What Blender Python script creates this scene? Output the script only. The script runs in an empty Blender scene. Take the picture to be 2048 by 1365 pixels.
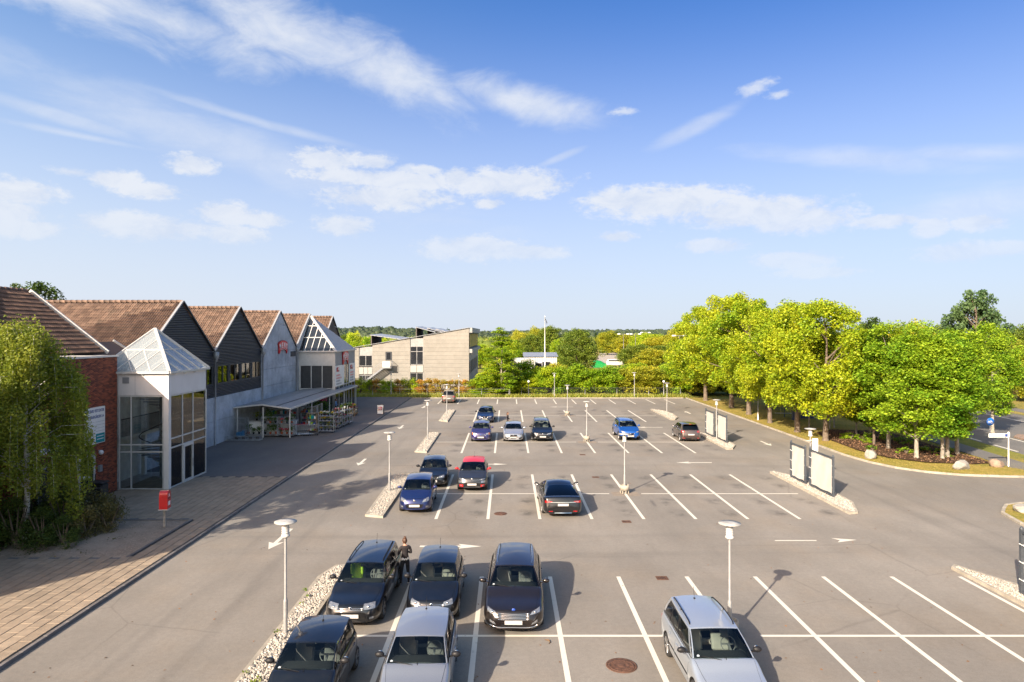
import bpy, math, random
import numpy as np
from mathutils import Vector, Matrix, Euler
from mathutils.bvhtree import BVHTree
PI = math.pi
R = math.radians
S = bpy.context.scene
COL = S.collection
# ------------------------------------------------------------------ camera
HC, FPX, VPX, HZ = 8.95, 1365.0, 1015.0, 669.0      # eye height, focal length and vanishing point of the photograph
cam = bpy.data.cameras.new('camera'); camo = bpy.data.objects.new('camera', cam); COL.objects.link(camo)
camo.location = (0, 0, HC); camo.rotation_euler = (R(90), 0, 0)
cam.sensor_width = 36; cam.lens = 36 * FPX / 2048
cam.shift_x = (1024 - VPX) / 2048; cam.shift_y = -(682.5 - HZ) / 2048
cam.clip_start = 0.1; cam.clip_end = 9000
S.camera = camo
S.view_settings.view_transform = 'Standard'; S.view_settings.look = 'None'
S.view_settings.gamma = 1; S.view_settings.use_curve_mapping = False
S.view_settings.exposure = 1.5
SUND = Vector((1.12, 1.6, -1)).normalized()          # the way the light travels
sun = bpy.data.lights.new('sun', 'SUN'); sun.energy = 4.0; sun.angle = R(0.53); sun.color = (1, .87, .70)
suno = bpy.data.objects.new('sun', sun); COL.objects.link(suno)
suno.rotation_euler = SUND.to_track_quat('-Z', 'Y').to_euler(); suno.location = (-20, -30, 30)
S.cycles.max_bounces = 6; S.cycles.diffuse_bounces = 3; S.cycles.glossy_bounces = 3
S.cycles.transmission_bounces = 4; S.cycles.transparent_max_bounces = 12
S.cycles.caustics_reflective = False; S.cycles.caustics_refractive = False

def P2(px, py, Y):                                   # photograph pixel -> point at depth Y
    return Vector(((px - VPX) * Y / FPX, Y, HC - (py - HZ) * Y / FPX))
def G(px, py, z=0.0):                                # photograph pixel -> point on the ground
    Y = (HC - z) * FPX / (py - HZ)
    return Vector(((px - VPX) * Y / FPX, Y, z))

# ------------------------------------------------------------------ node helper
class NT:
    def __init__(s, tree): s.t = tree; s.n = tree.nodes; s.l = tree.links
    def new(s, typ, **kw):
        n = s.n.new(typ)
        for k, v in kw.items(): setattr(n, k, v)
        return n
    def put(s, sock, v):
        if isinstance(v, bpy.types.NodeSocket): s.l.new(v, sock)
        elif v is not None:
            if hasattr(sock.default_value, '__len__') and not hasattr(v, '__len__'): v = (v,) * len(sock.default_value)
            if hasattr(v, '__len__') and len(sock.default_value) == 4 and len(v) == 3: v = (*v, 1)
            sock.default_value = v
    def math(s, op, a, b=None, c=None, clamp=False):
        n = s.new('ShaderNodeMath', operation=op, use_clamp=clamp)
        for i, v in enumerate((a, b, c)):
            if v is not None: s.put(n.inputs[i], v)
        return n.outputs[0]
    def mix(s, f, a, b, mode='MIX'):
        n = s.new('ShaderNodeMix', data_type='RGBA', blend_type=mode)
        s.put(n.inputs[0], f); s.put(n.inputs[6], a); s.put(n.inputs[7], b)
        return n.outputs[2]
    def ramp(s, v, a, b, lo=0.0, hi=1.0, smooth=True):
        n = s.new('ShaderNodeMapRange', interpolation_type='SMOOTHSTEP' if smooth else 'LINEAR')
        for i, x in enumerate((v, a, b, lo, hi)): s.put(n.inputs[i], x)
        return n.outputs[0]
    def noise(s, vec, scale, detail=4, rough=.55, dist=0, col=False):
        n = s.new('ShaderNodeTexNoise'); s.put(n.inputs['Vector'], vec)
        n.inputs['Scale'].default_value = scale; n.inputs['Detail'].default_value = detail
        n.inputs['Roughness'].default_value = rough; n.inputs['Distortion'].default_value = dist
        return n.outputs['Color' if col else 'Fac']
    def map(s, vec, loc=(0, 0, 0), rot=(0, 0, 0), scale=(1, 1, 1)):
        n = s.new('ShaderNodeMapping'); s.put(n.inputs[0], vec)
        n.inputs[1].default_value = loc; n.inputs[2].default_value = rot; n.inputs[3].default_value = scale
        return n.outputs[0]
    def vlen(s, vec):
        n = s.new('ShaderNodeVectorMath', operation='LENGTH'); s.put(n.inputs[0], vec); return n.outputs['Value']
    def comb(s, x, y, z=0.0):
        n = s.new('ShaderNodeCombineXYZ')
        for i, v in enumerate((x, y, z)): s.put(n.inputs[i], v)
        return n.outputs[0]

# ------------------------------------------------------------------ sky
W = bpy.data.worlds.new('World'); S.world = W; W.use_nodes = True
t = NT(W.node_tree); t.n.clear()
sky = t.new('ShaderNodeTexSky', sky_type='NISHITA', sun_disc=False)
sky.sun_elevation = math.asin(-SUND.z); sky.sun_rotation = math.atan2(-SUND.x, -SUND.y) % (2 * PI)
sky.altitude = 0; sky.air_density = 1.0; sky.dust_density = 0.7; sky.ozone_density = 3.0
tc = t.new('ShaderNodeTexCoord').outputs['Generated']
sp = t.new('ShaderNodeSeparateXYZ'); t.put(sp.inputs[0], tc); vx, vy, vz = sp.outputs
az = t.math('ARCTAN2', vx, vy); hyp = t.math('SQRT', t.math('ADD', t.math('MULTIPLY', vx, vx), t.math('MULTIPLY', vy, vy)))
el = t.math('ARCTAN2', vz, hyp)
ae = t.comb(az, el, 0.0)
def AE(px, py):
    x, z = (px - VPX) / FPX, (HZ - py) / FPX
    return math.atan(x), math.atan2(z, math.hypot(x, 1))
def field(blobs):
    cur = None
    for (px, py, rx, ry, *rot) in blobs:
        a, e = AE(px, py); a1, _ = AE(px + rx, py); _, e1 = AE(px, py - ry)
        rz = R(rot[0]) if rot else 0
        d = t.new('ShaderNodeVectorMath', operation='SUBTRACT'); t.put(d.inputs[0], ae); d.inputs[1].default_value = (a, e, 0)
        v = t.map(d.outputs[0], rot=(0, 0, rz)) if rz else d.outputs[0]
        v = t.map(v, scale=(1 / abs(a1 - a), 1 / abs(e1 - e), 1))
        l = t.vlen(v)
        cur = l if cur is None else t.math('MINIMUM', cur, l)
    return cur
aes = t.map(ae, scale=(1, 1.7, 1))
n1 = t.noise(aes, 17, 8, .62, .5); n2 = t.noise(aes, 48, 5, .65); n3 = t.noise(aes, 130, 4, .65)
puff = t.math('ADD', t.math('ADD', t.math('MULTIPLY', n1, 1.9), t.math('MULTIPLY', n2, 1.3)), t.math('MULTIPLY', n3, .7))
C1 = [(40, 385, 75, 24), (20, 425, 60, 22), (55, 458, 60, 16), (230, 360, 50, 16), (300, 383, 60, 15), (385, 328, 45, 20),
      (290, 455, 130, 24), (470, 470, 55, 16), (450, 428, 55, 20), (520, 440, 50, 13), (655, 318, 68, 22), (750, 325, 38, 14),
      (850, 342, 30, 10), (720, 355, 110, 16), (810, 362, 90, 20), (770, 395, 120, 24), (688, 452, 52, 18), (1010, 368, 120, 26),
      (915, 355, 34, 18), (980, 408, 26, 10), (1330, 405, 135, 30), (1250, 400, 80, 22), (1500, 425, 150, 30), (1600, 440, 110, 26),
      (1770, 443, 68, 13), (1865, 455, 36, 18), (1960, 445, 60, 16), (1920, 505, 80, 20), (1430, 492, 60, 13), (1235, 474, 34, 10),
      (950, 498, 100, 22), (1060, 505, 60, 14), (1590, 520, 80, 16), (1640, 545, 70, 11), (2000, 500, 60, 14)]
d1 = field(C1)
m1 = t.ramp(t.math('ADD', d1, t.math('SUBTRACT', 1.74, puff)), 1.26, .42)
m4 = t.math('MULTIPLY', t.ramp(t.math('ADD', field([(1508, 178, 40, 15, -14), (1556, 190, 24, 10), (1245, 224, 30, 9), (820, 340, 60, 12), (150, 345, 60, 10)]), t.math('SUBTRACT', 1.9, puff)), 1.15, .1), .7)
C2 = [(300, 35, 360, 70, 8), (600, 80, 340, 78, 16), (790, 145, 200, 74, 22), (1050, 205, 210, 44, 14), (180, 10, 300, 50, 6)]
d2 = field(C2)
strk = t.noise(t.map(ae, rot=(0, 0, R(-20)), scale=(1, 2.0, 1)), 8, 9, .62, .5)
m2 = t.ramp(t.math('ADD', d2, t.math('MULTIPLY', t.math('SUBTRACT', .54, strk), 2.4)), 1.3, .0)
C3 = [(120, 232, 200, 16, 10), (520, 245, 250, 12, 10), (160, 272, 130, 8, 4), (1400, 250, 110, 17, -22), (1120, 315, 60, 8, -20), (1950, 308, 210, 22, 6),
      (1700, 315, 300, 26, 10), (1960, 410, 200, 50), (480, 300, 520, 60, 14)]
d3 = field(C3)
strk3 = t.noise(t.map(ae, rot=(0, 0, R(10)), scale=(1, 4, 1)), 7, 6, .6, .4)
m3 = t.math('MULTIPLY', t.ramp(t.math('ADD', d3, t.math('MULTIPLY', t.math('SUBTRACT', .5, strk3), 1.6)), 1.25, .1), .42)
elv = t.ramp(el, R(3), R(10))                        # low clouds melt into the pale band above the horizon
m1 = t.math('MULTIPLY', m1, t.ramp(el, R(4), R(11), .38, .88))
m2 = t.math('MULTIPLY', m2, .82)
cl = t.math('MAXIMUM', t.math('MAXIMUM', m1, m2), t.math('MAXIMUM', m3, m4))
SKYC = t.new('ShaderNodeHueSaturation'); t.put(SKYC.inputs['Color'], sky.outputs[0])
SKYC.inputs['Saturation'].default_value = 1.15; SKYC.inputs['Value'].default_value = 1.0
# the air is deepest blue opposite the sun and pales towards it
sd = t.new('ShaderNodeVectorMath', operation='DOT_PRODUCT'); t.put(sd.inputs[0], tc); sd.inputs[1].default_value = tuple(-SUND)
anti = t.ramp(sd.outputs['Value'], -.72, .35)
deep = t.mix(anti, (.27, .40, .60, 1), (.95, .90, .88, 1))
deep = t.mix(t.ramp(sd.outputs['Value'], .1, .95), deep, (4.2, 2.5, 1.35, 1))  # warm boost round the sun, behind the camera, added to lift the shaded ground
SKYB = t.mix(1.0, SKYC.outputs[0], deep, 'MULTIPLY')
hzf = t.ramp(el, R(-2), R(29), .97, 0.0)
hzf = t.math('MULTIPLY', hzf, t.ramp(az, R(70), R(-60), .88, 1.0))
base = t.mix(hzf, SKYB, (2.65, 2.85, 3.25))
shade = t.ramp(t.math('ADD', n1, t.math('MULTIPLY', n2, .2)), .4, .75)
ccol = t.mix(shade, (2.45, 2.70, 3.2), (3.0, 3.12, 3.35))
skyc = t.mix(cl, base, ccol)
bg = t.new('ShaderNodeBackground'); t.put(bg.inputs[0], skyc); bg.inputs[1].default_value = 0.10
out = t.new('ShaderNodeOutputWorld'); t.l.new(bg.outputs[0], out.inputs[0])

# ------------------------------------------------------------------ materials
MATS = {}
def principled(name):
    m = bpy.data.materials.new(name); m.use_nodes = True
    t = NT(m.node_tree); b = t.n['Principled BSDF']
    return m, t, b
def mat(name, col, rough=.6, metal=0.0, coat=0.0, var=.12, scale=3.0, bump=0.0, bscale=40, island=0.0, spec=None, dirt=0.0):
    """plain material: base colour with noise variation, optional bump, optional per-piece variation"""
    if name in MATS: return MATS[name]
    m, t, b = principled(name)
    tc = t.new('ShaderNodeTexCoord').outputs['Object']
    geo = t.new('ShaderNodeNewGeometry'); oi = t.new('ShaderNodeObjectInfo')
    n = t.noise(geo.outputs['Position'], scale, 5, .6)
    k = t.ramp(n, .3, .7, 1 - var, 1 + var)
    if island:
        r = t.math('FRACT', t.math('ADD', geo.outputs['Random Per Island'], oi.outputs['Random']))
        k = t.math('MULTIPLY', k, t.ramp(r, 0, 1, 1 - island, 1 + island, smooth=False))
    c = t.mix(1.0, (*col, 1), t.comb(k, k, k), 'MULTIPLY')
    if dirt:
        dn = t.noise(t.map(geo.outputs['Position'], scale=(1.5, 1.5, .35)), 2.2, 6, .65)
        c = t.mix(t.ramp(dn, .5, .75, 0, dirt), c, (col[0] * .45, col[1] * .43, col[2] * .38))
    t.put(b.inputs['Base Color'], c)
    b.inputs['Metallic'].default_value = metal
    t.put(b.inputs['Roughness'], t.ramp(t.noise(geo.outputs['Position'], scale * 4, 3), .3, .7, max(.02, rough * .85), min(1, rough * 1.12)) if rough > .25 else rough)
    b.inputs['Coat Weight'].default_value = coat; b.inputs['Coat Roughness'].default_value = .03
    if spec is not None: b.inputs['Specular IOR Level'].default_value = spec
    if bump:
        bn = t.new('ShaderNodeBump'); bn.inputs['Strength'].default_value = bump; bn.inputs['Distance'].default_value = .02
        t.put(bn.inputs['Height'], t.noise(geo.outputs['Position'], bscale, 6, .65)); t.l.new(bn.outputs[0], b.inputs['Normal'])
    MATS[name] = m
    return m
def paint(name, col, metal=.25, rough=.32):
    if name in MATS: return MATS[name]
    m, t, b = principled(name)
    geo = t.new('ShaderNodeNewGeometry')
    fl = t.noise(geo.outputs['Position'], 900, 1); d = t.noise(geo.outputs['Position'], 2.5, 6, .65)
    k = t.ramp(fl, .3, .7, .85, 1.15)
    c = t.mix(1.0, (*col, 1), t.comb(k, k, k), 'MULTIPLY')
    c = t.mix(t.ramp(d, .45, .8, 0, .035), c, (.2, .18, .15))
    t.put(b.inputs['Base Color'], c)
    b.inputs['Metallic'].default_value = metal; b.inputs['Roughness'].default_value = rough
    b.inputs['Coat Weight'].default_value = .25 if name.startswith('coral') else 1; t.put(b.inputs['Coat Roughness'], t.ramp(d, .3, .8, .02, .07))
    MATS[name] = m
    return m
def glassmat(name, tint=(.5, .56, .55), refl=1.45, wob=0.0):
    if name in MATS: return MATS[name]
    m = bpy.data.materials.new(name); m.use_nodes = True
    t = NT(m.node_tree); t.n.clear()
    o = t.new('ShaderNodeOutputMaterial'); tr = t.new('ShaderNodeBsdfTransparent'); tr.inputs[0].default_value = (*tint, 1)
    gl = t.new('ShaderNodeBsdfGlossy'); gl.inputs['Roughness'].default_value = .015; gl.inputs[0].default_value = (.95, .97, 1, 1)
    fr = t.new('ShaderNodeFresnel'); fr.inputs[0].default_value = refl
    if wob:
        geo = t.new('ShaderNodeNewGeometry'); bn = t.new('ShaderNodeBump'); bn.inputs['Strength'].default_value = wob
        bn.inputs['Distance'].default_value = .02; t.put(bn.inputs['Height'], t.noise(geo.outputs['Position'], 1.2, 2)); t.l.new(bn.outputs[0], gl.inputs['Normal'])
    mx = t.new('ShaderNodeMixShader'); t.l.new(fr.outputs[0], mx.inputs[0]); t.l.new(tr.outputs[0], mx.inputs[1]); t.l.new(gl.outputs[0], mx.inputs[2])
    t.l.new(mx.outputs[0], o.inputs[0])
    MATS[name] = m
    return m
def leafmat(name, a, b_, trans=.35, spread=1.0, nscale=.35):
    """foliage: every leaf differs between colours a and b_, whole clumps drift too"""
    if name in MATS: return MATS[name]
    m = bpy.data.materials.new(name); m.use_nodes = True
    t = NT(m.node_tree); t.n.clear()
    geo = t.new('ShaderNodeNewGeometry'); oi = t.new('ShaderNodeObjectInfo')
    r = geo.outputs['Random Per Island']
    n = t.noise(geo.outputs['Position'], nscale, 4, .6)
    f = t.math('ADD', t.math('MULTIPLY', r, .55 * spread), t.math('MULTIPLY', t.ramp(n, .32, .68), .5))
    f = t.math('ADD', f, t.math('MULTIPLY', t.math('SUBTRACT', oi.outputs['Random'], .5), .35), clamp=True)
    c = t.mix(f, (*a, 1), (*b_, 1))
    o = t.new('ShaderNodeOutputMaterial'); pr = t.new('ShaderNodeBsdfPrincipled'); pr.inputs['Roughness'].default_value = .5
    pr.inputs['Specular IOR Level'].default_value = .3
    tl = t.new('ShaderNodeBsdfTranslucent'); t.put(pr.inputs['Base Color'], c); t.put(tl.inputs[0], t.mix(1.0, c, (1.25, 1.2, .6, 1), 'MULTIPLY'))
    mx = t.new('ShaderNodeMixShader'); mx.inputs[0].default_value = trans
    t.l.new(pr.outputs[0], mx.inputs[1]); t.l.new(tl.outputs[0], mx.inputs[2]); t.l.new(mx.outputs[0], o.inputs[0])
    MATS[name] = m
    return m

# ------------------------------------------------------------------ objects and meshes
def link(name, data, parent=None, loc=None, rot=None, scale=None):
    o = bpy.data.objects.new(name, data); COL.objects.link(o)
    if parent is not None: o.parent = parent
    if loc is not None: o.location = loc
    if rot is not None: o.rotation_euler = rot
    if scale is not None: o.scale = scale
    return o
def tag(o, label=None, cat=None, group=None, kind=None):
    for k, v in (('label', label), ('category', cat), ('group', group), ('kind', kind)):
        if v: o[k] = v
    return o
def thing(name, label, cat, loc=(0, 0, 0), rz=0, group=None):
    return tag(link(name, None, None, loc, (0, 0, rz)), label, cat, group)

class MB:
    def __init__(s): s.v = []; s.f = []; s.mi = []; s.sm = []
    def add(s, vs, fs, mi=0, smooth=False):
        b = len(s.v); s.v.extend([tuple(p) for p in vs])
        for f in fs: s.f.append(tuple(b + i for i in f)); s.mi.append(mi); s.sm.append(smooth)
        return s
    def box(s, x0, x1, y0, y1, z0, z1, mi=0):
        v = [(x, y, z) for z in (z0, z1) for (x, y) in ((x0, y0), (x1, y0), (x1, y1), (x0, y1))]
        return s.add(v, [(3, 2, 1, 0), (4, 5, 6, 7), (0, 1, 5, 4), (1, 2, 6, 5), (2, 3, 7, 6), (3, 0, 4, 7)], mi)
    def cbox(s, c, d, mi=0, M=None, bevel=0.0):
        hx, hy, hz = d[0] / 2, d[1] / 2, d[2] / 2
        if bevel:
            k = bevel
            v = []; 
            for (z, o) in ((-hz, k), (-hz + k, 0), (hz - k, 0), (hz, k)):
                X, Y_ = hx - o, hy - o
                v += [(X - k, -Y_, z), (X, -Y_ + k, z), (X, Y_ - k, z), (X - k, Y_, z), (-X + k, Y_, z), (-X, Y_ - k, z), (-X, -Y_ + k, z), (-X + k, -Y_, z)]
            f = [tuple(range(7, -1, -1)), tuple(range(24, 32))]
            for r in range(3):
                for i in range(8): a = r * 8 + i; b = r * 8 + (i + 1) % 8; f.append((a, b, b + 8, a + 8))
        else:
            v = [(x, y, z) for z in (-hz, hz) for (x, y) in ((-hx, -hy), (hx, -hy), (hx, hy), (-hx, hy))]
            f = [(3, 2, 1, 0), (4, 5, 6, 7), (0, 1, 5, 4), (1, 2, 6, 5), (2, 3, 7, 6), (3, 0, 4, 7)]
        c = Vector(c)
        v = [(M @ Vector(p) if M is not None else Vector(p)) + c for p in v]
        return s.add(v, f, mi)
    def bar(s, a, b, w, h=None, mi=0):
        a, b = Vector(a), Vector(b); h = h or w; d = b - a
        if d.length < 1e-6: return s
        q = d.to_track_quat('X', 'Z').to_matrix()
        return s.cbox((a + b) / 2, (d.length, w, h), mi, q)
    def tube(s, pts, r, n=8, mi=0, cap=True, smooth=True):
        pts = [Vector(p) for p in pts]; rs = r if hasattr(r, '__len__') else [r] * len(pts)
        v = []; up = None
        for i, p in enumerate(pts):
            d = (pts[min(i + 1, len(pts) - 1)] - pts[max(i - 1, 0)]).normalized()
            if up is None or abs(up.dot(d)) > .95: up = Vector((0, 0, 1)) if abs(d.z) < .9 else Vector((1, 0, 0))
            x = d.cross(up).normalized(); y = x.cross(d).normalized(); up = y
            for k in range(n):
                a = 2 * PI * k / n; v.append(p + (x * math.cos(a) + y * math.sin(a)) * rs[i])
        f = [(i * n + k, i * n + (k + 1) % n, (i + 1) * n + (k + 1) % n, (i + 1) * n + k) for i in range(len(pts) - 1) for k in range(n)]
        s.add(v, f, mi, smooth)
        if cap:
            b = len(s.v) - len(v); 
            s.f.append(tuple(b + k for k in range(n))); s.mi.append(mi); s.sm.append(False)
            s.f.append(tuple(b + (len(pts) - 1) * n + k for k in range(n - 1, -1, -1))); s.mi.append(mi); s.sm.append(False)
        return s
    def lathe(s, prof, c=(0, 0, 0), n=20, mi=0, axis='Z', smooth=True):
        v = []
        for (r, z) in prof:
            for k in range(n):
                a = 2 * PI * k / n; p = (r * math.cos(a), r * math.sin(a), z)
                if axis == 'X': p = (p[2], p[0], p[1])
                if axis == 'Y': p = (p[0], p[2], p[1])
                v.append((p[0] + c[0], p[1] + c[1], p[2] + c[2]))
        f = [(i * n + k, i * n + (k + 1) % n, (i + 1) * n + (k + 1) % n, (i + 1) * n + k) for i in range(len(prof) - 1) for k in range(n)]
        return s.add(v, f, mi, smooth)
    def prism(s, poly, z0, z1, mi=0, bottom=True):
        n = len(poly); v = [(p[0], p[1], z0) for p in poly] + [(p[0], p[1], z1) for p in poly]
        f = [tuple(range(n, 2 * n))] + [(i, (i + 1) % n, (i + 1) % n + n, i + n) for i in range(n)]
        if bottom: f.append(tuple(range(n - 1, -1, -1)))
        return s.add(v, f, mi)
    def extrude(s, poly3, d, mi=0):
        d = Vector(d); p = [Vector(q) for q in poly3]; n = len(p)
        v = p + [q + d for q in p]
        return s.add(v, [tuple(range(n - 1, -1, -1)), tuple(range(n, 2 * n))] + [(i, (i + 1) % n, (i + 1) % n + n, i + n) for i in range(n)], mi)
    def grid(s, rows, mi=0, smooth=True):
        n = len(rows[0]); v = [p for r in rows for p in r]
        return s.add(v, [(i * n + k, i * n + k + 1, (i + 1) * n + k + 1, (i + 1) * n + k) for i in range(len(rows) - 1) for k in range(n - 1)], mi, smooth)
    def sphere(s, c, r, nu=12, nv=8, mi=0, jit=0, rnd=None):
        rr = r if hasattr(r, '__len__') else (r, r, r); v = []
        for i in range(nv + 1):
            for k in range(nu):
                th = PI * i / nv; a = 2 * PI * k / nu; j = 1 + (rnd.uniform(-jit, jit) if jit and 0 < i < nv else 0)
                v.append((c[0] + rr[0] * j * math.sin(th) * math.cos(a), c[1] + rr[1] * j * math.sin(th) * math.sin(a), c[2] + rr[2] * j * math.cos(th)))
        return s.add(v, [(i * nu + k, (i + 1) * nu + k, (i + 1) * nu + (k + 1) % nu, i * nu + (k + 1) % nu) for i in range(nv) for k in range(nu)], mi, True)
    def mesh(s, name, mats):
        me = bpy.data.meshes.new(name); me.from_pydata(s.v, [], s.f)
        for m in (mats if isinstance(mats, (list, tuple)) else [mats]): me.materials.append(m)
        me.polygons.foreach_set('material_index', s.mi); me.polygons.foreach_set('use_smooth', s.sm)
        me.update(); return me
    def build(s, name, mats, parent=None, loc=None, rot=None, scale=None):
        return link(name, s.mesh(name, mats), parent, loc, rot, scale)
def npmesh(name, v, f, mats, mi=None, smooth=False):
    """fast mesh from numpy arrays of vertices (n,3) and quads/tris (m,k)"""
    me = bpy.data.meshes.new(name); k = f.shape[1]
    me.vertices.add(len(v)); me.vertices.foreach_set('co', np.asarray(v, dtype=np.float32).ravel())
    me.loops.add(len(f) * k); me.loops.foreach_set('vertex_index', np.asarray(f, dtype=np.int32).ravel())
    me.polygons.add(len(f)); me.polygons.foreach_set('loop_start', np.arange(0, len(f) * k, k, dtype=np.int32))
    me.polygons.foreach_set('loop_total', np.full(len(f), k, dtype=np.int32))
    if smooth: me.polygons.foreach_set('use_smooth', np.ones(len(f), dtype=bool))
    if mi is not None: me.polygons.foreach_set('material_index', np.asarray(mi, dtype=np.int32))
    for m in (mats if isinstance(mats, (list, tuple)) else [mats]): me.materials.append(m)
    me.update(calc_edges=True); return me
def scatter_copies(bv, bf, pos, rot, scl):
    """bv (n,3), bf (m,k) copied at pos (c,3) with rotation matrices rot (c,3,3) and scales scl (c,) or (c,3)"""
    scl = np.asarray(scl); scl = scl[:, None] * np.ones(3) if scl.ndim == 1 else scl
    v = np.einsum('cij,cnj->cni', rot, bv[None] * scl[:, None, :]) + pos[:, None, :]
    f = bf[None] + (np.arange(len(pos)) * len(bv))[:, None, None]
    return v.reshape(-1, 3), f.reshape(-1, bf.shape[1])
def rand_rot(rng, n, flat=0.0):
    """random rotations; flat=1 keeps the local Z near world up"""
    z = rng.normal(size=(n, 3)); z[:, 2] = np.abs(z[:, 2]) + flat * 2.5; z /= np.linalg.norm(z, axis=1)[:, None]
    a = rng.normal(size=(n, 3)); x = np.cross(a, z); x /= np.linalg.norm(x, axis=1)[:, None]; y = np.cross(z, x)
    return np.stack([x, y, z], axis=2)
def text_mesh(body, size=1.0, ext=.01, bold=0.0, align='CENTER'):
    cu = bpy.data.curves.new('lettering', 'FONT'); cu.body = body; cu.size = size; cu.extrude = ext; cu.offset = bold
    cu.align_x = align; cu.align_y = 'CENTER'; cu.resolution_u = 2
    o = bpy.data.objects.new('lettering', cu); COL.objects.link(o)
    dg = bpy.context.evaluated_depsgraph_get(); me = bpy.data.meshes.new_from_object(o.evaluated_get(dg))
    bpy.data.objects.remove(o); bpy.data.curves.remove(cu); me.materials.clear()
    return me
def lettering(body, size, m, parent, loc, rot, name='lettering', bold=0.0, ext=.008, sx=1.0):
    me = text_mesh(body, size, ext, bold); me.materials.append(m)
    return link(name, me, parent, loc, rot, (sx, 1, 1))
# ================================================================== GROUND
rnd = random.Random(7); rng = np.random.default_rng(7)
ROWS = [20.25, 38.3, 56.65, 75.0]
def asphalt(name, col, stains=False):
    m, t, b = principled(name)
    pos = t.new('ShaderNodeNewGeometry').outputs['Position']
    big = t.noise(pos, .09, 5, .6); mid = t.noise(t.map(pos, scale=(1, .35, 1)), .6, 6, .65); fine = t.noise(pos, 26, 4, .85); grit = t.noise(pos, 6, 6, .8)
    k = t.math('MULTIPLY', t.ramp(big, .3, .7, .86, 1.12), t.ramp(mid, .3, .72, .92, 1.07))
    k = t.math('MULTIPLY', k, t.ramp(fine, .25, .75, .86, 1.14)); k = t.math('MULTIPLY', k, t.ramp(grit, .3, .7, .91, 1.08))
    c = t.mix(1.0, (*col, 1), t.comb(k, k, k), 'MULTIPLY')
    c = t.mix(t.ramp(t.noise(pos, .22, 4, .6), .45, .7, 0, .5), c, t.mix(1.0, c, (1.06, .98, .88, 1), 'MULTIPLY'))
    # cracks
    v = t.new('ShaderNodeTexVoronoi', feature='DISTANCE_TO_EDGE'); t.put(v.inputs['Vector'], t.mix(.12, pos, t.noise(pos, .8, 4, col=True)))
    v.inputs['Scale'].default_value = .14
    cr = t.math('MULTIPLY', t.ramp(v.outputs['Distance'], .0, .006, 1, 0), t.ramp(t.noise(pos, .11, 2), .5, .58))
    c = t.mix(t.math('MULTIPLY', cr, .22), c, (.05, .045, .04))
    if stains:
        s = t.new('ShaderNodeSeparateXYZ'); t.put(s.inputs[0], pos); x, y = s.outputs[0], s.outputs[1]
        bx = t.math('SUBTRACT', t.math('PINGPONG', t.math('ADD', x, .25), 1.26), 0)      # 0 at a bay line, 1.26 at a bay centre
        cen = t.ramp(bx, .55, 1.26)
        tot = None
        for yc in ROWS[1:]:
            for o in (-1.7, 1.9, -4.1, 4.3):
                d = t.math('ABSOLUTE', t.math('SUBTRACT', y, yc + o)); e = t.ramp(d, 1.0, .1)
                tot = e if tot is None else t.math('MAXIMUM', tot, e)
        sm = t.math('MULTIPLY', t.math('MULTIPLY', tot, cen), t.ramp(t.noise(pos, 1.1, 5, .65), .38, .60))
        inx = t.math('MULTIPLY', t.ramp(x, -6.3, -5.8), t.ramp(x, 17, 16))
        c = t.mix(t.math('MULTIPLY', t.math('MULTIPLY', sm, inx), .66), c, (.05, .048, .046))
        # tyre polish along the lanes
        for (x0, w) in ((-9.0, .55), (-10.9, .55), (20.2, .6), (22.0, .6)):
            tr = t.ramp(t.math('ABSOLUTE', t.math('SUBTRACT', x, x0)), w, .1)
            c = t.mix(t.math('MULTIPLY', tr, t.ramp(t.noise(t.map(pos, scale=(1, .06, 1)), 1.4, 4), .35, .7, 0, .28)), c, (.085, .08, .075))
        for y0 in (28.0, 30.2, 46.3, 48.8, 64.6, 67.2):
            tr = t.ramp(t.math('ABSOLUTE', t.math('SUBTRACT', t.math('ADD', y, t.math('MULTIPLY', t.math('SUBTRACT', t.noise(pos, .05, 2), .5), 2.5)), y0)), .7, .1)
            c = t.mix(t.math('MULTIPLY', tr, t.ramp(t.noise(t.map(pos, scale=(.06, 1, 1)), 1.4, 4), .35, .7, 0, .25)), c, (.085, .08, .075))
    t.put(b.inputs['Base Color'], c); b.inputs['Roughness'].default_value = .85; b.inputs['Specular IOR Level'].default_value = .3
    bn = t.new('ShaderNodeBump'); bn.inputs['Strength'].default_value = .35; bn.inputs['Distance'].default_value = .01
    t.put(bn.inputs['Height'], fine); t.l.new(bn.outputs[0], b.inputs['Normal'])
    return m
M_ASPH = asphalt('asphalt', (.197, .180, .159), True)
M_ASPH2 = asphalt('dark_asphalt', (.125, .113, .108))
M_ROAD = asphalt('road_asphalt', (.14, .136, .13))
def groundmat(name, a, b_, c3, s=.5):
    m, t, b = principled(name)
    pos = t.new('ShaderNodeNewGeometry').outputs['Position']
    c = t.mix(t.ramp(t.noise(pos, s, 6, .65), .35, .65), (*a, 1), (*b_, 1))
    c = t.mix(t.ramp(t.noise(pos, s * 12, 5, .7), .45, .7), c, (*c3, 1))
    t.put(b.inputs['Base Color'], c); b.inputs['Roughness'].default_value = .95; b.inputs['Specular IOR Level'].default_value = .1
    bn = t.new('ShaderNodeBump'); bn.inputs['Strength'].default_value = .8; bn.inputs['Distance'].default_value = .06
    t.put(bn.inputs['Height'], t.noise(pos, 14, 5, .7)); t.l.new(bn.outputs[0], b.inputs['Normal'])
    return m
M_DRY = groundmat('dry_grass', (.30, .22, .06), (.18, .17, .035), (.34, .25, .08), .35)
M_LAWN = groundmat('far_grass', (.17, .18, .04), (.28, .22, .07), (.13, .15, .04), .06)
M_MULCH = groundmat('bark_mulch', (.075, .045, .03), (.05, .035, .026), (.13, .08, .045), 1.2)
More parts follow.
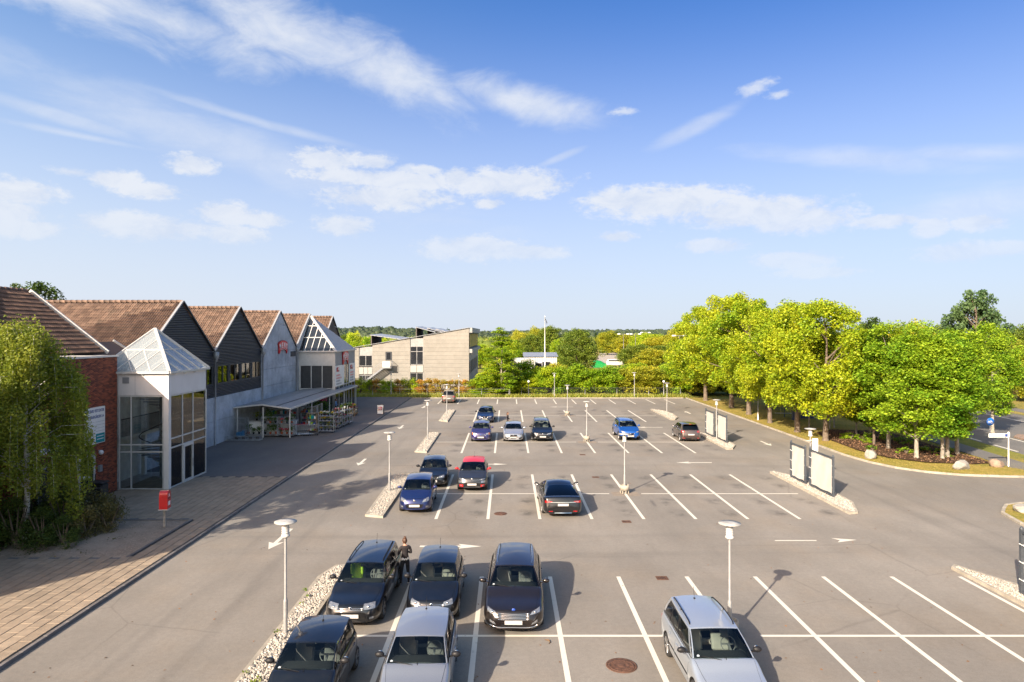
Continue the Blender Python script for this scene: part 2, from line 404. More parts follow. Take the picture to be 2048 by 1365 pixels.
M_SAND = groundmat('sandy_soil', (.33, .265, .21), (.23, .185, .145), (.38, .31, .25), 1.0)
M_CONC = mat('kerb_concrete', (.30, .27, .22), .85, var=.18, scale=2.5, bump=.3, bscale=60, island=.08)
M_GRAN = mat('kerb_granite', (.13, .12, .115), .8, var=.2, scale=3, bump=.3, bscale=60, island=.12)
M_PAVE = mat('paver', (.255, .20, .145), .85, var=.12, scale=3.1, bump=.4, bscale=50, island=.10)
M_JOINT = mat('paver_joint', (.045, .038, .03), .95, var=.2, scale=6)
M_STONE = mat('white_stone', (.33, .30, .26), .75, var=.12, scale=3, island=.38)
M_LINE, _t, _b = principled('road_paint')
_pos = _t.new('ShaderNodeNewGeometry').outputs['Position']
_w = _t.ramp(_t.math('ADD', _t.math('MULTIPLY', _t.noise(_pos, 3.2, 7, .75), .75), _t.math('MULTIPLY', _t.noise(_pos, .35, 2), .25)), .57, .69, 0, .6)
_t.put(_b.inputs['Base Color'], _t.mix(_w, (.56, .53, .46, 1), (.20, .18, .155, 1))); _b.inputs['Roughness'].default_value = .7

def sheet(name, poly, z, m, parent=None):
    b = MB(); b.add([(p[0], p[1], z) for p in poly], [tuple(range(len(poly)))])
    o = b.build(name, m, parent)
    if parent is None: o['kind'] = 'structure'
    return o
def rect(x0, x1, y0, y1): return [(x0, y0), (x1, y0), (x1, y1), (x0, y1)]
sheet('ground', rect(-2500, 2500, -60, 3600), -.16, M_LAWN)
sheet('parking_lot', rect(-13.5, 62, -12, 95.4), 0, M_ASPH)

# plaza on the left: a raised slab, its top asphalt beyond the pavers
b = MB(); b.box(-62, -13.63, -12, 97, -.15, .10)
o = b.build('plaza', M_ASPH2); o['kind'] = 'structure'
# joint bed and pavers
def kerb_run(name, pts, w, h, m, seg=1.0, side=1, start=0):
    """kerb stones laid one by one along a polyline, their inner face on it"""
    root = link(name, None); root['kind'] = 'structure'
    pts = [Vector(p) for p in pts]; L = [0]
    for a, b_ in zip(pts, pts[1:]): L.append(L[-1] + (b_ - a).length)
    def at(s):
        for i in range(len(pts) - 1):
            if s <= L[i + 1] + 1e-6: return pts[i].lerp(pts[i + 1], (s - L[i]) / (L[i + 1] - L[i]))
        return pts[-1]
    n = int(L[-1] / seg); me = {}
    for k in range(n):
        a, b_ = at(k * seg), at((k + 1) * seg); d = b_ - a; l = round(d.length, 2)
        if l not in me:
            q = MB(); q.cbox((0, 0, 0), (l - .012, w, h + .15), bevel=.012); me[l] = q.mesh('kerb_stone', m)
        nrm = Vector((d.y, -d.x)).normalized() * side
        c = (a + b_) / 2 + nrm * w / 2
        link('kerb_stone', me[l], root, (c.x, c.y, h / 2 - .075 + rnd.uniform(-.006, .006)), (0, 0, math.atan2(d.y, d.x) + rnd.uniform(-.003, .003)))
    return root
kerb_run('plaza_kerb', [(-13.62, 12), (-13.62, 97)], .13, .11, M_GRAN, 1.0, 1)
BED = (-24.0, -15.1, 27.0, 32.4)
sheet('paver_bed', rect(-24, -13.64, 10, 42.4), .104, M_JOINT)
pav = thing('paved_walk', 'band of tan concrete pavers running along the dark kerb', 'pavement'); del pav['category']; del pav['label']; pav['kind'] = 'structure'
PW, PL = .40, .60
cells = []
for i in range(21):
    x = -13.66 - PW * (i + .5)
    for j in range(-1, 54):
        y = 10.3 + PL * (j + (.5 if i % 2 else 0))
        if y > 42.1: continue
        if x < BED[1] + .1 and BED[2] - .2 < y < BED[3] + .2: continue
        if x < -22: continue
        cells.append((x, y))
def seen(x, y): return x / y > -.752 and y > 17.3
cells.sort(key=lambda c: (not seen(*c), math.hypot(c[0], c[1])))
q = MB(); q.cbox((0, 0, 0), (PW - .022, PL - .012, .05), bevel=.006); pm = q.mesh('paver', M_PAVE)
for (x, y) in cells[:290]:
    link('paver', pm, pav, (x, y, .105 + rnd.uniform(-.004, .004)), (rnd.uniform(-.008, .008), rnd.uniform(-.008, .008), rnd.uniform(-.006, .006)))
q = MB()
for (x, y) in cells[290:]:
    q.box(x - PW / 2 + .011, x + PW / 2 - .011, y - PL / 2 + .006, y + PL / 2 - .006, .09, .13 + rnd.uniform(-.004, .004))
tag(q.build('paver_field', M_PAVE, pav), kind='stuff')
# planting bed
q = MB(); n = 14
rows = [[(BED[0] + (BED[1] - BED[0]) * i / n, BED[2] + (BED[3] - BED[2]) * j / n, .108 + .05 * rnd.random() * (0 < i < n and 0 < j < n)) for i in range(n + 1)] for j in range(n + 1)]
q.grid(rows); o = q.build('planting_bed', M_SAND); o['kind'] = 'structure'
q = MB(); q.box(BED[0], BED[1] + .12, BED[3], BED[3] + .12, .09, .15); q.box(BED[1], BED[1] + .12, BED[2], BED[3], .09, .149); q.box(BED[0], BED[1] + .12, BED[2] - .34, BED[2], .09, .119); q.box(BED[0], BED[1], BED[3] + .121, BED[3] + .40, .09, .119); o = q.build('bed_edging', M_GRAN); o['kind'] = 'structure'

# ------------------------------------------------------------------ painted markings
mk = link('lot_markings', None); mk['kind'] = 'structure'
def mark(name, poly, z=.004): return sheet(name, poly, z, M_LINE, mk)
X0 = -3.47; BX = [X0 + 2.52 * k for k in range(8)]
for r, yc in enumerate(ROWS):
    xs = BX + ([BX[-1] + 2.52] if r == 0 else [])
    for k, x in enumerate(xs):
        hl = 5.25 if r else 4.95
        segs = [(yc - hl, yc - .07), (yc + .07, yc + hl)]
        for (a, b_) in segs: mark('bay_line', rect(x - .075, x + .075, a, b_))
    x1 = 16.3
    mark('centre_line', rect(-5.9, BX[4] - .9, yc - .065, yc + .065), .0046)
    mark('centre_line', rect(BX[4] + .9, x1, yc - .065, yc + .065), .0046)
for k in range(-4, 9):
    x = 1.2 + 2.54 * k; mark('bay_line', rect(x - .07, x + .07, 87.6, 93.8))
def arrow(x, y, ang, L=2.5, w=.09):
    c, s_ = math.cos(ang), math.sin(ang)
    T = lambda u, v: (x + u * c - v * s_, y + u * s_ + v * c)
    mark('arrow', [T(*p) for p in ((-L / 2, -w), (L / 2 - .85, -w), (L / 2 - 1.0, -.33), (L / 2, 0), (L / 2 - 1.0, .33), (L / 2 - .85, w), (-L / 2, w))])
D = -PI / 2
arrow(-9.95, 29.9, D, 3.0); arrow(-10.2, 47.8, D); arrow(-10.25, 65.8, D); arrow(-10.3, 84, D)
arrow(-2.4, 28.8, 0, 2.6); arrow(13.0, 47.6, PI, 2.5); arrow(-1.3, 47.0, 0, 2.6); arrow(13.6, 65.6, PI, 2.6); arrow(.2, 65.4, PI, 2.2); arrow(6.6, 84, PI, 3)
arrow(20.6, 78, PI / 2, 2.4); arrow(21.2, 56, D, 2.4)
mark('worn_line', rect(11.6, 13.4, 29.55, 29.66)); mark('arrow', [(15.2, 29.7), (14.2, 29.35), (14.45, 29.66), (14.2, 29.95)])
# repaired concrete squares round the lamp collars
for (x, y) in ((BX[4], 38.3), (BX[4], 56.65), (BX[4], 75.0)):
    sheet('patch', rect(x - .75, x + .75, y - .55, y + .45), .0028, mat('repair_patch', (.20, .165, .13), .9, var=.15), mk)

# ------------------------------------------------------------------ stone islands
_ico = MB()
def icosa():
    g = (1 + 5 ** .5) / 2
    v = np.array([(-1, g, 0), (1, g, 0), (-1, -g, 0), (1, -g, 0), (0, -1, g), (0, 1, g), (0, -1, -g), (0, 1, -g), (g, 0, -1), (g, 0, 1), (-g, 0, -1), (-g, 0, 1)], float)
    v /= np.linalg.norm(v[0])
    f = np.array([(0, 11, 5), (0, 5, 1), (0, 1, 7), (0, 7, 10), (0, 10, 11), (1, 5, 9), (5, 11, 4), (11, 10, 2), (10, 7, 6), (7, 1, 8), (3, 9, 4), (3, 4, 2), (3, 2, 6), (3, 6, 8), (3, 8, 9), (4, 9, 5), (2, 4, 11), (6, 2, 10), (8, 6, 7), (9, 8, 1)])
    return v, f
ICO = icosa()
def inside(poly, x, y):
    r = False; j = len(poly) - 1
    for i in range(len(poly)):
        (xi, yi), (xj, yj) = poly[i], poly[j]
        if (yi > y) != (yj > y) and x < (xj - xi) * (y - yi) / (yj - yi) + xi: r = not r
        j = i
    return r
def shrink(poly, d):
    cx = sum(p[0] for p in poly) / len(poly); cy = sum(p[1] for p in poly) / len(poly); out = []
    n = len(poly)
    for i in range(n):
        p, a, b_ = Vector(poly[i]), Vector(poly[i - 1]), Vector(poly[(i + 1) % n])
        n1 = Vector((-(p - a).y, (p - a).x)).normalized(); n2 = Vector((-(b_ - p).y, (b_ - p).x)).normalized()
        m = (n1 + n2).normalized(); out.append(tuple(p + m * d / max(.5, m.dot(n1))))
    return out
def island(poly, dens, smin=.035, smax=.075, h=.11):
    dens *= 2.6; smin *= .72; smax *= .72
    root = link('stone_island', None, None, (poly[0][0], poly[0][1], 0)); root['kind'] = 'structure'
    ox, oy = poly[0]; P = [(x - ox, y - oy) for x, y in poly]; I = shrink(P, .13); n = len(P)
    q = MB(); v = [(*p, -.05) for p in P] + [(*p, h) for p in shrink(P, .012)] + [(*p, h) for p in I] + [(*p, h - .06) for p in I]
    f = [(r * n + i, r * n + (i + 1) % n, (r + 1) * n + (i + 1) % n, (r + 1) * n + i) for r in range(3) for i in range(n)]
    q.add(v, f); q.build('kerb', M_CONC, root)
    q = MB(); q.add([(*p, h - .05) for p in I], [tuple(range(n))]); q.build('gravel_bed', mat('gravel_bed', (.13, .11, .085), .95, var=.25, scale=12), root)
    xs = [p[0] for p in I]; ys = [p[1] for p in I]; pts = []
    N = int((max(xs) - min(xs)) * (max(ys) - min(ys)) * dens)
    for _ in range(N):
        x, y = rnd.uniform(min(xs), max(xs)), rnd.uniform(min(ys), max(ys))
        if inside(I, x, y): pts.append((x, y, h - .045 + rnd.uniform(0, .03)))
    k = len(pts); bv = ICO[0] * (1 + rng.uniform(-.25, .25, (12, 1)))
    s3 = rng.uniform(smin, smax, (k, 1)) * rng.uniform(.55, 1.25, (k, 3))
    v, f = scatter_copies(bv, ICO[1], np.array(pts), rand_rot(rng, k), s3)
    o = link('white_stones', npmesh('white_stones', v, f, M_STONE), root); o['kind'] = 'stuff'
    return root
island([(-7.0, 10), (-6.0, 10), (-6.0, 25.2), (-6.25, 26.3), (-6.6, 26.2), (-6.95, 25.0)], 230)
island([(-7.0, 33.5), (-6.05, 33.2), (-6.05, 43.3), (-6.6, 43.6), (-7.15, 43.2)], 200, .04, .08)
island([(-7.05, 51.7), (-6.08, 51.4), (-6.08, 61.6), (-6.6, 61.8), (-7.1, 61.4)], 150, .05, .09)
island([(-7.1, 70.4), (-6.08, 69.5), (-6.08, 79.9), (-6.6, 80.1), (-7.1, 79.7)], 110, .06, .11)
def risl(y0, y1, dens, a=.035, b_=.075):
    L = y1 - y0
    island([(16.95, y0), (17.5, y0 + .15), (18.25, y0 + L * .2), (18.5, y0 + L * .5), (18.2, y0 + L * .8), (17.2, y1), (16.9, y1 - .3)], dens, a, b_)
risl(14.5, 26.3, 200); risl(33.9, 44.3, 190, .04, .08); risl(52.8, 61.8, 140, .05, .09); risl(71.0, 81.0, 100, .06, .11)

# ------------------------------------------------------------------ verges on the right, cycle path, main road
EDGE = [(24.9, 95.4), (24.9, 60), (24.8, 50.5), (25.1, 47.6), (25.9, 45.4), (27.2, 43.9), (29, 43.0), (31.5, 42.6), (36, 42.5), (46, 42.4)]
def roadx(y, x): return x + .14 * (y - 55)
def gridsheet(name, poly, z, m, step=1.2, amp=.05):
    """closed patch triangulated finely enough to roll gently"""
    import bmesh
    bm = bmesh.new(); vs = [bm.verts.new((p[0], p[1], z)) for p in poly]; bm.faces.new(vs)
    bmesh.ops.triangulate(bm, faces=bm.faces[:])
    for _ in range(5):
        es = [e for e in bm.edges if e.calc_length() > step * 2]
        if not es: break
        bmesh.ops.subdivide_edges(bm, edges=es, cuts=1); bmesh.ops.triangulate(bm, faces=bm.faces[:])
    for v in bm.verts:
        if not v.is_boundary: v.co.z += amp * (math.sin(v.co.x * .9 + v.co.y * .5) + rnd.uniform(-.5, .5)) * .6
    me = bpy.data.meshes.new(name); bm.to_mesh(me); bm.free(); me.materials.append(m)
    o = link(name, me); o['kind'] = 'structure'; return o
vp = [(x + .14, y) if y > 50 else (x + .05, y + .13) for x, y in EDGE]
VER = vp + [(46, 42.6), (38, 43.6), (roadx(50, 34.6), 50), (roadx(60, 34.6), 60), (roadx(95.4, 34.6), 95.4)]
VER = vp[:-1] + [(35.6, 43.0), (roadx(50, 34.6), 50), (roadx(60, 34.6), 60), (roadx(95.4, 34.6), 95.4)]
gridsheet('verge', VER, .105, M_DRY)
kerb_run('verge_kerb', EDGE, .14, .12, M_CONC, 1.0, -1)
MUL = [(26.9, 57.5), (26.6, 52), (27.2, 48.7), (28.8, 46.9), (31.5, 46.2), (33.2, 46.6), (33.4, 50), (33.9, 56), (34.2, 62), (30, 63), (27.6, 61)]
gridsheet('mulch_bed', MUL, .16, M_MULCH, .6, .05)
sheet('cycle_path', [(roadx(43, 34.7), 43), (roadx(43, 36.6), 43), (roadx(240, 36.6), 240), (roadx(240, 34.7), 240)], .125, M_ROAD)
sheet('road_verge', [(roadx(40, 36.6), 40), (roadx(40, 38.6), 40), (roadx(240, 38.6), 240), (roadx(240, 36.6), 240)], .11, M_LAWN)
sheet('main_road', [(roadx(-20, 38.6), -20), (roadx(-20, 54), -20), (roadx(420, 54), 420), (roadx(420, 38.6), 420)], .006, M_ROAD)
rm = link('road_markings', None); rm['kind'] = 'structure'
def rline(x, y0, y1, w=.2, n=None):
    sheet('road_line', [(roadx(y0, x), y0), (roadx(y0, x + w), y0), (roadx(y1, x + w), y1), (roadx(y1, x), y1)], .0105, M_LINE, rm)
for k in range(26): rline(39.2, 42 + k * 5, 45.2 + k * 5, .22)
rline(42.6, 30, 60.5); rline(46.0, 30, 60.5); rline(50.6, 20, 240, .22); rline(44.2, 66, 240, .14)
q = MB(); q.prism([(roadx(30, 43.0), 30), (roadx(30, 45.8), 30), (roadx(59, 45.6), 59), (roadx(60.5, 44.4), 60.5), (roadx(59, 43.2), 59)], 0, .12)
o = q.build('traffic_island', mat('island_brick', (.24, .17, .13), .85, var=.3, scale=6)); o['kind'] = 'structure'
sheet('far_verge', [(roadx(-20, 54), -20), (90, -20), (260, 420), (roadx(420, 54), 420)], .02, M_LAWN)
sheet('far_path', [(roadx(20, 55.5), 20), (roadx(20, 57.6), 20), (roadx(240, 57.6), 240), (roadx(240, 55.5), 240)], .03, M_ROAD)
C2P = [(24.0, -10), (24.0, 27), (24.1, 31.5), (24.7, 33.9), (25.9, 35.4), (27.5, 36.0), (36, 36.2), (36, -10)]
gridsheet('near_verge', C2P, .10, M_DRY, 2)
kerb_run('near_kerb', [Vector(p) for p in C2P[:7]], .16, .12, M_CONC, 1.0, -1)
# far end of the lot
sheet('back_verge', rect(-40, 24.9, 95.5, 104.5), .03, M_DRY)
kerb_run('back_kerb', [(-13.4, 95.4), (24.8, 95.4)], .14, .1, M_CONC, 1.0, -1)

def scatter_grass(name, fn, n, h0, h1, m, x0, x1, y0, y1, z):
    P = rng.uniform((x0, y0), (x1, y1), (n * 2, 2)); P = np.array([p for p in P if fn(p[0], p[1])][:n]); k = len(P)
    bv = np.array([(-.012, 0, 0), (.012, 0, 0), (0, .25, 1.0)]); bf = np.array([(0, 1, 2)])
    a = rng.uniform(0, 2 * PI, k); c, s_ = np.cos(a), np.sin(a); M = np.zeros((k, 3, 3)); M[:, 0, 0] = c; M[:, 0, 1] = -s_; M[:, 1, 0] = s_; M[:, 1, 1] = c; M[:, 2, 2] = 1
    H = rng.uniform(h0, h1, k); sc = np.stack([H * 14, H * 2, H], 1)
    v, f = scatter_copies(bv, bf, np.column_stack([P, np.full(k, z)]), M, sc)
    o = link(name, npmesh(name, v, f, m)); o['kind'] = 'stuff'; return o
M_BLADE = leafmat('grass_blade', (.16, .18, .03), (.40, .30, .08), .3)
M_BLADEG = leafmat('grass_blade_green', (.12, .19, .02), (.32, .30, .06), .3)
scatter_grass('grass', lambda x, y: inside(VER, x, y) and not inside(MUL, x, y), 26000, .03, .075, M_BLADE, 25, 35, 42.5, 80, .1)
scatter_grass('tall_grass', lambda x, y: True, 14000, .15, .5, M_BLADEG, -26, 26, 96.0, 100.5, .03)
# leaf litter on the mulch
P = rng.uniform((26.6, 46.2), (34.2, 63), (9000, 2)); P = np.array([p for p in P if inside(MUL, *p)]); k = len(P)
v, f = scatter_copies(np.array([(-.05, 0, 0), (0, -.03, .01), (.05, 0, 0), (0, .03, .015)]), np.array([(0, 1, 2, 3)]), np.column_stack([P, np.full(k, .20)]), rand_rot(rng, k, .6), rng.uniform(.6, 1.6, k))
o = link('leaf_litter', npmesh('leaf_litter', v, f, mat('dead_leaf', (.16, .09, .05), .8, island=.6))); o['kind'] = 'stuff'

# ------------------------------------------------------------------ covers in the asphalt
M_RUST = mat('rusty_iron', (.11, .055, .035), .75, metal=.3, var=.3, scale=8, bump=.4, bscale=60)
def manhole(px, py, r, label):
    p = G(px, py); t_ = thing('manhole_cover', label, 'manhole cover', (p.x, p.y, .003), 0)
    q = MB(); q.lathe([(r, 0), (r, .012), (r * .88, .012), (r * .87, .004)], n=36); q.build('frame', M_RUST, t_)
    q = MB(); q.lathe([(r * .86, .003), (r * .86, .012), (r * .72, .012), (r * .70, .008), (r * .56, .008), (r * .54, .012), (r * .40, .012), (r * .38, .008), (r * .26, .008), (r * .24, .012), (0, .012)], n=36)
    for k in range(24):
        a = 2 * PI * k / 24; q.cbox((r * .63 * math.cos(a), r * .63 * math.sin(a), .012), (r * .12, .02, .006), M=Matrix.Rotation(a, 3, 'Z'))
    q.build('lid', M_RUST, t_)
manhole(1243, 1332, .42, 'large round rusty manhole cover beside the light silver estate car')
manhole(1001, 1028, .32, 'small round dark manhole cover before the red roofed car')
def drain(px, py, label, w=.42, d=.36):
    p = G(px, py); t_ = thing('drain_grate', label, 'drain', (p.x, p.y, .003), 0)
    q = MB(); q.box(-w / 2, w / 2, -d / 2, -d / 2 + .04, 0, .014); q.box(-w / 2, w / 2, d / 2 - .04, d / 2, 0, .014)
    q.box(-w / 2, -w / 2 + .04, -d / 2 + .04, d / 2 - .04, 0, .014); q.box(w / 2 - .04, w / 2, -d / 2 + .04, d / 2 - .04, 0, .014); q.build('frame', M_RUST, t_)
    for k in range(6):
        x = -w / 2 + .07 + k * (w - .14) / 5; s_ = MB(); s_.box(x - .016, x + .016, -d / 2 + .04, d / 2 - .04, .001, .011); s_.build('bar', M_RUST, t_)
    s_ = MB(); s_.box(-w / 2 + .04, w / 2 - .04, -d / 2 + .04, d / 2 - .04, 0, .0008); s_.build('sump', mat('sump_black', (.01, .01, .01), .9), t_)
drain(1324, 1157, 'rusty rectangular drain grate nearest the foreground bays'); drain(1253, 1044, 'rusty drain grate right of the black liftback sedan')
drain(1191, 955, 'dark drain grate behind the black liftback sedan'); drain(1165, 910, 'small dark drain grate between the third and second bay rows')
# ================================================================== BUILDINGS
M_WHITE = mat('white_metal', (.50, .49, .475), .45, var=.05, dirt=.25)
M_WPANEL = mat('white_panel', (.64, .61, .60), .6, var=.05, scale=1, dirt=.2)
M_DARKMETAL = mat('dark_trim', (.035, .04, .05), .5, var=.15)
M_CLAD = mat('dark_cladding', (.034, .041, .058), .5, var=.08, dirt=.25)
M_GREY = mat('grey_metal', (.26, .27, .29), .45, metal=.2, var=.1)
M_ZINC = mat('galvanised', (.40, .42, .44), .4, metal=.6, var=.15, scale=8)
M_PANEL = mat('grey_panel', (.24, .25, .27), .55, var=.06, dirt=.15)
M_BLACK = mat('black_plastic', (.015, .015, .017), .5)
M_RED = mat('sign_red', (.62, .004, .014), .45, var=.05)
M_SIGNW = mat('sign_white', (.75, .74, .72), .5, var=.04)
M_GLASS = glassmat('window_glass', (.42, .46, .46), 1.6, .0)
M_GLASSC = glassmat('clear_glass', (.86, .90, .89), 1.5, .0)
M_ROOFG = glassmat('roof_glass', (.88, .92, .93), 1.6)
_t = NT(M_ROOFG.node_tree); _o = [n for n in _t.n if n.type == 'OUTPUT_MATERIAL'][0]; _prev = _o.inputs[0].links[0].from_socket
_df = _t.new('ShaderNodeBsdfDiffuse'); _df.inputs[0].default_value = (.62, .68, .72, 1); _mx = _t.new('ShaderNodeMixShader'); _mx.inputs[0].default_value = .30
_t.l.new(_prev, _mx.inputs[1]); _t.l.new(_df.outputs[0], _mx.inputs[2]); _t.l.new(_mx.outputs[0], _o.inputs[0])
M_DARKGLASS = mat('dark_pane', (.02, .022, .026), .03, spec=.9, var=.05)
M_INT = mat('interior_wall', (.55, .54, .51), .8)
def concrete(name, col):
    m, t, b = principled(name); pos = t.new('ShaderNodeNewGeometry').outputs['Position']
    k = t.ramp(t.noise(pos, .5, 7, .7), .3, .7, .72, 1.18); k = t.math('MULTIPLY', k, t.ramp(t.noise(pos, 5, 5, .7), .3, .7, .9, 1.1))
    st = t.noise(t.map(pos, scale=(2, 2, .12)), 1.4, 5, .6)
    c = t.mix(1.0, (*col, 1), t.comb(k, k, k), 'MULTIPLY'); c = t.mix(t.ramp(st, .52, .72, 0, .45), c, (col[0] * .45, col[1] * .46, col[2] * .46, 1))
    t.put(b.inputs['Base Color'], c); b.inputs['Roughness'].default_value = .8
    bn = t.new('ShaderNodeBump'); bn.inputs['Strength'].default_value = .3; bn.inputs['Distance'].default_value = .02
    t.put(bn.inputs['Height'], t.noise(pos, 20, 5, .7)); t.l.new(bn.outputs[0], b.inputs['Normal'])
    return m
M_CPANEL = concrete('concrete_blue', (.40, .425, .47)); M_CONCW = mat('board_marked_concrete', (.235, .222, .20), .85, var=.07, scale=1.2, dirt=.12, island=.05, bump=.3, bscale=20)
def tilemat(name, a, b_, lich):
    m, t, b = principled(name); geo = t.new('ShaderNodeNewGeometry'); oi = t.new('ShaderNodeObjectInfo'); pos = geo.outputs['Position']
    r = t.math('FRACT', t.math('ADD', geo.outputs['Random Per Island'], oi.outputs['Random']))
    c = t.mix(r, (*a, 1), (*b_, 1)); c = t.mix(t.ramp(t.noise(pos, 1.2, 6, .7), .50, .72, 0, .65), c, (*lich, 1))
    c = t.mix(t.ramp(t.noise(pos, 9, 4, .7), .5, .7, 0, .4), c, (.05, .035, .025, 1))
    t.put(b.inputs['Base Color'], c); b.inputs['Roughness'].default_value = .8; return m
M_TILE = tilemat('clay_tile', (.10, .061, .044), (.205, .132, .095), (.08, .058, .042)); M_TILED = tilemat('dark_tile', (.085, .05, .038), (.17, .10, .07), (.07, .055, .04))
M_UNDER = mat('roof_felt', (.03, .025, .022), .9)

def tile_field(root, origin, along, up, nrm, n_al, n_up, pitch, course, m, keep, n_obj, half=0):
    """pantiles on a slope: origin at the eave corner, `along` the eave, `up` the slope; each tile its own curved piece"""
    along, up, nrm = Vector(along).normalized(), Vector(up).normalized(), Vector(nrm).normalized()
    prof = [(0, .012), (.09, .045), (.17, .052), (.25, .030), (.33, .010), (.42, .002)] if False else [(0, 0), (.12, .07), (.25, .10), (.38, .07), (.5, 0), (.62, .07), (.75, .10), (.88, .07), (1.0, 0)]
    L = course * 1.12; bv = []
    for (w, base) in ((0, .062), (1, .0)):
        for (u, h) in prof: bv.append((u * pitch, w * L, h + base))
    for (u, h) in prof: bv.append((u * pitch, 0, h + .012))
    n = len(prof); bf = [(i, i + 1, n + i + 1, n + i) for i in range(n - 1)] + [(2 * n + i, 2 * n + i + 1, i + 1, i) for i in range(n - 1)]
    bv = np.array(bv); bf = np.array(bf); M = np.array([[along[i], up[i], nrm[i]] for i in range(3)])
    pts = []
    for j in range(n_up):
        for i in range(n_al):
            p = Vector(origin) + along * (i * pitch) + up * (j * course)
            if keep is None or keep(p): pts.append(p)
    pts.sort(key=lambda p: (not (-.74 < p.x / p.y < .74), p.length))
    q = bpy.data.meshes.new('tile'); V = bv @ M.T; q.from_pydata([tuple(x) for x in V], [], [tuple(int(a) for a in x) for x in bf]); q.materials.append(m)
    for p in pts[:n_obj]:
        link('tile', q, root, tuple(p + nrm * rnd.uniform(0, .012) + up * rnd.uniform(-.01, .01)), (rnd.uniform(-.006, .006), rnd.uniform(-.006, .006), 0))
    rest = pts[n_obj:]
    if rest:
        k = len(rest); P = np.array([tuple(p) for p in rest]) + np.outer(rng.uniform(0, .014, k), np.array(nrm)) + np.outer(rng.uniform(-.012, .012, k), np.array(up))
        v, f = scatter_copies(bv, bf, P, np.repeat(M[None], k, 0), np.ones(k))
        tag(link('tile_field', npmesh('tile_field', v, f, m), root), kind='stuff')

# ------------------------------------------------------------------ the market hall with its row of gables
WX = -23.4; Z0 = .1; ZR, ZV = 11.28, 7.55; PITCH = 10.53; YC = [49.15 + PITCH * k for k in range(-1, 5)]; XB = -60
hall = thing('market_hall', 'long supermarket hall with a saw row of tiled gables beside the lot', 'building', (WX, 49.15, 0))
def hb(q, name, m, parent=None): 
    o = q.build(name, m, parent or hall); 
    if parent is None: o.location = (-WX, -49.15, 0)
    return o
def face_poly(pts, x, th=.12):                       # polygon in the wall plane, (Y, z), thickness outward
    return [(x, y, z) for (y, z) in pts], (th, 0, 0)
# core block and the roofs' felt
q = MB()
for k, yc in enumerate(YC):
    y0, y1 = yc - PITCH / 2, yc + PITCH / 2
    pts = [(y0, 0), (y1, 0), (y1, ZV - .12), (yc, ZR - .12), (y0, ZV - .12)]
    if k < 1: continue
    q.extrude([(XB, y, z) for (y, z) in pts], (WX - XB - .25, 0, 0))
hb(q, 'core', M_UNDER)
slope = math.atan2(ZR - ZV, PITCH / 2); SL = math.hypot(ZR - ZV, PITCH / 2)
for k, yc in enumerate(YC[1:]):
    rf = link('roof', None, hall); rf.location = (-WX, -49.15, 0)
    # slope towards the camera; only the part near the wall can be seen behind the gable in front
    y0 = yc - PITCH / 2; vis = {0: -46, 1: -37, 2: -35, 3: -34, 4: -33}[k]
    na = int((WX - .05 - vis) / .34)
    tile_field(rf, (WX - .02 - na * .34, y0 + .08, ZV + .02), (1, 0, 0), (0, math.cos(slope), math.sin(slope)), (0, -math.sin(slope), math.cos(slope)), na, int(SL / .36), .34, .36, M_TILE, None, 250 if k == 0 else 60)
    q = MB()
    for s_ in (1, -1):                                # covering beyond the visible tiles and on the far slope
        x1 = vis if s_ == 1 else WX
        a = [(XB, yc, ZR), (x1, yc, ZR), (x1, yc - s_ * PITCH / 2, ZV), (XB, yc - s_ * PITCH / 2, ZV)]
        q.add(a, [(0, 1, 2, 3)])
    q.build('roof_cover', M_TILE, rf)
    q = MB(); n = int((WX - vis) / .4)
    for i in range(n):
        x = WX - .02 - i * .4; q.tube([(x, yc, ZR + .02), (x - .43, yc, ZR + .045)], .11, 8)
    tag(q.build('ridge_tiles', M_TILE, rf), kind='stuff')
    q = MB(); q.box(vis, WX + .05, y0 - .12, y0 + .12, ZV - .03, ZV + .05); q.build('valley_gutter', M_GREY, rf)
def clip_gable(yc, z0, z1, ya=None, yb=None):
    """gable outline between heights z0 and z1 and, if given, Y limits ya..yb"""
    def top(y): return ZR - abs(y - yc) * (ZR - ZV) / (PITCH / 2)
    ya = yc - PITCH / 2 if ya is None else ya; yb = yc + PITCH / 2 if yb is None else yb
    ys = sorted(set([ya, yb] + ([yc] if ya < yc < yb else []) + [y for y in (yc - (ZR - z1) / (ZR - ZV) * PITCH / 2, yc + (ZR - z1) / (ZR - ZV) * PITCH / 2) if ya < y < yb] + [y for y in (yc - (ZR - z0) / (ZR - ZV) * PITCH / 2, yc + (ZR - z0) / (ZR - ZV) * PITCH / 2) if ya < y < yb]))
    up = [(y, min(z1, top(y))) for y in ys]; up = [p for p in up if p[1] > z0 - 1e-6]
    if not up: return None
    poly = [(up[0][0], z0)] + up + [(up[-1][0], z0)]
    out = []
    for p in poly:
        if not out or (abs(p[0] - out[-1][0]) + abs(p[1] - out[-1][1])) > 1e-4: out.append(p)
    if len(out) > 2 and abs(out[0][0] - out[-1][0]) + abs(out[0][1] - out[-1][1]) < 1e-4: out.pop()
    return out if len(out) > 2 else None
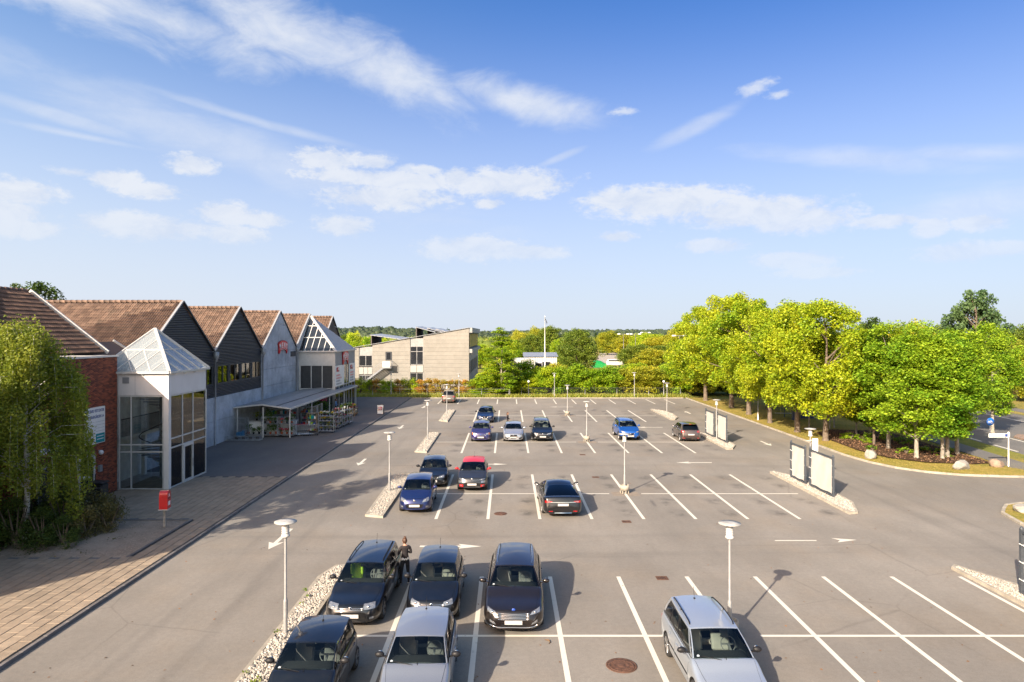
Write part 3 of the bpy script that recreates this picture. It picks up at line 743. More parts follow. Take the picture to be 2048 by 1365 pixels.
def corrugated(q, yc, z0, z1, ya=None, yb=None, pitch=.125):
    """horizontal ribs, clipped to the gable"""
    z = z0
    while z < z1 - .01:
        zt = min(z + pitch, z1)
        def top(y): return ZR - abs(y - yc) * (ZR - ZV) / (PITCH / 2)
        half = (ZR - min(zt, ZR - .02)) / (ZR - ZV) * PITCH / 2
        a = max(ya if ya is not None else yc - PITCH / 2, yc - half); b_ = min(yb if yb is not None else yc + PITCH / 2, yc + half)
        if b_ - a > .03:
            x = WX - .13; h = zt - z
            v = [(x, a, z), (x + .10, a, z + h * .25), (x + .10, a, z + h * .72), (x, a, z + h), (x, b_, z), (x + .10, b_, z + h * .25), (x + .10, b_, z + h * .72), (x, b_, z + h)]
            q.add(v, [(0, 4, 5, 1), (1, 5, 6, 2), (2, 6, 7, 3), (0, 1, 2, 3), (7, 6, 5, 4)])
        z = zt
for k, yc in enumerate(YC[1:]):
    y0, y1 = yc - PITCH / 2, yc + PITCH / 2
    if k in (0, 1, 4):                                # dark corrugated gables
        wz0, wz1 = 4.92, 6.42
        q = MB()
        if k < 2:
            corrugated(q, yc, 3.92, wz0); corrugated(q, yc, wz1, ZR)
            wins = [(y0 + 1.1 + 2.55 * i + (.15 if i > 1 else 0), y0 + 1.1 + 2.55 * i + 2.2 + (.15 if i > 1 else 0)) for i in range(4)]
            wins = [(y0 + .75 + i * 2.5, y0 + .75 + i * 2.5 + 2.15) for i in range(4)]
            edges = [y0 + .05] + [e for w in wins for e in w] + [y1 - .05]
            for i in range(0, len(edges), 2): corrugated(q, yc, wz0, wz1, edges[i], edges[i + 1])
            hb(q, 'corrugated_cladding', M_CLAD)
            for (a, b_) in wins:
                wn = link('window', None, hall, (-WX, -49.15, 0))
                f = MB(); x0, x1 = WX - .16, WX - .04
                for (c, d) in ((a, a + .07), (b_ - .07, b_), ((a + b_) / 2 - .035, (a + b_) / 2 + .035)): f.box(x0, x1, c, d, wz0, wz1)
                for (c, d) in ((wz0, wz0 + .07), (wz1 - .07, wz1)):
                    f.box(x0 + .002, x1 - .003, a + .07, (a + b_) / 2 - .035, c, d); f.box(x0 + .002, x1 - .003, (a + b_) / 2 + .035, b_ - .07, c, d)
                f.build('frame', M_DARKMETAL, wn)
                g = MB(); g.box(WX - .12, WX - .105, a + .07, (a + b_) / 2 - .035, wz0 + .07, wz1 - .07); g.build('pane', M_GLASS, wn)
                g = MB(); g.box(WX - .12, WX - .105, (a + b_) / 2 + .035, b_ - .07, wz0 + .07, wz1 - .07); g.build('pane', M_GLASS, wn)
                g = MB(); g.box(WX - .2, WX - .17, a, b_, wz0, wz1); g.build('blind', mat('blind_dark', (.05, .05, .045), .7), wn)
            zt, zs = 3.90, [Z0, 2.0, 3.90]
        else:
            q.extrude(*face_poly(clip_gable(yc, 3.9, ZR), WX - .12, .1)); hb(q, 'gable_wall', mat('brown_cladding', (.05, .035, .028), .7, var=.2, scale=4)); zs = [Z0, 2.0, 3.9]
        n = 3
        for zi in range(len(zs) - 1):
            for i in range(n):
                a, b_ = y0 + (y1 - y0) * i / n, y0 + (y1 - y0) * (i + 1) / n
                q = MB(); q.box(WX - .12, WX + rnd.uniform(-.004, .004), a + .01, b_ - .01, zs[zi] + .01, zs[zi + 1] - .01); hb(q, 'concrete_panel', M_CPANEL)
    else:
        zs = [Z0, 2.0, 3.9, 5.55, 7.3, ZR]
        for zi in range(len(zs) - 1):
            n = 3 if zi < 4 else 1
            for i in range(n):
                a, b_ = y0 + (y1 - y0) * i / n, y0 + (y1 - y0) * (i + 1) / n
                if n == 1: poly = clip_gable(yc, zs[zi] + .01, ZR - .01)
                else: poly = [(a + .01, zs[zi] + .01), (b_ - .01, zs[zi] + .01), (b_ - .01, zs[zi + 1] - .01), (a + .01, zs[zi + 1] - .01)]
                q = MB(); q.extrude(*face_poly(poly, WX - .12, .12 + rnd.uniform(-.004, .004))); hb(q, 'concrete_panel', M_CPANEL)
    # verge boards
    for s_ in (-1, 1):
        q = MB(); q.bar((WX + .03, yc + s_ * PITCH / 2, ZV + .03), (WX + .03, yc + s_ * .02, ZR + .06), .16, .10); hb(q, 'verge_board', M_PANEL if s_ < 0 else M_DARKMETAL)
    # downpipe and hopper in the valley
    q = MB(); y = y0; q.tube([(WX + .12, y, 6.9), (WX + .12, y, Z0)], .06, 10)
    hp = hb(q, 'downpipe', M_GREY)
    q = MB(); q.lathe([(.05, 6.75), (.07, 6.9), (.2, 7.15), (.2, 7.55), (.18, 7.55), (.17, 7.2)], (WX + .2, y, 0), 12); q.build('hopper', M_GREY, hp)
# arched shop sign with lettering
def arch_sign(root, x, y, z, w, h, face='X', name='logo_sign', letters='MENY', flat=False):
    """red bow-shaped badge with a white rim, white lettering across it and two points below"""
    def outline(s_, n=12):
        p = []
        for i in range(n + 1):
            a = -1 + 2 * i / n; p.append((a * w / 2 * (1 - .0 * a), h * .5 * (1 - .38 * a * a - (.12 if abs(a) > .95 else 0))))
        p += [(w * .44, -h * .05), (w * .46, -h * .40), (w * .40, -h * .5), (w * .33, -h * .32)]
        for i in range(7):
            a = .26 - .52 * i / 6; p.append((a * w, -h * .24 + .06 * h * (1 - (a / .26) ** 2)))
        p += [(-w * .33, -h * .32), (-w * .40, -h * .5), (-w * .46, -h * .40), (-w * .44, -h * .05)]
        return [(u * s_, v * s_) for u, v in p][::-1]
    T = (lambda u, v, d: (x + d, y + u, z + v)) if face == 'X' else (lambda u, v, d: (x + u, y - d, z + v))
    e = link(name, None, root)
    for (s_, d0, d1, m, nm) in ((1.0, 0, .08, mat('rim_red', (.30, .006, .012), .5), 'rim'), (.92, .082, .12, M_RED, 'badge')):
        q = MB(); o = outline(s_); a, b_ = Vector(T(0, 0, d0)), Vector(T(0, 0, d1)); q.extrude([T(u, v, d0) for u, v in o], b_ - a); q.build(nm, m, e)
    rot = (R(90), 0, R(90)) if face == 'X' else (R(90), 0, 0)
    n = len(letters)
    for i, ch in enumerate(letters):
        u = (i - (n - 1) / 2) * w * .215; v = h * (.12 - .09 * abs((i - (n - 1) / 2) / 1.5) ** 2)
        tilt = -(i - (n - 1) / 2) * .13
        M = Euler(rot).to_matrix() @ Matrix.Rotation(tilt, 3, 'Z')
        lettering(ch, h * .56, M_SIGNW, e, T(u, v, .128), M.to_euler(), 'letter', .012 * h, .01, .82)
    q = MB(); pts = [T((-.26 + .52 * i / 8) * w, h * (-.145 - .03 * abs(-1 + i / 4) ** 2), .13) for i in range(9)]; q.tube(pts, .018 * h, 4); q.build('underline', M_SIGNW, e)
    return e
e = arch_sign(hall, WX + .02, 70.9, 7.62, 3.0, 1.42); e.location = (-WX, -49.15, 0)
q = MB(); q.box(WX + .01, WX + .08, 73.6, 75.2, 6.55, 7.1); sg = hb(q, 'small_sign', M_DARKMETAL)
for k in range(9): q = MB(); q.box(WX + .081, WX + .084, 73.78 + k * .14, 73.86 + k * .14, 6.76, 6.88); q.build('small_print', M_SIGNW, sg, (-WX, -49.15, 0))
for yy in (70.2, 91.3):
    q = MB(); q.bar((WX, yy, 10.0), (WX + .45, yy, 10.02), .05); q.lathe([(.02, 9.98), (.12, 9.92), (.14, 9.86), (0, 9.85)], (WX + .45, yy, 0), 10); hb(q, 'wall_lamp', M_GREY)

# ------------------------------------------------------------------ brick building in the left corner
BXW = -22.16; BE = 7.72
bb = thing('brick_building', 'red brick building with dark tiled roof at the left edge', 'building', (BXW, 30, 0))
def bk(q, name, m): o = q.build(name, m, bb); o.location = (-BXW, -30, 0); return o
M_BRICK = tilemat('red_brick', (.10, .030, .022), (.42, .115, .055), (.16, .05, .035))
M_MORTAR = mat('mortar', (.085, .06, .05), .95)
q = MB(); q.box(-60, BXW - .04, 15.6, 38.75, 0, BE - .05); bk(q, 'wall_core', M_MORTAR)
DOORS = [(35.25, 36.65, .1, 2.55), (32.1, 33.6, .1, 2.6), (27.3, 28.7, .9, 2.4)]
q = MB(); bl, bh = .235, .062
zr = Z0; r = 0; bv = np.array([(0, 0, 0), (0, 1, 0), (0, 1, 1), (0, 0, 1), (-.05, 0, 0), (-.05, 1, 0), (-.05, 1, 1), (-.05, 0, 1)], float); bf = np.array([(0, 1, 2, 3), (3, 2, 6, 7), (0, 4, 5, 1), (0, 3, 7, 4), (1, 5, 6, 2)])
P = []; SC = []
while zr < BE - .08:
    y = 22.0 + (bl / 2 if r % 2 else 0)
    while y < 38.75:
        y1 = min(y + bl, 38.75)
        if not any(a - .02 < (y + y1) / 2 < b_ + .02 and c - .03 < zr + .03 < d for (a, b_, c, d) in DOORS):
            P.append((BXW + rnd.uniform(-.006, .004), y + .006, zr + .006)); SC.append((1, y1 - y - .012, bh - .012))
        y += bl
    zr += bh; r += 1
v, f = scatter_copies(bv, bf, np.array(P), np.repeat(np.eye(3)[None], len(P), 0), np.array(SC))
o = link('bricks', npmesh('bricks', v, f, M_BRICK), bb, (-BXW, -30, 0)); o['kind'] = 'stuff'
q = MB(); q.box(-60, BXW - .04, 38.76, 38.80, 0, BE - .05); bk(q, 'end_wall', M_BRICK)
q = MB(); q.box(BXW - .30, BXW + .05, 15.6, 38.86, BE - .04, BE + .05); bk(q, 'coping', M_WHITE)
# roof sloping towards the lot
RX, RZ = -26.9, 11.3; EX, EZ = -22.55, 7.85; bs = math.atan2(RZ - EZ, EX - RX); BL = math.hypot(RZ - EZ, EX - RX)
rf = link('roof', None, bb, (-BXW, -30, 0))
q = MB(); q.add([(EX, 15.6, EZ), (EX, 38.4, EZ), (RX, 38.4, RZ), (RX, 15.6, RZ), (2 * RX - EX, 38.4, EZ), (2 * RX - EX, 15.6, EZ)], [(0, 1, 2, 3), (3, 2, 4, 5), (1, 4, 2), (0, 3, 5)]); q.build('roof_cover', M_UNDER, rf)
nb = int(BL / .36)
tile_field(rf, (EX, 15.7, EZ + .03), (0, 1, 0), (-math.cos(bs), 0, math.sin(bs)), (math.sin(bs), 0, math.cos(bs)), int(22.6 / .34), nb, .34, .36, M_TILED, None, 290)
q = MB(); q.bar((EX + .05, 38.45, EZ + .08), (RX, 38.45, RZ + .10), .10, .22); q.build('verge_board', M_WHITE, rf)
q = MB()
for i in range(54): y = 38.2 - i * .42; q.tube([(RX, y, RZ + .06), (RX, y - .44, RZ + .085)], .12, 8)
tag(q.build('ridge_tiles', M_TILED, rf), kind='stuff')
q = MB(); q.add([(-23.3, 38.5, 7.75), (-23.3, 42.4, 7.75), (-24.5, 42.4, 8.5), (-24.5, 38.5, 8.5), (-25.7, 42.4, 7.75), (-25.7, 38.5, 7.75)], [(0, 1, 2, 3), (3, 2, 4, 5), (1, 4, 2), (0, 3, 5)])
o = bk(q, 'link_roof', M_TILED)
q = MB(); q.bar((-23.3, 42.42, 7.8), (-24.5, 42.42, 8.56), .08, .14); bk(q, 'link_verge', M_WHITE)
q = MB(); q.box(-60, -23.42, 38.82, 44.5, 0, 7.5); bk(q, 'link_block', mat('roof_gravel', (.10, .09, .085), .9, var=.2))
# doors
def door(y0, y1, z0, z1, frame=M_WHITE):
    d = link('door', None, bb, (-BXW, -30, 0)); q = MB(); w = .13; x0, x1 = BXW - .06, BXW + .03
    q.box(x0, x1, y0, y0 + w, z0, z1); q.box(x0, x1, y1 - w, y1, z0, z1); q.box(x0, x1 - .003, y0 + w, y1 - w, z1 - w, z1); q.box(x0, x1 - .003, y0 + w, y1 - w, z0, z0 + w)
    q.build('frame', frame, d); q = MB(); q.box(BXW - .03, BXW - .015, y0 + w, y1 - w, z0 + w, z1 - w); q.build('pane', M_DARKGLASS, d)
    q = MB(); q.bar((x1 + .04, y1 - .07, z0 + .95), (x1 + .04, y1 - .07, z0 + 1.35), .03); q.build('handle', M_BLACK, d); return d
d = door(*DOORS[0]); q = MB(); q.box(BXW - .012, BXW - .004, 35.65, 36.2, 1.3, 1.5); q.build('sticker', M_SIGNW, d)
door(*DOORS[1], M_PANEL); door(*DOORS[2], M_WHITE)
for (y, z, r_) in ((37.0, 2.55, .13), ):
    q = MB(); q.sphere((BXW + .13, y, z), r_, 12, 8); q.bar((BXW, y, z + .1), (BXW + .12, y, z + .1), .05); bk(q, 'wall_lamp', mat('lamp_globe', (.6, .6, .62), .3))
q = MB(); q.box(BXW, BXW + .12, 36.9, 37.15, 1.5, 1.85); bk(q, 'intercom', M_GREY)
sg = thing('wall_sign', 'white and turquoise tenants sign on the red brick wall', 'sign', (BXW, 36.6, 4.05))
q = MB(); q.box(.01, .07, -.86, .86, -.98, .98); q.build('board', M_SIGNW, sg)
M_INK = mat('sign_navy', (.02, .05, .2), .5); M_TURQ = mat('sign_turquoise', (.0, .22, .25), .5); M_INKG = mat('sign_grey', (.12, .13, .16), .6)
RX90 = (R(90), 0, R(90))
lettering('ALLERØD VESTCENTER', .215, M_INK, sg, (.073, 0, .78), RX90, bold=.003, ext=.003, sx=.68)
lettering('KIRSEBÆRGÅRDEN 2-4', .215, M_INK, sg, (.073, 0, .46), RX90, bold=.003, ext=.003, sx=.68)
q = MB(); q.box(.0715, .074, .02, .82, -.95, -.46); q.build('panel', M_TURQ, sg)
for i in range(4):
    for (a, b_) in ((-.8, -.1), (0, .8)):
        q = MB(); q.box(.0715, .0735, a, b_, .18 - i * .17, .19 - i * .17); q.build('ruled_line', M_INKG, sg)
for (a, b_, z, h) in ((-.62, -.2, -.50, .10), (-.35, -.25, -.66, .06), (-.72, -.08, -.86, .04)):
    q = MB(); q.box(.0715, .0735, a, b_, z, z + h); q.build('small_print', M_INKG, sg)
for z in (-.62, -.78): q = MB(); q.box(.0745, .076, .12, .72, z, z + .04); q.build('small_print', M_SIGNW, sg)
sg2 = thing('shop_sign', 'small red and white shop sign half hidden by the birch', 'sign', (BXW, 33.2, 3.35))
q = MB(); q.box(.01, .06, -.9, .9, -.15, .15); q.build('board', M_SIGNW, sg2); q = MB(); q.lathe([(0, .0), (.26, .0), (.26, .06), (0, .06)], (.01, 0, .38), 14, axis='X'); q.build('roundel', M_RED, sg2)
for i in range(3): q = MB(); q.box(.061, .063, -.6 + i * .42, -.3 + i * .42, -.05, .06); q.build('small_print', M_INKG, sg2)

# ------------------------------------------------------------------ glass entrance pavilion with a pyramid roof
PX0, PX1, PY0, PY1 = -23.36, -19.28, 38.82, 43.75; PT0, PT = 5.47, 6.72
gp = thing('glass_pavilion', 'white framed glass stair pavilion with pyramid roof beside the brick wall', 'pavilion', (PX1, PY0, 0))
def gk(q, name, m, par=None): 
    o = q.build(name, m, par or gp)
    if par is None: o.location = (-PX1, -PY0, 0)
    return o
M_FLOOR = mat('floor_tile', (.34, .30, .26), .5, var=.15, scale=2)
q = MB(); q.box(PX0, PX1, PY0, PY1, .02, .125); gk(q, 'floor', M_FLOOR)
NX0 = -22.14
q = MB(); q.box(NX0, PX1, PY0, PY0 + .12, PT0, PT); gk(q, 'fascia', M_WPANEL); q = MB(); q.box(PX1 - .12, PX1, PY0 + .121, PY1, PT0, PT); gk(q, 'fascia', M_WPANEL)
q = MB(); q.box(NX0 + .95, NX0 + .965, PY0 - .003, PY0, PT0, PT); gk(q, 'seam', M_GREY)
q = MB(); q.box(NX0 + .25, NX0 + .62, PY0 - .03, PY0, 6.15, 6.5); gk(q, 'vent', M_GREY)
q = MB(); q.box(PX1 - .26, PX1 + .02, PY0 - .02, PY0 + .26, .1, PT0); gk(q, 'corner_post', M_WPANEL)
q = MB(); q.box(PX0, PX0 + .12, PY0, PY1, .1, PT); gk(q, 'back_wall', M_INT); q = MB(); q.box(PX0, PX1, PY1 - .1, PY1, 2.9, PT); gk(q, 'back_wall', M_INT)
# curtain wall, near side: (x) mullions and (z) rails
fw = .075
def cw(axis, a0, a1, fixed, verts, rails, z0, z1, doors=None):
    fr = MB(); T = (lambda u0, u1, z_0, z_1, d0, d1: fr.box(u0, u1, fixed + d0, fixed + d1, z_0, z_1)) if axis == 'x' else (lambda u0, u1, z_0, z_1, d0, d1: fr.box(fixed - d1, fixed - d0, u0, u1, z_0, z_1))
    for u in verts: T(u - fw / 2, u + fw / 2, z0, z1, .02, .12)
    vs = sorted(verts); rs = sorted(rails)
    for i in range(len(vs) - 1):
        for z in rs: T(vs[i] + fw / 2, vs[i + 1] - fw / 2, z - fw / 2, z + fw / 2, .023, .117)
    gk(fr, 'window_frame', M_WHITE)
    for i in range(len(vs) - 1):
        for j in range(len(rs) - 1):
            p = MB(); u0, u1, w0, w1 = vs[i] + fw / 2, vs[i + 1] - fw / 2, rs[j] + fw / 2, rs[j + 1] - fw / 2
            if axis == 'x': p.box(u0, u1, fixed + .06, fixed + .072, w0, w1)
            else: p.box(fixed - .072, fixed - .06, u0, u1, w0, w1)
            gk(p, 'pane', M_GLASSC)
cw('x', NX0, PX1, PY0, [NX0 + .05, NX0 + .72, PX1 - .32], [.14, 2.25, 2.66, PT0 - .05], .1, PT0)
cw('y', PY0, PY1, PX1, [PY0 + .30, PY0 + 1.75, PY0 + 3.1, PY1 - .05], [.14, 2.42, 2.95, PT0 - .05], .1, PT0)
dr = link('door', None, gp, (-PX1, -PY0, 0)); q = MB(); y0, y1 = PY0 + 1.80, PY0 + 3.05
for (a, b_) in ((y0, y0 + .12), (y1 - .12, y1)): q.box(PX1 - .05, PX1 + .03, a, b_, .12, 2.38)
for (a, b_) in ((.12, .26), (2.24, 2.38)): q.box(PX1 - .05, PX1 + .028, y0 + .12, y1 - .12, a, b_)
q.build('frame', M_WHITE, dr); q = MB(); q.bar((PX1 + .08, y1 - .18, .9), (PX1 + .08, y1 - .18, 1.4), .035); q.build('handle', M_GREY, dr)
# pyramid
AP = Vector(((PX0 + PX1) / 2, (PY0 + PY1) / 2, 9.3)); ov = .10
cs = [Vector((PX0 - ov, PY0 - ov, PT)), Vector((PX1 + ov, PY0 - ov, PT)), Vector((PX1 + ov, PY1 + ov, PT)), Vector((PX0 - ov, PY1 + ov, PT))]
q = MB()
for i in range(4): q.bar(cs[i] + Vector((0, 0, .05)), cs[(i + 1) % 4] + Vector((0, 0, .05)), .16, .12)
gk(q, 'eave_rail', M_WHITE)
for i in range(4): q = MB(); q.bar(cs[i] + Vector((0, 0, .1)), AP, .14, .12); gk(q, 'hip_bar', M_WHITE)
for i in range(4):
    A, B = cs[i] + Vector((0, 0, .08)), cs[(i + 1) % 4] + Vector((0, 0, .08)); g = MB(); g.add([A, B, AP], [(0, 1, 2)]); gk(g, 'glazing', M_ROOFG)
    q = MB(); q.bar(A.lerp(AP, .5), B.lerp(AP, .5), .07)
    nb_ = 4
    for k in range(1, nb_):
        t_ = k / nb_
        if i in (0, 2, 3): q.bar(A.lerp(B, t_), AP.lerp(B, t_), .075)
        else: q.bar(A.lerp(B, t_), A.lerp(AP, t_), .075)
        q.bar(A.lerp(B, t_ - .12) - Vector((0, 0, .16)), A.lerp(AP, t_ - .12) - Vector((0, 0, .16)) if i == 1 else AP.lerp(B, t_ - .12) - Vector((0, 0, .16)), .05, .12)
    if i == 0: q.bar(A.lerp(B, .75), A.lerp(AP, .5).lerp(B.lerp(AP, .5), .5), .06); q.bar(A.lerp(B, .5), A.lerp(AP, .5).lerp(B.lerp(AP, .5), .0), .05)
    gk(q, 'glazing_bars', M_WHITE)
# spiral stair inside
q = MB(); sc = (-21.1, 41.6); q.tube([(*sc, .1), (*sc, 5.6)], .1, 12); gk(q, 'stair_newel', M_GREY)
for k in range(26):
    a = .5 + k * .36; z = .25 + k * .19; q = MB(); M = Matrix.Rotation(a, 3, 'Z'); q.cbox(Vector((sc[0], sc[1], z)) + M @ Vector((.65, 0, 0)), (1.1, .34, .05), M=M); gk(q, 'stair_tread', M_GREY)
q = MB(); q.tube([(sc[0] + 1.2 * math.cos(.5 + k * .36), sc[1] + 1.2 * math.sin(.5 + k * .36), 1.15 + k * .19) for k in range(26)], .03, 6); gk(q, 'handrail', M_DARKMETAL)
q = MB(); q.box(PX0 + .12, -22.2, PY0 + .3, PY1 - .1, 2.8, 3.0); gk(q, 'landing', M_INT)
q = MB()
for y in np.arange(PY0 + .4, PY1 - .2, .14): q.box(-22.22, -22.20, y, y + .02, 3.0, 4.0)
q.box(-22.24, -22.19, PY0 + .3, PY1 - .1, 4.0, 4.05); gk(q, 'railing', M_DARKMETAL)
for (x, y) in ((-22.9, 39.6), (-22.9, 43.0), (-20.4, 43.2)):
    q = MB(); q.box(x - .12, x + .12, y - .12, y + .12, .12, PT); gk(q, 'column', M_WPANEL)

# ------------------------------------------------------------------ shop entrance pavilion leaning on the fourth gable
QX, QY0, QY1 = -19.3, 76.4, 86.3; QT = 6.98; ap4 = Vector((WX + .05, YC[4], ZR - .05))
mp = thing('shop_pavilion', 'white shop entrance pavilion with glass and sheet metal pyramid roof', 'pavilion', (QX, QY0, 0))
def mk_(q, name, m): o = q.build(name, m, mp); o.location = (-QX, -QY0, 0); return o
q = MB(); q.box(WX + .02, QX, QY0, QY0 + .15, 5.42, QT); mk_(q, 'fascia', M_WHITE)
q = MB(); q.box(QX - .15, QX, QY0 + .151, QY1, 5.42, QT); mk_(q, 'fascia', M_PANEL)
q = MB(); q.box(WX + .02, QX, QY1 - .15, QY1 - .002, .1, 5.42); mk_(q, 'far_wall', M_PANEL)
q = MB(); q.box(WX + .02, QX - .02, QY0 + .02, QY1 - .2, .02, .12); mk_(q, 'floor', M_FLOOR)
q = MB(); q.box(WX + .05, WX + .1, QY0 + .2, QY1 - .2, .12, QT); mk_(q, 'inner_wall', M_INT)
# near side windows
xs = [WX + .22, WX + .22 + 1.2, WX + .22 + 2.42, QX - .30]
fr = MB(); fr.box(WX + .02, xs[0], QY0 + .02, QY0 + .14, 2.7, 5.42); fr.box(xs[-1], QX, QY0 + .001, QY0 + .14, .1, 5.42)
for x in xs[1:-1]: fr.box(x - .045, x + .045, QY0 + .02, QY0 + .12, 2.9, 5.40)
fr.box(xs[0], xs[-1], QY0 + .018, QY0 + .12, 2.72, 2.9); mk_(fr, 'window_frame', M_WHITE)
for i in range(3): q = MB(); q.box(xs[i] + .05, xs[i + 1] - .05, QY0 + .06, QY0 + .075, 2.9, 5.4); mk_(q, 'dark_pane', mat('grey_screen', (.045, .047, .05), .35, spec=.4))
# lot side: posts, rails, posters, panes
ys = [QY0 + .05, QY0 + 2.0, QY0 + 4.2, QY0 + 5.5, QY0 + 6.8, QY0 + 8.3, QY1 - .06]
fr = MB()
for y in ys: fr.box(QX - .11, QX - .001, y - .05, y + .05, .1, 5.42)
for i in range(len(ys) - 1):
    for z in (.14, 2.4, 3.05): fr.box(QX - .10, QX - .01, ys[i] + .05, ys[i + 1] - .05, z - .04, z + .04)
mk_(fr, 'window_frame', M_WHITE)
for i in range(len(ys) - 1):
    for (a, b_) in ((.18, 2.36), (2.44, 3.01), (3.09, 5.42)):
        if b_ > 5 and i not in (2, 3): continue
        q = MB(); q.box(QX - .06, QX - .045, ys[i] + .05, ys[i + 1] - .05, a, b_); mk_(q, 'pane', M_GLASSC)
for n_, (a, b_) in enumerate(((ys[0], ys[2]), (ys[4], ys[6]))):
    q = MB(); q.box(QX + .002, QX + .03, a, b_, 3.08, 5.40); po = mk_(q, 'poster', M_SIGNW); yc = (a + b_) / 2
    e = arch_sign(po, QX + .03, a + .9, 4.95, .9, .5, letters='MENY')
    for j, (tx, mm, sz) in enumerate((('MAN-FRE', M_RED, .40), ('8.00-20', M_RED, .40), ('LØR-SØN', M_INKG, .36), ('8.00-18', M_INKG, .36))):
        pass
    for j in range(4):                                # opening-hours lettering: too small to read, set as word strokes
        zz = 4.28 - j * .32; mm = M_RED if j < 2 else M_INKG; y_ = a + .45
        for w in (.35, .2, .5, .3, .42)[:4 + (j + n_) % 2]:
            if y_ + w > b_ - .3: break
            for c in np.arange(y_, y_ + w - .05, .13):
                s_ = MB(); s_.box(QX + .0305, QX + .034, c, c + .085, zz - .1, zz + .1); s_.build('print', mm, po)
            y_ += w + .14
q = MB(); arch_sign(mp, QX + .01, QY0 + 4.6, 6.2, 3.0, 1.75).location = (-QX, -QY0, 0)
# roof: glass slope to the south, standing seam to the lot
A, B, C = Vector((WX + .02, QY0 - .12, QT + .05)), Vector((QX + .12, QY0 - .12, QT + .05)), Vector((QX + .12, QY1 + .12, QT + .05)); D_ = Vector((WX, QY1 + .12, QT + .05))
q = MB(); q.add([A, B, ap4], [(0, 1, 2)]); mk_(q, 'roof_glazing', M_DARKGLASS)
q = MB(); q.add([B, C, ap4], [(0, 1, 2)]); q.add([C, D_, ap4], [(0, 1, 2)]); mk_(q, 'metal_roof', mat('seam_roof', (.38, .40, .42), .4, metal=.35, var=.08))
q = MB()
for k in range(1, 14):
    t_ = k / 14; p = B.lerp(C, t_); u = (ap4.y - B.y) / (C.y - B.y)
    tgt = B.lerp(ap4, min(1, t_ / u)) if t_ < u else C.lerp(ap4, min(1, (1 - t_) / (1 - u)))
    q.bar(p + Vector((0, 0, .02)), tgt + Vector((0, 0, .02)), .035, .06)
mk_(q, 'standing_seams', M_GREY)
q = MB(); q.bar(A, B, .18, .16); q.bar(B, C, .18, .16); mk_(q, 'eave_gutter', M_WHITE)
q = MB(); q.bar(B, ap4, .26, .14); mk_(q, 'hip_bar', M_WHITE); q = MB(); q.bar(A, ap4 + Vector((0, -.1, 0)), .18, .14); mk_(q, 'verge_bar', M_WHITE)
q = MB(); up = Vector((0, 0, .04))
for f_ in (.36, .68): q.bar(A.lerp(ap4, f_) + up, B.lerp(ap4, f_) + up, .09)
for k in range(1, 6): q.bar(A.lerp(B, k / 6) + up, B.lerp(ap4, 1 - k / 6) * 1.0 + up, .08)
mk_(q, 'glazing_bars', M_WHITE)

# ------------------------------------------------------------------ canopy along the wall
cp = thing('canopy', 'long flat sheet metal canopy on thin white posts along the wall', 'canopy', (-21, 59, 0))
def ck(q, name, m): o = q.build(name, m, cp); o.location = (21, -59, 0); return o
M_CAN = mat('canopy_sheet', (.27, .27, .275), .5, metal=.2, var=.12, scale=1.2, dirt=.3)
CY0, CY1 = 58.2, 84; xr = -20.9                      # a shallow ridge, the gutter side towards the wall
def cz(x): return 2.72 + (.22 if x <= xr else .22 * (1 - (x - xr) / 2.4) ** 1) * (1 if x > WX + .3 else 1)
xs_ = [WX + .05, -22.2, xr, -19.7, -18.55]; zc_ = [2.72, 2.86, 2.98, 2.80, 2.66]
y = CY0
while y < CY1:
    y1 = min(y + 1.02, CY1); q = MB()
    for i in range(4):
        if y > QY0 - .5 and xs_[i] < QX + .02: 
            if xs_[i + 1] <= QX + .02: continue
            xa, za = QX + .03, zc_[i] + (zc_[i + 1] - zc_[i]) * (QX + .03 - xs_[i]) / (xs_[i + 1] - xs_[i])
        else: xa, za = xs_[i], zc_[i]
        q.extrude([(xa, y + .012, za), (xs_[i + 1], y + .012, zc_[i + 1]), (xs_[i + 1], y + .012, zc_[i + 1] - .05), (xa, y + .012, za - .05)], (0, y1 - y - .024, 0))
    if q.v: ck(q, 'roof_sheet', M_CAN)
    y = y1
q = MB(); q.bar((-18.50, CY0, 2.6), (-18.50, CY1, 2.6), .09, .16); ck(q, 'gutter', M_WHITE)
q = MB(); q.bar((-19.72, CY0, 2.84), (-19.72, CY1, 2.84), .05, .03); ck(q, 'seam_strip', M_DARKMETAL)
for i in range(4): q = MB(); q.bar((xs_[i], CY0 - .03, zc_[i] - .04), (xs_[i + 1], CY0 - .03, zc_[i + 1] - .04), .06, .12); ck(q, 'end_fascia', M_WHITE)
for yy in (58.4, 64.9, 71.4, 77.9, 83.8):
    for x in ((-18.62, -20.9, WX + .3) if yy < 60 else (-18.62, -20.9) if yy < 75 else (-18.62,)):
        q = MB(); q.box(x - .045, x + .045, yy - .045, yy + .045, .1, 2.66 if x > -19 else 2.7); ck(q, 'post', M_WHITE)

# ------------------------------------------------------------------ modern concrete office beyond the hedge
OY = 108.0
of = thing('office_building', 'pale concrete office with sloping parapet and outside stair beyond the hedge', 'building', (-15, OY, 0))
def ok_(q, name, m, par=None):
    o = q.build(name, m, par or of)
    if par is None: o.location = (15, -OY, 0)
    return o
def ox(px): return (px - VPX) * OY / FPX
def oz(py): return HC - (py - HZ) * OY / FPX
def topz(x): return oz(696) + (oz(656.5) - oz(696)) * (x - ox(706)) / (ox(937) - ox(706))
xb = [ox(690), ox(718), ox(744.6), ox(820.4), ox(846.5), ox(938)]
M_DK = mat('office_dark', (.03, .032, .036), .6); M_REC = mat('office_grey', (.27, .27, .27), .6)
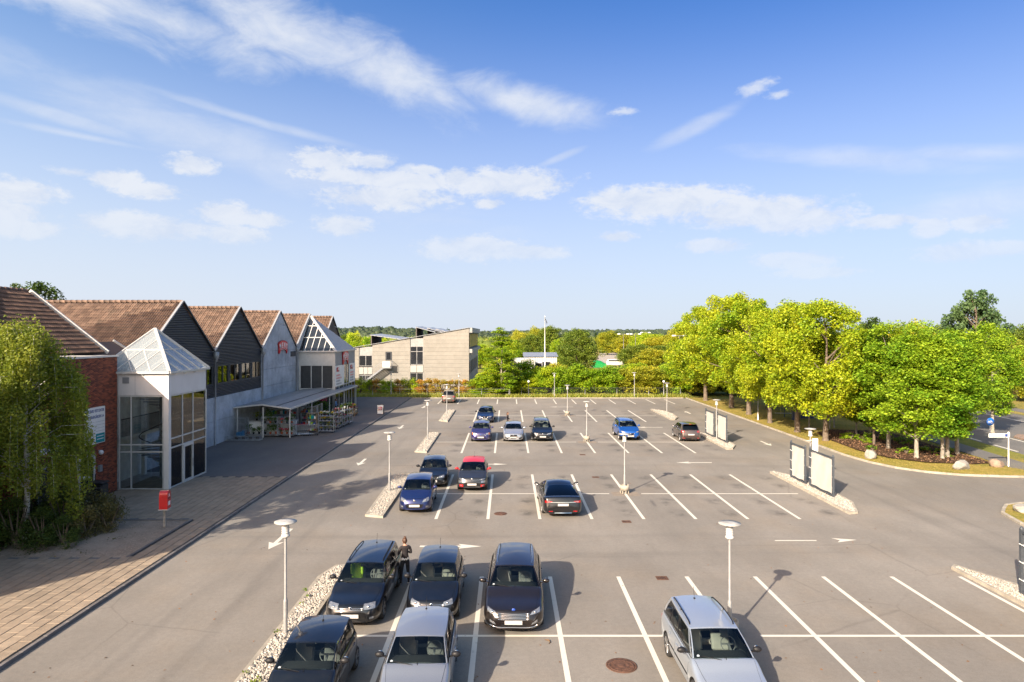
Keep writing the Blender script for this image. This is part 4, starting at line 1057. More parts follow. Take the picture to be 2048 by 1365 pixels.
# wall blocks between the recessed bays, board-marked courses as separate lifts
for (a, b_) in ((xb[0], xb[1]), (xb[2], xb[3]), (xb[4], xb[5])):
    z = 0; h = .62; i = 0
    while z < 11:
        z1 = z + h; ta, tb = topz(a), topz(b_)
        if z < tb:
            pa, pb = min(z1, ta), min(z1, tb)
            poly = [(a + .01, z + .008)] 
            poly = [(a + .01, z + .008), (b_ - .01, z + .008), (b_ - .01, pb - .008)]
            if pa > z + .02:
                if z1 > ta and z1 < tb:
                    xm = a + (b_ - a) * (z1 - ta) / (tb - ta); poly += [(xm, z1 - .008)]
                poly += [(a + .01, pa - .008)]
            else:
                xm = a + (b_ - a) * (z + .01 - ta) / (tb - ta); poly[0] = (xm, z + .008)
                if z1 < tb: xm2 = a + (b_ - a) * (z1 - ta) / (tb - ta); poly += [(xm2, z1 - .008)]
            q = MB(); q.extrude([(x, OY + .35, zz) for x, zz in poly], (0, -.35 + rnd.uniform(-.006, .006), 0)); ok_(q, 'concrete_course', M_CONCW)
        z = z1
q = MB(); q.prism([(xb[0], OY + .4), (xb[-1], OY + .4), (xb[-1], OY + 33), (xb[0], OY + 33)], 0, topz(xb[0]) - .3); ok_(q, 'core', M_REC)
q = MB(); q.extrude([(xb[0], OY + .36, 0), (xb[-1] - .02, OY + .36, 0), (xb[-1] - .02, OY + .36, topz(xb[-1]) - .15), (xb[0], OY + .36, topz(xb[0]) - .15)], (0, 32, 0)); ok_(q, 'inner_block', M_DK)
for (a, b_) in ((xb[0], xb[1]), (xb[1], xb[2]), (xb[2], xb[3]), (xb[3], xb[4]), (xb[4], xb[5])):
    q = MB(); q.bar((a, OY + .1, topz(a) + .04), (b_, OY + .1, topz(b_) + .04), .6, .07); ok_(q, 'parapet_cap', M_GREY)
def bay(a, b_, parts):
    for (z1, z0, kind) in parts:
        Z1, Z_ = oz(z1), oz(z0)
        if kind == 'p': q = MB(); q.box(a, b_, OY + .12, OY + .34, Z_, Z1); ok_(q, 'panel', M_REC)
        elif kind == 'l':
            n = 3 if b_ - a > 2.05 and z0 > 745 and z0 < 750 else 2
            for i in range(n): q = MB(); q.box(a + (b_ - a) * i / n + .03, a + (b_ - a) * (i + 1) / n - .03, OY - .05, OY + .1, Z_, Z1); ok_(q, 'balcony_panel', mat('office_panel', (.34, .33, .31), .6, var=.06))
        else:
            w = link('window', None, of, (15, -OY, 0)); f = MB(); xm = (a + b_) / 2; tw = .08
            for x in (a + tw / 2, xm, b_ - tw / 2): f.box(x - tw / 2, x + tw / 2, OY + .10, OY + .2, Z_, Z1)
            zz_ = [Z_, Z1 - tw] + ([Z1 - (Z1 - Z_) * .3] if Z1 - Z_ > 2.4 else [])
            for z in zz_: f.box(a + tw, xm - tw / 2, OY + .103, OY + .197, z, z + tw); f.box(xm + tw / 2, b_ - tw, OY + .103, OY + .197, z, z + tw)
            f.build('frame', M_REC, w)
            for (x0, x1) in ((a + tw, xm - tw / 2), (xm + tw / 2, b_ - tw)): g = MB(); g.box(x0, x1, OY + .14, OY + .15, Z_ + tw, Z1 - tw); g.build('pane', M_DARKGLASS, w)
bay(xb[1], xb[2], [(694, 711, 'p'), (711, 733, 'w'), (735, 749, 'l'), (751, 765, 'w')])
bay(xb[3], xb[4], [(677, 693, 'p'), (693, 730, 'w'), (731, 745, 'l'), (746, 770, 'w')])
# door, landing and stair
q = MB(); q.box(ox(771), ox(783.5), OY - .06, OY - .003, oz(721), oz(704)); d = ok_(q, 'door', M_DARKMETAL)
q = MB(); q.box(ox(773.5), ox(781), OY - .08, OY - .062, oz(719), oz(706)); q.build('pane', M_DARKGLASS, d)
st = link('outside_stair', None, of, (15, -OY, 0)); zl = oz(735); q = MB(); q.box(ox(768), ox(785), OY - 1.3, OY - .01, zl - .12, zl); q.build('landing', M_GREY, st)
for k in range(12):
    x = ox(768) - .26 * (k + 1); z = zl - .20 * (k + 1); q = MB(); q.box(x, x + .27, OY - 1.3, OY - .1, z - .04, z); q.build('step', M_GREY, st)
q = MB(); xe, ze = ox(768) - 3.2, zl - 2.45
for yy in (OY - 1.32, OY - .08): q.bar((ox(768), yy, zl - .1), (xe, yy, ze), .05, .22)
q.build('stringer', M_GREY, st); q = MB()
for yy in (OY - 1.32,):
    q.bar((ox(768), yy, zl + 1.0), (xe, yy, ze + 1.1), .05); q.bar((ox(768), yy, zl + 1.0), (ox(785), yy, zl + 1.0), .05)
    for k in range(13): x = ox(768) - .26 * k; q.bar((x, yy, zl - .2 * k), (x, yy, zl - .2 * k + 1.0), .025)
q.bar((ox(785), OY - 1.3, zl + 1), (ox(785), OY, zl + 1), .05)
for k in range(6): q.bar((ox(785), OY - 1.3 + k * .25, zl), (ox(785), OY - 1.3 + k * .25, zl + 1), .025)
q.build('railing', M_GREY, st); q = MB(); q.box(ox(768), ox(783), OY - 1.34, OY - 1.31, zl + .05, zl + .95); q.build('guard_panel', M_WPANEL, st)
# side facing the hedge end
for (z0, z1, m) in ((9.2, 10.0, M_REC), (6.0, 6.6, M_REC)):
    q = MB(); q.box(xb[5] + .01, xb[5] + .5, OY + .1, OY + 31, z0, z1); ok_(q, 'side_band', m)
for i in range(6):
    w = link('window', None, of, (15, -OY, 0)); g = MB(); y = OY + .6 + i * 5; g.box(xb[5] + .02, xb[5] + .06, y, y + 4.4, 6.8, 9.1); g.build('pane', M_DK, w)
    for j in range(5): g = MB(); g.box(xb[5] + .08, xb[5] + .1, y + .1 + j * .9, y + .65 + j * .9, 6.9, 9.0); g.build('blind', mat('yellow_blind', (.55, .42, .08), .6), w)
    g = MB(); g.box(xb[5] + .02, xb[5] + .06, y, y + 2.4, 2.6, 4.6); g.build('pane', M_DK, w)
# monopitch roof lights behind the parapet
for (pa, pb, pt0, pt1, dpt) in ((741.7, 821.5, 671, 669.5, 6), (831.7, 872, 655, 664, 8), (855, 893, 657, 663, 10), (872, 910, 659, 662, 12)):
    Yb = OY + dpt; x0 = (pa - VPX) * Yb / FPX; x1 = (pb - VPX) * Yb / FPX; zt = HC - (pt0 - HZ) * Yb / FPX
    q = MB(); q.extrude([(x0, Yb, 5.5), (x0, Yb, zt), (x0, Yb + 9, zt + .2), (x0, Yb + 9, 5.5)], (.15, 0, 0)); ok_(q, 'rooflight_cheek', mat('cheek_brown', (.10, .085, .08), .8))
    q = MB(); n = 6
    for i in range(n):
        u0, u1 = i / n, (i + .93) / n
        q.extrude([(x0 + (x1 - x0) * u0, Yb - 1, zt - .9 * u0), (x0 + (x1 - x0) * u1, Yb - 1, zt - .9 * u1), (x0 + (x1 - x0) * u1, Yb + 9, zt + .2 - .9 * u1), (x0 + (x1 - x0) * u0, Yb + 9, zt + .2 - .9 * u0)], (0, 0, .08))
    ok_(q, 'roof_sheets', M_ZINC)
# ================================================================== CARS
M_TYRE = mat('tyre_rubber', (.018, .018, .019), .8, bump=.2); M_RIM = mat('alloy', (.42, .43, .45), .3, metal=.85, var=.05); M_RIMD = mat('dark_alloy', (.10, .10, .11), .35, metal=.7)
M_CHROME = mat('chrome', (.65, .66, .68), .12, metal=1.0, var=.03); M_TRIM = mat('black_trim', (.010, .010, .011), .6, spec=.25)
M_CGLASS = glassmat('car_glass', (.66, .74, .71), 1.45); M_PRIV = glassmat('privacy_glass', (.012, .013, .015), 1.5)
M_LAMP = mat('headlamp', (.26, .27, .29), .08, metal=.55, coat=1, var=.25, scale=14); M_TAIL = mat('tail_red', (.30, .006, .008), .12, coat=1, var=.2, scale=16)
M_PLATE = mat('number_plate', (.42, .40, .39), .45, var=.04); M_SEATG = mat('seat_grey', (.16, .16, .165), .85); M_SEATD = mat('seat_dark', (.06, .06, .064), .85); M_SEATL = mat('seat_light', (.30, .29, .27), .85)
M_DASH = mat('dashboard', (.022, .022, .024), .7); M_ORANGE = mat('indicator_amber', (.55, .17, .02), .2, coat=1); M_GREEN = mat('seat_green', (.32, .50, .03), .7); M_UNDERB = mat('underbody', (.008, .008, .008), .9)
M_FROST = mat('headrest', (.05, .05, .055), .8)

M_MIRB = mat('mirror_black', (.012, .012, .014), .5, spec=.3)
def interp(pts, x):
    """smooth monotone interpolation through (x, y) points"""
    if x <= pts[0][0]: return pts[0][1]
    for i in range(len(pts) - 1):
        x0, y0 = pts[i]; x1, y1 = pts[i + 1]
        if x <= x1:
            def sl(j):
                if j <= 0 or j >= len(pts) - 1: 
                    a, b_ = (0, 1) if j <= 0 else (len(pts) - 2, len(pts) - 1)
                    return (pts[b_][1] - pts[a][1]) / (pts[b_][0] - pts[a][0])
                s0 = (pts[j][1] - pts[j - 1][1]) / (pts[j][0] - pts[j - 1][0]); s1 = (pts[j + 1][1] - pts[j][1]) / (pts[j + 1][0] - pts[j][0])
                return 0 if s0 * s1 <= 0 else 2 * s0 * s1 / (s0 + s1)
            h = x1 - x0; t_ = (x - x0) / h; m0, m1 = sl(i) * h, sl(i + 1) * h
            return (2 * t_**3 - 3 * t_**2 + 1) * y0 + (t_**3 - 2 * t_**2 + t_) * m0 + (-2 * t_**3 + 3 * t_**2) * y1 + (t_**3 - t_**2) * m1
    return pts[-1][1]
_wheels = {}
def wheel_meshes(Rw, w, dark):
    k = (Rw, w, dark)
    if k not in _wheels:
        q = MB(); r = Rw
        q.lathe([(r * .66, -w * .40), (r * .70, -w * .5), (r * .93, -w * .48), (r * .985, -w * .36), (r, -w * .15), (r, w * .15), (r * .985, w * .36), (r * .93, w * .48), (r * .70, w * .5), (r * .66, w * .40)], n=32, axis='X')
        ty = q.mesh('tyre', M_TYRE); q = MB()
        q.lathe([(r * .67, w * .46), (r * .63, w * .44), (r * .61, w * .30), (r * .60, -w * .2), (0, -w * .2)], n=32, axis='X', mi=1)
        q.lathe([(r * .69, w * .42), (r * .685, w * .49), (r * .62, w * .47)], n=32, axis='X'); q.lathe([(r * .15, w * .25), (r * .14, w * .42), (0, w * .44)], n=16, axis='X')
        for i in range(10):
            a = 2 * PI * (i // 2) / 5 + (.13 if i % 2 else -.13); q.bar((w * .36, r * .10 * math.cos(a), r * .10 * math.sin(a)), (w * .42, r * .645 * math.cos(a), r * .645 * math.sin(a)), .035, .035)
        _wheels[k] = (ty, q.mesh('rim', [M_RIMD if dark else M_RIM, M_TRIM]))
    return _wheels[k]

def car(name, label, X, Y, rz, col, L=4.2, Wd=1.76, H=1.48, wb=2.58, fo=.85, Rw=.315, hood=(.70, .80, .95), uc=1.22, uw=1.95, ur=None, ud=None, zd=.98, zt=.72,
        kind='hatch', wins=None, seats=None, tails=None, roofcol=None, mirrorcol=None, rails=None, front='plain', rear='plain', rake=.2, priv=False, lower=None, roofw=.655,
        headl=None, taill=None, dark=False, sill=.24, silver_arch=False, plate=True, trimline=None, antenna=None, lean=0, glassroof=False, childseat=False, headamber=False, steer=True, crown=.045, nose=.60, bow=.20, interior=True):
    t_ = thing(name, label, 'car', (X, Y, 0), rz)
    ur = ur if ur is not None else L - .55; ud = ud if ud is not None else L - .12
    mp_ = paint(*col); w2 = Wd / 2; zs = sill; P = lambda v, u, z: (v, u - L / 2, z)
    zn, zm, zc = hood
    if kind == 'sedan': top = [(0, .52), (.03, .60), (.10, zn - .03), (.30, zn + .02), (uc * .6, zm), (uc, zc), (ud, zd), (ud + .15, zd + .0), (L - .12, zd - .02), (L - .04, zt), (L, .58)]
    else: top = [(0, .52), (.03, .60), (.10, zn - .03), (.30, zn + .02), (uc * .6, zm), (uc, zc), (ud - .3, zd), (ud, zd), (L - .05, zd - .10), (L - .015, zt), (L, .56)]
    top = [p for i, p in enumerate(top) if i == 0 or p[0] > top[i - 1][0] + 1e-4]
    def hw(u):
        f = 1.0
        if u < .62: f = nose + (1 - nose) * (1 - (1 - u / .62) ** 2.4) ** .5
        if u > L - .5: f = min(f, .78 + .22 * (1 - (1 - (L - u) / .5) ** 2.4) ** .5)
        mid = (u - L * .5) / (L * .5); return w2 * f * (1 - .025 * mid * mid)
    wu = [fo + .0, fo + wb]; Ra = Rw + .055
    def zb(u):
        z = zs + (.0 if .25 < u < L - .3 else .0)
        for c in wu:
            d = abs(u - c)
            if d < Ra: z = max(z, Rw + math.sqrt(Ra * Ra - d * d))
        return z
    us = set([0, .012, .03, .06, .1, .15, .22, .3, .4, .5, .62, uc, ud, L - .62, L - .5, L - .4, L - .3, L - .2, L - .13, L - .08, L - .04, L - .015, L])
    us |= set(np.linspace(.7, L - .7, 26).tolist())
    for c in wu: us |= set((c + Ra * math.cos(a) * .9999 for a in np.linspace(0, PI, 17))); us |= {c - Ra - .004, c + Ra + .004}
    us = sorted(u for u in us if 0 <= u <= L); us = [u for i, u in enumerate(us) if i == 0 or u - us[i - 1] > .0025]
    prof = [(0, .93), (.06, .965), (.22, .992), (.45, 1.0), (.62, .995), (.80, .985), (.92, .965), (1.0, .93)]
    TS = [0, .05, .12, .22, .34, .46, .58, .70, .80, .88, .95, 1.0]
    cols = []
    for u in us:
        zt_ = interp(top, u); h = hw(u); b0 = zb(u); zsh = zt_ - .035; ring = []
        ring.append((0, b0)); ring.append((h * .80, b0)); 
        for s_ in TS:
            z = b0 + (zsh - b0) * s_; k = max(0, min(1, (z - zs) / max(.05, zsh - zs))); ring.append((h * interp(prof, k), z))
        cr = .03 if (u < uc or u > ud) else 0
        ring += [(h * .905, zt_ - .010), (h * .865, zt_), (h * .6, zt_ + cr * .6), (h * .3, zt_ + cr * .9), (0, zt_ + cr)]
        full = [(-v, z) for v, z in ring[::-1]] + ring[1:]
        bx = lambda v, z: u + bow * (v / w2) ** 2 * math.exp(-u / .35) - .10 * (v / w2) ** 2 * math.exp(-(L - u) / .3) + (.06 * math.exp(-((z - .42) / .12) ** 2) * 0)
        cols.append([P(v, bx(v, z) - (.05 * math.exp(-((z - .40) / .16) ** 2)) * math.exp(-u / .12) + (.05 * math.exp(-((z - .45) / .16) ** 2)) * math.exp(-(L - u) / .1), z) for v, z in full])
    q = MB(); n = len(cols[0]); half = n // 2; nr = half + 1
    v = [p for c in cols for p in c]; q.v = v; mlow = 1
    for i in range(len(cols) - 1):
        um = (us[i] + us[i + 1]) / 2
        for k in range(n - 1):
            # ring index measured from the top centre (0) outwards
            j = abs(k + .5 - half) ; idx = (half - .5) - j    # not used for sides
            kk = k if k < half else n - 2 - k                 # 0 at one end (bottom centre mirrored)
            zz = (v[i * n + k][2] + v[(i + 1) * n + k + 1][2]) / 2; vv = abs(v[i * n + k][0] + v[i * n + k + 1][0]) / 2
            top_cell = kk <= 4 - 1 if False else None
            # order along `full`: bottom? -> computed from ring reversed: starts at top centre? 
            q.f.append((i * n + k, (i + 1) * n + k, (i + 1) * n + k + 1, i * n + k + 1)); q.mi.append(0); q.sm.append(True)
    nring = len(ring)
    # classify: full = reversed ring (top centre .. bottom centre) then ring[1:]; so k counts top->bottom->top
    keep = []; 
    for fi, f in enumerate(q.f):
        i, k = divmod(fi, n - 1); um = (us[i] + us[i + 1]) / 2
        a = k if k < nring - 1 else (n - 2 - k)               # 0 = top centre cell ... nring-2 = bottom centre cell
        vv = abs(q.v[f[0]][0]); zz = sum(q.v[j][2] for j in f) / 4
        if a >= nring - 2 - 0: q.mi[fi] = 1                    # belly
        elif a == nring - 3: q.mi[fi] = 1
        if a <= 3 and uc + .02 < um < ud - .02: q.mi[fi] = -1   # open under the glasshouse
        if lower and zz < lower and q.mi[fi] == 0: q.mi[fi] = 2
    q.f.append(tuple(range(n))[::-1]); q.mi.append(0); q.sm.append(False); q.f.append(tuple((len(cols) - 1) * n + j for j in range(n))); q.mi.append(0); q.sm.append(False)
    F = [(f, m, s_) for f, m, s_ in zip(q.f, q.mi, q.sm) if m >= 0]; q.f, q.mi, q.sm = [list(x) for x in zip(*F)]
    # glasshouse
    zr = H - .02 ; vb = lambda u: hw(u) * .885; vt = roofw * Wd / 2 * 1.12 if roofw > 1 else roofw
    zbelt = lambda u: interp(top, u) - .012
    def topw(c): return vt * (1 - .05 * (2 * c - 1) ** 2 - (.05 * c if kind != 'sedan' else .04 * c))
    def zroof(c): return zr - crown - .055 * (1 - c) ** 2.5 - (.035 if kind != 'wagon' else .02) * c ** 3 - (.06 * c * c if kind == 'sedan' or rake > .5 else 0)
    cw_ = .045
    Aw = [-1, -.96, -.8, -.6, -.4, -.2, 0, .2, .4, .6, .8, .96, 1]
    Bw = [0, .035, .2, .4, .6, .8, .955, 1]
    def shield(a, b_):
        u0 = uc - .10 * (1 - a * a) - .02; u1 = uw - .05 * (1 - a * a)
        bu = math.sin(b_ * PI) * .04
        return P(a * (vb(uc) * (1 - b_) + topw(0) * b_) , u0 + (u1 - u0) * b_ - bu, zbelt(uc) * (1 - b_) + (zroof(0) + crown * (1 - a * a) * .9) * b_ + bu * .5 + .0)
    def backl(a, b_):
        u0 = ud + .03 * (1 - a * a); u1 = ur + .04 * (1 - a * a)
        bu = math.sin(b_ * PI) * (.03 if rake < .5 else .05)
        return P(a * (vb(ud) * (1 - b_) + topw(1) * b_), u0 + (u1 - u0) * b_ + bu, zbelt(ud) * (1 - b_) + (zroof(1) + crown * (1 - a * a) * .9) * b_ + bu * .4)
    def side(s_, c, b_):
        ub = uc + (ud - uc) * c; ut = uw + (ur - uw) * c; bu = math.sin(b_ * PI) * .018
        x = (vb(ub) * (1 - b_) + topw(c) * b_) + bu
        return P(s_ * x, ub + (ut - ub) * b_, zbelt(ub) * (1 - b_) + zroof(c) * b_)
    def roofp(a, c):
        sag = .05 * (1 - a * a)
        u = (uw - sag) * (1 - c) + (ur + .04 * (1 - a * a)) * c
        return P(a * topw(c), u, zroof(c) + crown * (1 - a * a) * .9 + .03 * math.sin(PI * min(1, c * 1.02)) * (1 - a * a) )
    def patch(fn, A, B, isglass, mats_, name_, gm, flip=False):
        gl = MB(); rows = [[fn(a, b_) for a in A] for b_ in B]
        for j in range(len(B) - 1):
            for i in range(len(A) - 1):
                am, bm_ = (A[i] + A[i + 1]) / 2, (B[j] + B[j + 1]) / 2; g = isglass(am, bm_)
                tgt = gl if g == 1 else q; base = len(tgt.v)
                tgt.v += [rows[j][i], rows[j][i + 1], rows[j + 1][i + 1], rows[j + 1][i]]
                tgt.f.append((base, base + 1, base + 2, base + 3) if not flip else (base + 3, base + 2, base + 1, base)); tgt.mi.append(0 if g == 1 else (1 if g == 2 else 0)); tgt.sm.append(True)
        if gl.f:
            o = merged(gl, name_, gm); return o
    def merged(mb, name_, m):
        import bmesh
        bm = bmesh.new(); me = mb.mesh(name_, m); bm.from_mesh(me); bmesh.ops.remove_doubles(bm, verts=bm.verts, dist=.0008); bm.to_mesh(me); bm.free()
        return link(name_, me, t_)
    patch(shield, Aw, Bw, lambda a, b_: 1 if abs(a) < .95 and .035 < b_ < .95 else (2 if b_ < .04 else 0), None, 'windscreen', M_CGLASS)
    if rear != 'none': patch(backl, Aw, Bw, lambda a, b_: 1 if abs(a) < .93 and .08 < b_ < .93 else 2 if kind == 'sedan' and b_ < .08 else 0, None, 'rear_window', M_PRIV if priv else M_CGLASS, True)
    wins = wins or [(.045, .44), (.475, .80)]
    cb = sorted(set([0, 1] + [c for w_ in wins for c in w_] + np.linspace(.1, .9, 9).round(2).tolist()))
    Bs = [0, .05, .3, .6, .91, 1]
    for s_ in (-1, 1):
        for (a, b_) in wins:
            patch(lambda c, bb_: side(s_, c, bb_), [c for c in cb if a <= c <= b_], [.05, .3, .6, .91], lambda *x: 1, None, 'side_window', M_PRIV if priv and a > .4 else M_CGLASS, s_ < 0)
        rows = None
        def fr(c, bb_): 
            ing = any(a < c < b_ for a, b_ in wins) and .05 < bb_ < .91
            if ing: return 3
            lo, hi = wins[0][0], wins[-1][1]
            return 2 if (lo < c < hi and bb_ < .91 and bb_ > .05) else 0
        for j in range(len(Bs) - 1):
            for i in range(len(cb) - 1):
                g = fr((cb[i] + cb[i + 1]) / 2, (Bs[j] + Bs[j + 1]) / 2)
                if g == 3: continue
                base = len(q.v); q.v += [side(s_, cb[i], Bs[j]), side(s_, cb[i + 1], Bs[j]), side(s_, cb[i + 1], Bs[j + 1]), side(s_, cb[i], Bs[j + 1])]
                q.f.append((base, base + 1, base + 2, base + 3) if s_ > 0 else (base + 3, base + 2, base + 1, base)); q.mi.append(1 if g == 2 else (3 if silver_arch and Bs[j] > .9 else 0)); q.sm.append(True)
    rq = MB(); rq.grid([[roofp(a, c) for a in Aw] for c in np.linspace(0, 1, 12)])
    body = merged(q, 'body', [mp_, M_TRIM, M_TRIM if lower else mp_, M_CHROME])
    import bmesh
    bm = bmesh.new(); bm.from_mesh(body.data); bmesh.ops.recalc_face_normals(bm, faces=bm.faces[:]); bm.to_mesh(body.data); bm.free()
    rfo = merged(rq, 'roof', M_DARKGLASS if glassroof else (paint(*roofcol) if roofcol else mp_))
    bvh = BVHTree.FromPolygons([tuple(x) for x in cols_flat(cols)], grid_faces(len(cols), n))
    # conforming patches ------------------------------------------------
    def proj(d, a, b_, off):
        """d: 'F' front (v,z) 'B' rear (v,z) 'L'/'R' sides (u,z) 'T' top (v,u)"""
        if d == 'F': o_, r = Vector(P(a * 1.25, -1.2, b_)), Vector((-a * .25, 1.2, 0))
        elif d == 'B': o_, r = Vector(P(a * 1.25, L + 1.2, b_)), Vector((-a * .25, -1.2, 0))
        elif d == 'T': o_, r = Vector(P(a, b_, 3)), Vector((0, 0, -1))
        else:
            s_ = 1 if d == 'R' else -1; o_, r = Vector(P(s_ * 2.5, a, b_)), Vector((-s_, 0, 0))
        h, nn, _, _ = bvh.ray_cast(o_, r.normalized())
        if h is None:
            tgt = {'F': P(a * .9, 0.02, b_), 'B': P(a * .9, L, b_), 'T': P(a, b_, .9), 'L': P(-w2, a, b_), 'R': P(w2, a, b_)}[d]
            h, nn, _, _ = bvh.find_nearest(Vector(tgt))
        if nn.dot(r) > 0: nn = -nn
        return h + nn * off
    def cpatch(name_, d, corners, m, off=.006, nx=8, ny=4, par=None, skirt=True):
        c = corners; rows = []
        for j in range(ny + 1):
            rows.append([proj(d, *[(c[0][k] * (1 - i / nx) + c[1][k] * i / nx) * (1 - j / ny) + (c[3][k] * (1 - i / nx) + c[2][k] * i / nx) * j / ny for k in (0, 1)], off) for i in range(nx + 1)])
        mb = MB(); mb.grid(rows)
        if skirt:
            rim = [rows[0][i] for i in range(nx + 1)] + [rows[j][nx] for j in range(1, ny + 1)] + [rows[ny][i] for i in range(nx - 1, -1, -1)] + [rows[j][0] for j in range(ny - 1, 0, -1)]
            cc = sum(rim, Vector()) / len(rim); ins = []
            for p in rim:
                h, nn, _, _ = bvh.find_nearest(p); ins.append(h - (p - h) * .3)
            k = len(rim); mb.add(rim + ins, [(i, (i + 1) % k, (i + 1) % k + k, i + k) for i in range(k)])
        o_ = mb.build(name_, m, par or t_); return o_
    def quad(v0, v1, z0, z1): return [(v0, z0), (v1, z0), (v1, z1), (v0, z1)]
    # panels with shut lines
    zsh = lambda u: interp(top, u)
    nd = len(wins) if kind != 'three' else 2
    for d in 'LR':
        split = uc + (ud - uc) * (wins[0][1] + .018)
        u0 = max(uc + .08, fo + Ra + .03); u2 = min(uc + (ud - uc) * .80, fo + wb + .12) if nd > 1 and kind != 'two' else split
        rngs = [(u0, split)] + ([(split + .02, fo + wb - Ra * .55)] if kind != 'two' else [])
        for (a, b_) in rngs:
            c = [(a + .02, zs + .10), (min(b_, fo + wb - Ra - .02), zs + .10), (b_, zsh(b_) - .055), (a, zsh(a) - .055)]
            e = [(a + .008, zs + .085), (min(b_, fo + wb - Ra - .02) + .012, zs + .085), (b_ + .012, zsh(b_) - .05), (a - .012, zsh(a) - .05)]
            dd = cpatch('door', d, c, mp_, .006, 6, 8); cpatch('door_gap', d, e, M_TRIM, .0015, 6, 8, dd, False)
            dd_h = []
            for i in range(5): dd_h.append(proj(d, b_ - .30 + i * .05, zsh(b_) - .15, .028 if 0 < i < 4 else .004))
            mb = MB(); mb.tube(dd_h, .013, 6); mb.build('handle', mp_, dd)
            if trimline: cpatch('side_moulding', d, [(a + .02, trimline), (b_ - .02, trimline), (b_ - .02, trimline + .05), (a + .02, trimline + .05)], M_TRIM, .012, 6, 1, dd)
    vhood = lambda u: hw(u) * .80
    hq = [(-hw(.3) * .74, .16), (hw(.3) * .74, .16), (hw(uc) * .84, uc - .07), (-hw(uc) * .84, uc - .07)]
    hood_ = cpatch('bonnet', 'T', hq, mp_, .006, 12, 12); cpatch('bonnet_gap', 'T', [(-hw(.3) * .75, .148), (hw(.3) * .75, .148), (hw(uc) * .85, uc - .06), (-hw(uc) * .85, uc - .06)], M_TRIM, .0015, 12, 12, hood_, False)
    for s_ in (-1, 1):
        mb = MB()                                     # wipers
        mb.tube([shift_(shield(s_ * .05 + (0 if s_ > 0 else -.05), .02), 0, -.02, .02), shift_(shield(s_ * .35 - .3, .10), 0, -.02, .02), shift_(shield(s_ * .45 - .45, .07), 0, -.02, .02)][:3], .008, 4); mb.build('wiper', M_TRIM, t_)
    # lamps, grille, bumpers, plates
    hl = headl or [(.40, .60), (.80, .62), (.80, .74), (.46, .70)]
    for s_ in (-1, 1):
        c = [(s_ * a * w2 if abs(a) <= 1.2 else a, z) for a, z in hl]
        o_ = cpatch('headlight', 'F', c, M_LAMP, .010, 7, 4)
        cv = sum(x[0] for x in c) / 4; cz_ = sum(x[1] for x in c) / 4
        p = proj('F', cv * .96, cz_, .014); mb = MB(); mb.sphere(p, .038, 10, 6); mb.build('lens', M_CHROME, o_)
        if headamber: cpatch('indicator', 'F', [(s_ * .80 * w2, hl[1][1]), (s_ * .88 * w2, hl[1][1]), (s_ * .88 * w2, hl[2][1]), (s_ * .80 * w2, hl[2][1])], M_ORANGE, .013, 2, 2, o_)
    fr_ = front
    def slats(v0, z0, z1, k, m=M_CHROME, par=None, taper=.0):
        for i in range(k):
            z = z0 + (z1 - z0) * (i + .5) / k; vv = v0 * (1 - taper * (i / k)); mb = MB(); mb.tube([proj('F', -vv + 2 * vv * j / 8, z, .016) for j in range(9)], .012, 5); mb.build('grille_bar', m, par or t_)
    if fr_ == 'chromegrille':
        g = cpatch('grille', 'F', [(-.36, .50), (.36, .50), (.50, .60), (-.50, .60)], M_TRIM, .010, 10, 3); cpatch('grille_upper', 'F', [(-.50, .60), (.50, .60), (.42, .67), (-.42, .67)], M_TRIM, .010, 10, 2, g); slats(.47, .50, .67, 5, par=g)
        cpatch('lower_intake', 'F', quad(-.38, .38, .30, .38), M_TRIM, .008, 10, 2); 
        mb = MB(); mb.tube([proj('F', x, .27 + .10 * max(0, abs(x) - .45) * 2, .012) for x in np.linspace(-.72, .72, 13)], .013, 5); mb.build('chrome_lip', M_CHROME, t_)
        for s_ in (-1, 1): cpatch('fog_lamp', 'F', [(s_ * .52, .36), (s_ * .72, .42), (s_ * .72, .48), (s_ * .56, .42)], M_LAMP, .012, 4, 2)
        bz = .735
    elif fr_ == 'hex':                                # blue oval family and other low wide grilles
        g = cpatch('grille', 'F', [(-.30, .30), (.30, .30), (.46, .50), (-.46, .50)], M_TRIM, .010, 10, 4); slats(.40, .31, .45, 3, M_TRIM, g); bz = .66
        for s_ in (-1, 1): cpatch('fog_lamp', 'F', quad(s_ * .56, s_ * .70, .34, .42), M_LAMP, .012, 3, 2)
    elif fr_ == 'single':                             # single-frame grille
        g = cpatch('grille', 'F', [(-.24, .32), (.24, .32), (.30, .62), (-.30, .62)], M_TRIM, .012, 8, 5); slats(.27, .36, .60, 6, M_TRIM, g); bz = .60
        mb = MB(); mb.tube([proj('F', a, z, .014) for a, z in ((-.24, .32), (.24, .32), (.30, .47), (.29, .62), (-.29, .62), (-.30, .47), (-.24, .32))], .009, 5); mb.build('grille_rim', M_CHROME, t_)
        for s_ in (-1, 1): cpatch('lower_intake', 'F', [(s_ * .42, .28), (s_ * .72, .32), (s_ * .72, .42), (s_ * .45, .40)], M_TRIM, .010, 4, 2)
    elif fr_ == 'vgrille':
        g = cpatch('grille', 'F', [(-.16, .42), (.16, .42), (.30, .66), (-.30, .66)], M_TRIM, .010, 8, 4); bz = .60; cpatch('lower_intake', 'F', quad(-.50, .50, .28, .38), M_TRIM, .008, 10, 2)
        mb = MB(); mb.tube([proj('F', a, z, .018) for a, z in ((-.34, .68), (-.28, .60), (-.16, .46), (0, .44), (.16, .46), (.28, .60), (.34, .68))], .014, 5); mb.build('chrome_v', M_CHROME, t_)
